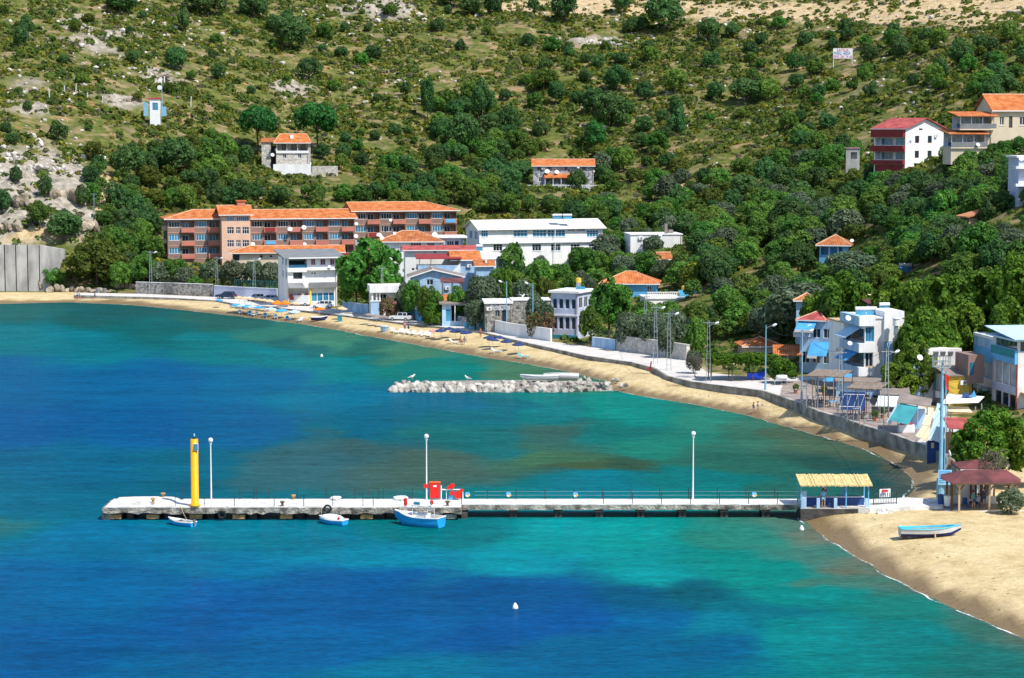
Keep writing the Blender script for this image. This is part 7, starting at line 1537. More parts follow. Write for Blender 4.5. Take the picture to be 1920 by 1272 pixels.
for k, (px, py, m_, l_) in enumerate(((1764, 947, M_DKBLUE, 'dark litter bin beside the blue mast foot'), (1776, 949, M_WHITE2, 'white litter bin left of the pavilion'), (875, 616, M_BCYAN, 'left turquoise round bin by the patterned stone wall'), (889, 617.5, M_BCYAN, 'right turquoise round bin by the patterned stone wall'), (184, 549.5, M_SLATE, 'left grey waste container at the far end of the beach'), (196, 549.5, M_SLATE, 'right grey waste container at the far end of the beach'))):
    p = atZ(px, py, 1.15) if k < 2 else atR(px, py); t = thing('waste_bin', l_, 'bin', p); r0 = .32 if k < 2 else .45
    MB().lathe([(r0 * .85, 0), (r0, .85)], 14).obj('drum', m_, t); MB().lathe([(r0 * 1.05, .853), (r0 * 1.05, .93), (.05, 1.0)], 14).obj('lid', m_, t)
o = thing('beach_rail', 'low white rail in front of the pavilion', 'rail', (pv.x + 1.7, pv.y - .9, bz - .1)); MB().tube([(0, 0, .35), (5.5, .2, .35)], .04, 5).obj('rail', M_WHITE2, o)
for k in range(4): MB().tube([(k * 1.8, k * .06, -.3), (k * 1.8, k * .06, .36)], .04, 5).obj('post', M_WHITE2, o)
# ---- tall blue floodlight mast with notice board
mp_ = atZ(1763, 928, 1.2); t = thing('floodlight_mast', 'tall pale blue floodlight mast with notice board by the beach', 'mast', mp_); mh = (928 - 672) / ppm(mp_.y)
MB().lathe([(.38, -.4), (.38, 1.5), (.2, 1.65), (.17, mh * .55), (.11, mh)], 12).obj('pole', M_LTBLUEMET, t); MB().tube([(.35, 0, .5), (.35, 0, mh * .92)], .05, 6).obj('side_pipe', M_LTBLUEMET, t)
cg = MB()
for k in range(10):
    a = 2 * math.pi * k / 10; a2 = 2 * math.pi * (k + 1) / 10
    for z_ in (mh - .6, mh - .1, mh + .4): cg.tube([(math.cos(a) * .85 - .1, math.sin(a) * .6, z_), (math.cos(a2) * .85 - .1, math.sin(a2) * .6, z_)], .05, 4, False)
    cg.tube([(math.cos(a) * .85 - .1, math.sin(a) * .6, mh - .6), (math.cos(a) * .85 - .1, math.sin(a) * .6, mh + .4)], .045, 4, False)
cg.obj('platform_cage', M_METAL, t)
for k, x in enumerate((-.75, -.1, .6)): MB().hexa([(x - .18, -.55, mh + .45), (x + .18, -.55, mh + .45), (x + .18, -.3, mh + .45), (x - .18, -.3, mh + .45)], [(x - .25, -.75, mh + .85), (x + .25, -.75, mh + .85), (x + .25, -.5, mh + .9), (x - .25, -.5, mh + .9)]).obj('floodlight', M_SLATE, t)
bd = MB().box(-.32, .95, -.5, -.44, 1.0, 2.4).obj('notice_board', mk('board_blue', (0.30,0.58,0.78), .6), t)
for k in range(6): MB().box(-.22, .3 if k else .8, -.525, -.503, 2.22 - k * .2, 2.30 - k * .2).obj('text_line', M_SKYB, bd)
for k in range(2, 6): MB().box(.38, .85, -.525, -.503, 2.22 - k * .2, 2.28 - k * .2).obj('text_line', M_SKYB, bd)
f0 = mh - 1.2
MB().add([(.25, -.3, f0), (.6, -.35, f0 - .3), (.45, -.3, f0 - 1.0), (.62, -.3, f0 - 1.6), (.35, -.28, f0 - 1.5), (.28, -.3, f0 - .8)], [(0, 1, 2, 5), (5, 2, 3, 4)]).obj('red_flag', M_REDP, t)
# ---- poles and lamps
def lattice_pole(px, yb, yt, label, lamp=1, Y=None):
    p = atR(px, yb) if Y is None else atY(px, yb, Y); hh = (yb - yt) / ppm(p.y); t = thing('lattice_pole', label, 'utility pole', p, rnd.uniform(-.2, .2), 'steel lattice poles along the promenade')
    b = MB(); w = .32
    for s_ in (-1, 1): b.tube([(s_ * w, 0, -.3), (s_ * .1, 0, hh)], .05, 4)
    n_ = int(hh / .75)
    for i in range(n_): z0 = hh * i / n_; k = w + (.1 - w) * i / n_; b.tube([(-k, 0, z0), (k, 0, z0)], .03, 4)
    b.obj('lattice', M_METAL, t)
    MB().box(-.7, .7, -.05, .05, hh - .35, hh - .27).obj('cross_arm', M_METAL, t)
    if lamp: lamp_head(t, hh - .6, lamp)
    return p + Vector((0, 0, hh))
def lamp_head(t, z, s_):
    MB().tube([(0, 0, z - .2), (s_ * .5, -.1, z + .15), (s_ * .8, -.15, z + .2)], .035, 5).obj('lamp_arm', M_METAL, t)
    o = MB().lathe([(.02, -.34), (.13, -.25), (.17, 0), (.12, .25), (.02, .34)], 10).obj('lamp_head', M_DISH, t, True, loc=(s_ * 1.05, -.18, z + .28)); o.rotation_euler = (0, R(90 - 25 * s_), 0)
def tube_pole(px, yb, yt, label, lamp=1, Y=None, m=None):
    p = atR(px, yb) if Y is None else atY(px, yb, Y); hh = (yb - yt) / ppm(p.y); t = thing('street_lamp', label, 'street lamp', p, 0, 'tubular street lamps')
    MB().tube([(0, 0, -.4), (0, 0, hh * .12), (0, 0, hh * .121), (0, 0, hh)], [.14, .14, .09, .06], 8).obj('pole', m or M_LTBLUEMET, t); lamp_head(t, hh - .3, lamp); return p + Vector((0, 0, hh))
LP = [lattice_pole(1210, 652, 552, 'lattice pole left of the terrace with balustrade', 0), lattice_pole(1229, 683, 572, 'lattice pole with lamp at the promenade edge, below the terrace'), lattice_pole(1254, 695, 583, 'lattice pole with lamp in front of the olive trees'), lattice_pole(1328, 718, 600, 'lattice pole with lamp beside the vine pergola'), ]
L2 = tube_pole(1435, 731, 608, 'blue street lamp left of the round bright tree'); L3 = tube_pole(1503, 751, 618, 'blue street lamp before the blue awning house'); L4 = lattice_pole(1575, 782, 655, 'thin lattice pole before the tall white house', 0); L5 = lattice_pole(1661.5, 806, 652, 'lattice pole with two lamps beside the striped stall')
tube_pole(950, 626, 527, 'street lamp behind the white garden wall, left one', -1); tube_pole(999, 633, 530, 'street lamp behind the white garden wall, right one', -1); P1 = lattice_pole(830, 604, 528, 'lattice pole beside the orange garden shelter', 0); P2 = lattice_pole(717, 592, 500, 'lattice pole by the gate lodge', 0); P3 = lattice_pole(407, 556, 481, 'lattice pole before the hotel left wing'); P4 = lattice_pole(477, 560, 483, 'lattice pole before the olive trees of the hotel'); P5 = lattice_pole(283, 552, 470, 'lattice pole left of the hotel')
p = G(1335, 372); tube_pole(1335, 372, 306, 'lone lamp post on brown pole, mid hill', 1, Y=p.y, m=M_BROWN); p = G(1353, 428); tube_pole(1353, 428, 393, 'curved lamp post among trees, mid slope', -1, Y=p.y); lattice_pole(177, 428, 362, 'rusty lattice pole in the yellow earth gully', 0, Y=G(177, 428).y)
def wire(a, b_, sag, label):
    pts = [a + (b_ - a) * (i / 12) - Vector((0, 0, sag * 4 * (i / 12) * (1 - i / 12))) for i in range(13)]; o = MB().tube([q - pts[0] for q in pts], .022, 4).obj('overhead_wire', M_DKMET, None, loc=pts[0]); tag(o, label, 'wire', 'overhead wires')
wire(LP[0], LP[1], .5, 'wire between the two poles left of the terrace'); wire(LP[1], LP[2], .5, 'wire between the two lamp poles by the olives'); wire(LP[2], LP[3], .8, 'wire from the olives to the vine pergola pole'); wire(LP[3], L2, 1.0, 'wire from the pergola pole to the blue street lamp'); wire(L2, L3, 1.0, 'wire between the two blue street lamps'); wire(L3, L4, 1.0, 'wire crossing before the narrow pale blue house'); wire(L4, L5, 1.0, 'wire crossing before the tall white house'); wire(L5, mp_ + Vector((0, 2, mh - 1)), 1.6, 'sagging wire from the stall pole to the floodlight mast')
wire(P1, P2, .8, 'wire between the garden shelter and the gate lodge'); wire(P3, P4, .8, 'wire before the hotel left wing'); wire(P5, P3, .8, 'wire left of the hotel')
e_ = atY(1815, 700, 266)
for k in range(3): wire(mp_ + Vector((.1, .2, mh - 1.5 - k * .5)), e_ + Vector((k * .8, 0, -1.0 * k)), .8, ['upper', 'middle', 'lower'][k] + ' wire from the floodlight mast to the yellow house')
# ---- stalls and canopies on the right
ST = atR(1690, 812)
t = thing('beach_stall', 'stall with grey brown roof and teal side canvas above the sea wall', 'stall', ST); st = ppm(ST.y); rz0 = zY(757, ST.y) - ROADZ
def U(px): return (px - 1690) / st
def Zt(py): return zY(py, ST.y) - ROADZ
MB().hexa([(U(1681), .2, Zt(756)), (U(1745), .2, Zt(764)), (U(1762), 4.5, Zt(764) + .3), (U(1700), 4.5, Zt(756) + .5)], [(U(1681), .2, Zt(756) + .1), (U(1745), .2, Zt(764) + .1), (U(1762), 4.5, Zt(764) + .4), (U(1700), 4.5, Zt(756) + .6)]).obj('roof', M_GREYB, t)
MB().hexa([(U(1681), .1, Zt(756)), (U(1687), .6, Zt(756)), (U(1668), -.4, Zt(796)), (U(1659), -.9, Zt(790))], [(U(1681) + .05, .15, Zt(755)), (U(1687) + .05, .65, Zt(755)), (U(1668) + .05, -.35, Zt(795)), (U(1659) + .05, -.85, Zt(789))]).obj('side_canvas', M_CANVASB, t)
MB().hexa([(U(1687), .3, Zt(758)), (U(1722), .3, Zt(764)), (U(1700), -1.0, Zt(795)), (U(1664), -1.0, Zt(786))], [(U(1687), .35, Zt(757)), (U(1722), .35, Zt(763)), (U(1700), -.95, Zt(794)), (U(1664), -.95, Zt(785))]).obj('front_canvas', M_CANVAST, t)
for px, y_ in ((1684, .3), (1721, .3), (1744, .3), (1732, 4.2), (1700, 4.2)): MB().tube([(U(px), y_, -.1), (U(px), y_, Zt(760))], .06, 6).obj('post', M_LTBLUEMET, t)
MB().box(U(1686), U(1716), .2, 1.0, -.05, .85).obj('counter', M_WHITE, t); MB().box(U(1690), U(1712), .3, .9, .86, 1.05).obj('counter_goods', M_CANVASR, t); MB().box(U(1700), U(1745), 3.5, 3.7, 0, 2.2).obj('back_wall', M_BLUEW, t)
ST2 = atR(1752, 846); t = thing('canvas_stall', 'stall hung with cream and pale blue canvas sheets', 'stall', ST2); st = ppm(ST2.y)
def U(px): return (px - 1752) / st
def Zt(py): return zY(py, ST2.y) - ROADZ
def sheet(pts, m, name):
    a = [Vector((U(px), y_, Zt(py))) for px, py, y_ in pts]; n_ = (a[1] - a[0]).cross(a[3] - a[0]).normalized() * .04; MB().hexa(a, [q + n_ for q in a]).obj(name, m, t)
sheet([(1758, 757, .6), (1776, 763, .4), (1764, 829, -1.3), (1737, 820, -1.4)], M_CANVASB, 'hanging_canvas')
sheet([(1741, 766, .8), (1752, 767, .8), (1741, 798, -.6), (1726, 795, -.6)], M_CANVASC, 'hanging_canvas'); sheet([(1726, 796, -.62), (1741, 799, -.62), (1734, 824, -1.4), (1711, 814, -1.4)], M_CANVASC, 'hanging_canvas')
sheet([(1766, 759, .4), (1836, 757, .6), (1858, 752, 3.5), (1790, 748, 4.0)], M_CANVASW, 'roof_canvas'); sheet([(1776, 773, .3), (1824, 775, .3), (1820, 767, 1.6), (1778, 766, 1.6)], M_CANVASC, 'valance')
for px, y_ in ((1738, .2), (1762, .2), (1776, .3), (1830, .5), (1852, 3.2), (1795, 3.6)): MB().tube([(U(px), y_, -.3), (U(px), y_, Zt(764))], .06, 6).obj('post', M_METAL, t)
MB().box(U(1738), U(1762), -.2, .0, -1.4, Zt(826)).obj('front_wall', M_DKBLUE, t); MB().box(U(1745), U(1750), -.24, -.205, Zt(840), Zt(830)).obj('poster', M_CANVASC, t); MB().box(U(1762) + .02, U(1770), -.2, .0, -1.4, Zt(822)).obj('front_wall', M_SKYB, t)
for k, px in enumerate((1811, 1818)): MB().prism([(U(px), Zt(752)), (U(px) + .55, Zt(752)), (U(px) + .2, Zt(738))], 'y', 2.4, 2.5).obj('peaked_cloth', M_DKBLUE, t)
MB().prism([(U(1826), Zt(752)), (U(1840), Zt(750)), (U(1835), Zt(738))], 'y', 2.6, 2.7).obj('peaked_cloth', M_CANVASBL, t)
ST3 = atZ(1785, 868, 1.6); t = thing('red_canopy_stall', 'terrace under a wide red canopy behind the bright green tree', 'stall', ST3); st = ppm(ST3.y)
def U(px): return (px - 1785) / st
def Zt(py): return zY(py, ST3.y) - 1.6
MB().hexa([(U(1777), .0, Zt(804)), (U(1890), -.6, Zt(812)), (U(1890), 5.5, Zt(803)), (U(1785), 5, Zt(798))], [(U(1777), .0, Zt(804) + .1), (U(1890), -.6, Zt(812) + .1), (U(1890), 5.5, Zt(803) + .25), (U(1785), 5, Zt(798) + .2)]).obj('canopy', M_REDROOF, t)
for px, y_ in ((1779, .1), (1790, 1.5), (1800, .2), (1780, 4), (1835, .2), (1880, .2)): MB().tube([(U(px), y_, -.6), (U(px), y_, Zt(805))], .07, 6).obj('post', M_BROWN, t)
sheet([(1792, 818, .1), (1801, 822, .1), (1798, 848, -.1), (1785, 838, -.1)], M_CANVASR, 'hanging_cloth'); MB().box(U(1772), U(1900), .0, .3, -2.0, .9).obj('terrace_wall', M_CONCG, t); MB().box(U(1790), U(1900), 5.2, 5.4, -.4, 2.4).obj('back_wall', M_TAN, t)
person((ST3.x - .35, ST3.y - .55, 1.5), 1.2, 'person in white shirt standing by the terrace wall under the red canopy', M_WHITE2, M_BLUEW)
# reed pergolas and post rows on the quay
def pergola(label, px1, px2, yb, yt, depth, m, nposts=4, cat='pergola'):
    p = atR(px1, yb); s_ = ppm(p.y); w = (px2 - px1) / s_; hh = (yb - yt) / s_; t = thing('pergola', label, cat, p, R(-18))
    for i in range(nposts):
        for y_ in (0, depth): MB().tube([(w * i / (nposts - 1), y_, -.1), (w * i / (nposts - 1), y_, hh)], .05, 6).obj('post', M_METAL if y_ == 0 else M_BROWN, t)
    for y_ in (0, depth): MB().tube([(-.2, y_, hh), (w + .2, y_, hh)], .05, 5).obj('beam', M_BROWN, t)
    b = MB(); n_ = int(w / .13)
    for i in range(n_): x = w * i / n_ + rnd.uniform(-.03, .03); b.tube([(x, -.4 + rnd.uniform(-.2, .2), hh + .08), (x + rnd.uniform(-.1, .1), depth + rnd.uniform(-.1, .4), hh + .1)], .06, 4)
    b.obj('reed_cover', m, t); return t
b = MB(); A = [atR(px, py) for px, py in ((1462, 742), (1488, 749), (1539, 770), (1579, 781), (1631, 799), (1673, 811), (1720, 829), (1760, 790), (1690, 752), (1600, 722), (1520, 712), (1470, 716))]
b.prism([(q.x, q.y) for q in A], 'z', ROADZ - .3, ROADZ + .004); tag(b.obj('quay_paving', mk('shade_dark_quay_tiles', (0.30,0.245,0.22), .9, .3, .8, .2, 4)), 'brownish paving of the quay before the houses, shade painted into its colour', 'paving', kind='structure')  # paving colour darkened to carry the shade lying on the quay
pass
M_REED = mk('weathered_reeds', (0.26,0.21,0.17), .95, .35, 3)
pergola('reed pergola before the narrow pale blue house', 1512, 1580, 765, 705, 7.0, M_REED, 5); pergola('reed pergola before the tall white house', 1588, 1650, 790, 728, 6.0, M_REED, 4)
for i, px in enumerate((1512, 1523, 1533, 1545, 1600, 1612, 1620)):
    py = 757 + (px - 1505) * .38; p = atR(px, py); o = MB().tube([(0, 0, -.1), (0, 0, 3.4 if px < 1560 else 1.2)], .05, 6).obj('quay_post', M_TAN if i % 2 else M_METAL, None, loc=p); tag(o, ['first', 'second', 'third', 'fourth', 'fifth', 'sixth', 'seventh'][i] + ' thin post from the left on the quay edge', 'post', 'thin posts on the quay edge')
t = thing('folding_awning', 'white framed folding awning below the tall white house', 'awning', atR(1575, 770), R(-15))
for k in range(4): MB().tube([(k * .8, 0, .5), (k * .8 + .5, -.3, 2.0)], .04, 5).obj('rib', M_WHITE2, t)
MB().tube([(0, 0, .5), (2.4, 0, .5)], .04, 5).tube([(.5, -.3, 2.0), (2.9, -.3, 2.0)], .04, 5).obj('frame', M_WHITE2, t); MB().box(-.1, 2.9, .6, .7, 0, 2.2).obj('back_panel', M_DKBLUE, t)
for s_ in (0, 2.4): MB().tube([(s_, 0, 0), (s_, 0, .5)], .04, 5).obj('leg', M_WHITE2, t)
t = thing('folded_canvas', 'heap of orange cloth on the reed pergola', 'cloth', atR(1563, 700, +3.6)); linkmesh('cloth', rock_mesh('cloth', 5, mk('orange_cloth', (0.70,0.16,0.02), .9), 2, .4, .4), t, (0, 0, .15), (0, 0, 0), (.7, .5, .4))
ca = canopy('striped_canopy', 'white canvas canopy on poles between the reed pergola and the stalls', 'canopy', 1646, 1684, 262, -14, 4, 802, 762, 748, M_CANVASW, post=M_METAL, nposts=3)
ca = canopy('shade_canopy', 'blue canvas canopy before the narrow white wing', 'canopy', 1548, 1590, 281, -14, 3, 762, 716, 704, M_CANVASBL, post=M_METAL, nposts=3)
# vine roofed pergola
t = thing('vine_pergola', 'pergola overgrown with bright green vine above the pink shed', 'pergola', atR(1335, 716)); p0 = t.location.copy(); W_ = (1452 - 1333) / ppm(p0.y); H_ = 2.7
for x in (0, W_ * .33, W_ * .66, W_):
    for y_ in (0, 4.5): MB().tube([(x, y_ + 1, -.2), (x, y_ + 1, H_)], .07, 6).obj('post', M_BROWN, t)
MB().box(-.3, W_ + .3, .7, 5.8, H_, H_ + .08).obj('lattice_top', M_BROWN, t)
for i in range(9): linkmesh('vine_clump', rnd.choice(KIND['bright']), t, (W_ * (i + .3) / 9, 1.2 + (i % 2) * 2.6, H_ + .15), (0, 0, i), (1.1, 1.7, .75))
for i in range(6): linkmesh('vine_clump', rnd.choice(KIND['bright']), t, (W_ * (i + .6) / 6, 1.0, H_ - .15), (0, 0, i), (.8, .7, .8))
t = boat('blue_boat', 'bright blue boat hull lying beside the pink shed', atR(1418, 713) + Vector((0, .5, .05)), 0, 2.3, 1.1, .85, mk('strong_blue', (0.01,0.06,0.55), .5), mk('strong_blue', (0, 0, 0)), M_DKBLUE, M_DKBLUE, 0, 1)
t = thing('boat_trailer', 'white framed boat stand on the promenade by the blue street lamp', 'trailer', atR(1450, 722)); MB().tube([(0, 0, .5), (2.2, 0, .6)], .05, 5).tube([(.2, .6, .5), (2.2, .6, .6)], .05, 5).obj('frame', M_METAL, t)
for x in (.2, 1.8):
    for y_ in (0, .6): MB().tube([(x, y_, 0), (x, y_, .55)], .04, 5).obj('leg', M_METAL, t)
MB().lathe([(.3, -.7), (.34, 0), (.3, .7)], 12).obj('tank', M_BWHITE, t, True, loc=(1.1, .3, .95)).rotation_euler = (0, R(90), 0)
t = thing('red_pump', 'rusty red winch stand on the promenade edge above the sand', 'winch', atR(1219, 694, -.1)); MB().tube([(0, 0, 0), (.15, 0, 1.2)], .09, 6).obj('handle', M_RED, t); MB().box(-.5, .1, -.2, .2, 0, .3).obj('base', M_RED, t)
# ---- cars
def car(px, py, rz, body, label, van=False, name='parked_car', L=4.1):
    p = atR(px, py); t = thing(name, label, 'van' if van else 'car', p, rz, 'vehicles parked on the promenade'); hw = .82 if not van else .95
    if van: lo = [(-L/2, .35), (L/2, .35), (L/2, 1.0), (L/2 - .35, 1.15), (L/2 - 1.0, 2.0), (-L/2 + .1, 2.1), (-L/2, 1.9)]
    else: lo = [(-L/2, .35), (L/2, .35), (L/2, .72), (L/2 - .3, .86), (L/2 - 1.1, .95), (-L/2 + .15, .98), (-L/2, .85)]
    MB().prism(lo, 'y', -hw, hw).obj('body', body, t)
    if not van:
        a = [(L/2 - 1.15, .952), (-L/2 + .3, .982), (-L/2 + .55, 1.42), (L/2 - 1.95, 1.46)]
        b0 = [(x, y_ , z_) for (x, z_) in (a[0], a[1]) for y_ in (-hw + .04, hw - .04)]; r0 = [(x, y_, z_) for (x, z_) in (a[3], a[2]) for y_ in (-hw + .18, hw - .18)]
        MB().hexa([b0[0], b0[1], b0[3], b0[2]], [r0[0], r0[1], r0[3], r0[2]]).obj('cabin_glass', M_GLASS, t)
        MB().box(-L/2 + .5, L/2 - 1.9, -hw + .16, hw - .16, 1.425, 1.5).obj('roof', body, t)
        for x in (.25, -.7, -1.45):
            for s_ in (-1, 1): MB().hexa([(x - .04, s_ * (hw - .045), .95), (x + .04, s_ * (hw - .045), .95), (x + .04, s_ * (hw - .01), .95), (x - .04, s_ * (hw - .01), .95)], [(x - .04, s_ * (hw - .19), 1.44), (x + .04, s_ * (hw - .19), 1.44), (x + .04, s_ * (hw - .15), 1.44), (x - .04, s_ * (hw - .15), 1.44)]).obj('pillar', body, t)
    else:
        MB().hexa([(L/2 - .33, -hw + .08, 1.17), (L/2 - .33, hw - .08, 1.17), (L/2 - .36, hw - .08, 1.17), (L/2 - .36, -hw + .08, 1.17)], [(L/2 - .96, -hw + .12, 1.95), (L/2 - .96, hw - .12, 1.95), (L/2 - 1.02, hw - .12, 1.95), (L/2 - 1.02, -hw + .12, 1.95)]).obj('windscreen', M_GLASSB, t)
        for s_ in (-1, 1): MB().box(L/2 - 1.6, L/2 - .9, s_ * hw - .01, s_ * hw + .012, 1.15, 1.75).obj('side_window', M_GLASSB, t); MB().box(-L/2 + .4, L/2 - 1.8, s_ * hw - .01, s_ * hw + .012, .9, 1.6).obj('side_panel', M_SKYB if s_ < 0 else body, t)
    for x in (-L/2 + .75, L/2 - .8):
        for s_ in (-1, 1):
            w_ = MB().lathe([(.05, -.09), (.31, -.09), (.31, .09), (.05, .09)], 14).obj('wheel', MATS['tyre_rubber'], t, loc=(x, s_ * (hw - .06), .31)); w_.rotation_euler = (R(90), 0, 0); MB().lathe([(.02, -.1), (.19, -.1), (.19, .1), (.02, .1)], 10).obj('hub', M_METAL, w_)
    for s_ in (-1, 1): MB().box(L/2 - .02, L/2 + .015, s_ * .62 - .15, s_ * .62 + .15, .58, .74).obj('headlight', M_DISH, t); MB().box(-L/2 - .015, -L/2 + .02, s_ * .66 - .1, s_ * .66 + .1, .62, .84).obj('tail_light', M_REDP, t)
    MB().box(-L/2 - .05, -L/2 + .03, -.7, .7, .33, .5).obj('bumper', M_SLATE, t)
M_CW = mk('car_white', (0.80,0.81,0.82), .25, .02, 1, spec=.6); M_CB = mk('car_navy', (0.015,0.03,0.08), .25, .05, 1, spec=.6); M_CS = mk('car_silver', (0.40,0.50,0.60), .28, .03, 1, metal=.3, spec=.6)
car(424, 560.5, R(160), M_CB, 'dark blue car parked before the grey plastered wall'); car(479, 565, R(215), M_CW, 'small white car parked nose out, left of the silver car', L=3.6); car(503, 567, R(170), M_CS, 'silver blue car parked behind the orange parasols')
car(561, 573.5, R(165), M_CW, 'white van with blue side panel before the shops', True, 'parked_van', 4.6); car(604, 578.5, R(168), M_CW, 'white car parked by the shop house right end'); car(751, 601.5, R(160), M_CW, 'white car parked beside the brown plastered wall')
# ---- parasols, loungers and beach gear
def parasol(px, py, m, label, rad=.95, hh=2.0, group='beach parasols', z=None, flat=.3):
    p = G(px, py) if z is None else atR(px, py); t = thing('parasol', label, 'parasol', p, rnd.uniform(0, 1), group); t.rotation_euler = (rnd.uniform(-.08, .08), rnd.uniform(-.08, .08), rnd.random())
    MB().tube([(0, 0, -.2), (0, 0, hh)], .03, 6).obj('pole', M_WHITE2, t)
    b = MB(); n_ = 8; ap = (0, 0, hh + .05)
    for k in range(n_):
        a, e = 2 * math.pi * k / n_, 2 * math.pi * (k + 1) / n_; mid = (a + e) / 2
        P = [(rad * math.cos(a), rad * math.sin(a), hh - flat), (rad * .9 * math.cos(mid), rad * .9 * math.sin(mid), hh - flat - .02), (rad * math.cos(e), rad * math.sin(e), hh - flat)]
        b.add([ap, P[0], P[1], P[2]], [(0, 1, 2), (0, 2, 3)]); b.add([P[0], P[1], P[2], (P[2][0], P[2][1], hh - flat - .14), (P[1][0], P[1][1], hh - flat - .16), (P[0][0], P[0][1], hh - flat - .14)], [(0, 1, 4, 5), (1, 2, 3, 4)])
    b.obj('canopy', m, t); rb = MB()
    for k in range(n_): a = 2 * math.pi * k / n_; rb.tube([(0, 0, hh - .35), (rad * .55 * math.cos(a), rad * .55 * math.sin(a), hh - flat * .5)], .012, 4)
    rb.obj('ribs', M_METAL, t)
def lounger(px, py, rz, m, label, z=None):
    p = G(px, py); t = thing('sun_lounger', label, 'sun lounger', p, rz, 'sun loungers on the beach'); fm = M_WHITE2
    MB().box(-.3, .3, -.9, .35, .30, .36).obj('seat', m, t); MB().hexa([(-.3, .36, .30), (.3, .36, .30), (.3, .36, .36), (-.3, .36, .36)], [(-.3, .85, .72), (.3, .85, .72), (.3, .83, .78), (-.3, .83, .78)]).obj('backrest', m, t)
    for x in (-.27, .27):
        for y_ in (-.75, .25): MB().box(x - .03, x + .03, y_ - .03, y_ + .03, -.05, .30).obj('leg', fm, t)
M_NAVY = mk('navy_canvas', (0.025,0.05,0.16), .85, .15, 1.5)
OR = ['first', 'second', 'third', 'fourth', 'fifth', 'sixth', 'seventh', 'eighth', 'ninth', 'tenth', 'eleventh', 'twelfth']
for i, (px, py) in enumerate(((827, 637), (843, 634), (854, 638), (863, 638), (875, 641))): parasol(px, py, M_NAVY, f'navy parasol, {OR[i]} from left of the left navy row', 1.0, 1.8)
for i, (px, py) in enumerate(((917, 651), (923, 655), (936, 651), (950, 658), (972, 664))): parasol(px, py, M_NAVY, f'navy parasol, {OR[i]} from left of the right navy row', 1.0, 1.8)
parasol(814, 635, mk('pink_canvas', (0.68,0.30,0.28), .85), 'pink parasol left of the navy parasols', .9, 1.6)
for i, px in enumerate((443, 455, 464, 474, 486, 508, 528, 552)): parasol(px, 586 + (px - 443) * .12, M_CANVASB if i % 2 else M_CANVASBL, f'blue and white beach parasol, {OR[i]} from left before the shop house', 1.15, 1.7)
for i, px in enumerate((448, 458, 470, 484, 495, 505, 552, 640)): parasol(px, 578 + (px - 448) * .11, mk('tan_canvas', (0.70,0.47,0.28), .85), f'tan parasol, {OR[i]} from left along the sea wall', 1.0, 2.3)
for i, px in enumerate((519, 534)): parasol(px, 576, mk('orange_canvas', (0.85,0.20,0.01), .8), ['left', 'right'][i] + ' orange parasol beside the white van', 1.1, 1.3, z=1, flat=.6)
parasol(411, 577, M_CANVASBL, 'single blue parasol at the left end of the parasol rows', .75, 1.7); parasol(600, 596, mk('orange_canvas', (0, 0, 0)), 'faded orange parasol above the dark boat on the beach', 1.2, 1.9)
for i, px in enumerate((691, 706, 719)): parasol(px, 609 + (px - 691) * .14, M_GREYB, f'brown straw parasol, {OR[i]} from left beyond the gate lodge', .95, 2.0)
for i, px in enumerate((450, 468, 478, 497, 517, 540, 562)): lounger(px, 589 + (px - 450) * .13, rnd.uniform(-.5, .5), M_CANVASBL if i % 2 else M_CANVASW, f'lounger, {OR[i]} from left among the blue parasols')
for i, px in enumerate((738, 748, 757, 766, 775, 785, 795, 804)): lounger(px, 624 + (px - 738) * .12, rnd.uniform(-.6, .6), M_CANVASW, f'white lounger, {OR[i]} from left before the blue boarded gate')
for i, (px, py) in enumerate(((852, 645), (931, 662), (981, 672))): lounger(px, py, 1.2, (M_CANVASW, M_CANVASW, M_BCYAN)[i], ['white lounger below the left navy parasols', 'white lounger between the right navy parasols', 'turquoise lounger right of the navy parasols'][i])
p = G(721, 622); t = thing('blue_tub', 'grey blue tarpaulin covered tub on the sand', 'tub', p); MB().lathe([(.5, 0), (.8, .9)], 14).obj('tub', M_BLUEW, t); MB().lathe([(.85, .9), (.8, 1.0), (.05, 1.05)], 14).obj('cover', M_BGREY, t)
p = G(598, 602); boat('dark_boat', 'dark boat with white gear on the far beach', p + Vector((0, 0, .1)), .2, 2.8, 1.2, .6, M_BNAVY, M_BNAVY, M_BWHITE, M_BWHITE, 0, 2)
p = G(637, 603); t = thing('green_locker', 'dark green locker against the sea wall', 'locker', p); MB().box(-.4, .4, -.3, .3, 0, 1.0).obj('case', M_CANVAST, t); MB().box(-.43, .43, -.33, .33, 1.003, 1.08).obj('lid', M_CANVAST, t)
# people on the sand, the road and in the water
for px, py, rz, l_, a, b_, ps, sc, bare in ((1413, 776, 1.8, 'left of two children walking on the sand, in pink', M_PINK, M_LILAC, 'walk', .82, False), (1421, 774, 1.6, 'right of two children walking on the sand, in pale blue', M_BLUEW, M_WHITE2, 'walk', .8, False), (145, 562, 1.5, 'person in red at the far left of the beach', M_CANVASR, M_DKBLUE, 'walk', 1, False), (149, 561, 1.4, 'person in blue beside the one in red at far left', M_SKYB, M_BLUEW, 'walk', 1, False), (178, 563, 1.5, 'person in dark clothes alone at the far left beach', M_DKBLUE, M_DKBLUE, 'walk', 1, False),
   (901, 633, 1.0, 'tanned bather standing by the sea wall', M_RED, M_RED, 'stand', .95, True), (863, 646, .3, 'left seated bather under the navy parasols', M_RED, M_CANVASR, 'sit', .95, True), (871, 646, -.3, 'right seated bather under the navy parasols', M_RED, M_BCYAN, 'sit', .95, True), (759, 622, .4, 'person in purple among the white loungers', M_PINK, M_DKBLUE, 'stand', 1, False), (766, 624, 2.0, 'person in dark blue among the white loungers', M_DKBLUE, M_DKBLUE, 'stand', 1, False)):
    p = G(px, py); person(p, rz, l_, a, b_, ps, sc, M_SKIN2 if bare else None, None, bare)
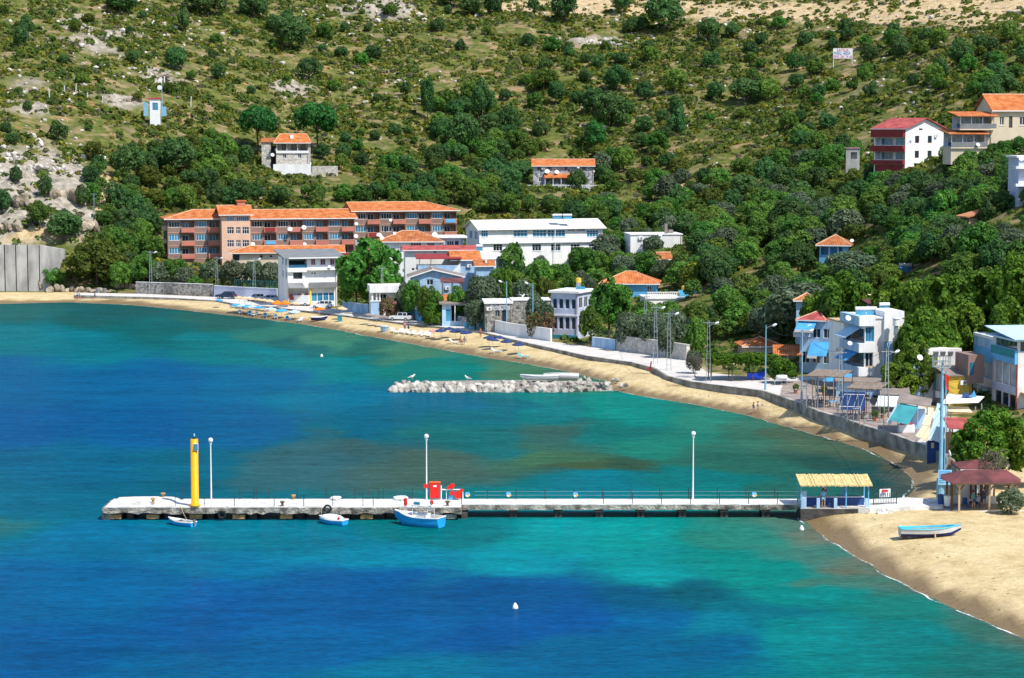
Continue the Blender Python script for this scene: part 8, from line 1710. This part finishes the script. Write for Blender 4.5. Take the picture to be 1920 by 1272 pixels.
p = atR(823, 611.5); person(p, .5, 'person in pale blue shirt walking by the iron fence', M_CANVASB, M_DKBLUE, 'walk')
for px, l_ in ((653, 'pale swimmer head left of the other swimmer'), (663, 'tanned swimmer right of the pale one')):
    p = W0(px, 631, 0); t = person(p - Vector((0, 0, 1.40)), .5, l_, M_RED, M_DKBLUE, 'stand', 1, M_SKIN2, None, True)
# ---- for sale board on the hill
p = G(1580, 124); s_ = ppm(p.y); w = 36 / s_; z0 = 2.2; hb_ = 19 / s_; t = thing('for_sale_board', 'white for sale board with red and blue lettering on the slope', 'sign', p, R(-4))
MB().box(-w / 2, w / 2, -.04, .04, z0, z0 + hb_).obj('board', M_WHITE2, t)
for s2 in (-1, 1): MB().tube([(s2 * w * .48, .1, -.5), (s2 * w * .48, .1, z0 + hb_ * .9)], .09, 6).obj('post', M_WHITE2, t)
def lettering(txt, size, x, z, m, parent, wmax):
    cu = bpy.data.curves.new('lettering', 'FONT'); cu.body = txt; cu.size = size; cu.extrude = .01; cu.align_x = 'CENTER'
    tmp = bpy.data.objects.new('lettering_tmp', cu); C.objects.link(tmp); bpy.context.view_layer.update(); me = bpy.data.meshes.new_from_object(tmp.evaluated_get(bpy.context.evaluated_depsgraph_get())); wd = tmp.dimensions.x; bpy.data.objects.remove(tmp)
    me.materials.clear(); me.materials.append(m); k = min(1.0, wmax / max(wd, .01)); linkmesh('lettering', me, parent, (x, -.06, z), (R(90), 0, 0), (k, 1, 1))
bd = t.children[0]
M_LRED = mk('red_letter', (0.60,0.02,0.05), .6); M_LBLUE = mk('blue_letter', (0.01,0.12,0.45), .6); M_LPUR = mk('magenta_letter', (0.50,0.03,0.35), .6)
lettering('SATILIK', hb_ * .36, 0, z0 + hb_ * .70, M_LRED, bd, w * .62); lettering('MARLI ARSA', hb_ * .44, -w * .04, z0 + hb_ * .38, M_LBLUE, bd, w * .85); lettering('0992-265 74 44', hb_ * .42, 0, z0 + hb_ * .04, M_LPUR, bd, w * .94)
# fence posts on the left slope
for i, (px, yb, yt) in enumerate(((93, 186, 165), (121, 176, 160), (142, 177, 157), (164, 186, 174), (192, 196, 180), (358, 200, 181))):
    p = G(px, yb); o = MB().box(-.12, .12, -.12, .12, -.4, (yb - yt) / ppm(p.y)).obj('fence_post', M_CONC, None, loc=p); o.rotation_euler = (0, rnd.uniform(-.08, .08), 0); tag(o, f'pale concrete fence post, {OR[i]} from left on the slope by the antenna hut', 'post', 'concrete fence posts on the slope')

# tables, pots and wrack that litter the quay and the sand
for i, (px, py) in enumerate(((1530, 756), (1550, 752), (1562, 764), (1605, 778), (1625, 786))):
    t = thing('cafe_table', ['left cafe table under the left reed pergola', 'middle cafe table under the left reed pergola', 'right cafe table under the left reed pergola', 'left cafe table under the right reed pergola', 'right cafe table under the right reed pergola'][i], 'table', atR(px, py)); MB().box(-.45, .45, -.4, .4, .70, .75).obj('table_top', (M_WHITE2, M_BROWN, M_SKYB)[i % 3], t)
    for x in (-.38, .38):
        for y_ in (-.33, .33): MB().box(x - .03, x + .03, y_ - .03, y_ + .03, 0, .70).obj('leg', M_DKMET, t)
    for s2 in (-1, 1):
        c_ = thing('cafe_chair', ('left' if s2 < 0 else 'right') + ' chair at the ' + t['label'].replace('cafe table ', 'table '), 'chair', t.location + Vector((s2 * .8, 0, 0)), R(90 * s2))
        MB().box(-.2, .2, -.2, .2, .42, .46).obj('seat', M_RED if i % 2 else M_DKBLUE, c_); MB().box(-.2, .2, -.22, -.18, .46, .9).obj('backrest', M_RED if i % 2 else M_DKBLUE, c_)
        for x in (-.17, .17):
            for y_ in (-.17, .17): MB().box(x - .02, x + .02, y_ - .02, y_ + .02, 0, .42).obj('leg', M_DKMET, c_)
for i, (px, py) in enumerate(((1545, 742), (1585, 760), (1640, 790), (1655, 785), (1492, 738))):
    t = thing('potted_plant', ['potted shrub behind the left reed pergola', 'potted shrub between the two reed pergolas', 'potted shrub left of the stall lattice pole', 'potted shrub at the foot of the stall lattice pole', 'potted shrub beside the right blue street lamp'][i], 'potted plant', atR(px, py)); MB().lathe([(.2, 0), (.28, .4)], 12).obj('pot', M_TILEW, t); linkmesh('foliage', rnd.choice(KIND['bush']), t, (0, 0, .8), (0, 0, i), (.45, .45, .5))
def wrack():
    rs = np.random.RandomState(31); b = MB(); pts = densify(SHORE[1:-1], 1.0)
    for i in range(600):
        j = rs.randint(1, len(pts) - 1); d = (pts[j + 1] - pts[j - 1]).normalized(); nn = Vector((-d.y, d.x)); q = pts[j] + nn * abs(rs.normal(3.2, 2.6)) + d * rs.uniform(-.5, .5)
        if not bool(inside(q.x, q.y, LANDPOLY)) or ground(q.x, q.y) > 1.3 or bool(inside(q.x, q.y, WALLPOLY)): continue
        z = ground(q.x, q.y); r_ = rs.uniform(.03, .14); a = rs.uniform(0, 3); n_ = 6
        ring = [(q.x + math.cos(a + k) * r_ * rs.uniform(.5, 1.6), q.y + math.sin(a + k) * r_ * rs.uniform(.5, 1.2)) for k in range(n_)]
        b.add([(x, y, ground(x, y) + .012) for x, y in ring] + [(q.x, q.y, z + .05)], [(k, (k + 1) % n_, n_) for k in range(n_)])
    return b
tag(wrack().obj('seaweed_wrack', mk('dry_seaweed', (0.17,0.12,0.065), .95, .4, 2)), 'dry seaweed scraps strewn along the sand', 'seaweed', kind='stuff')
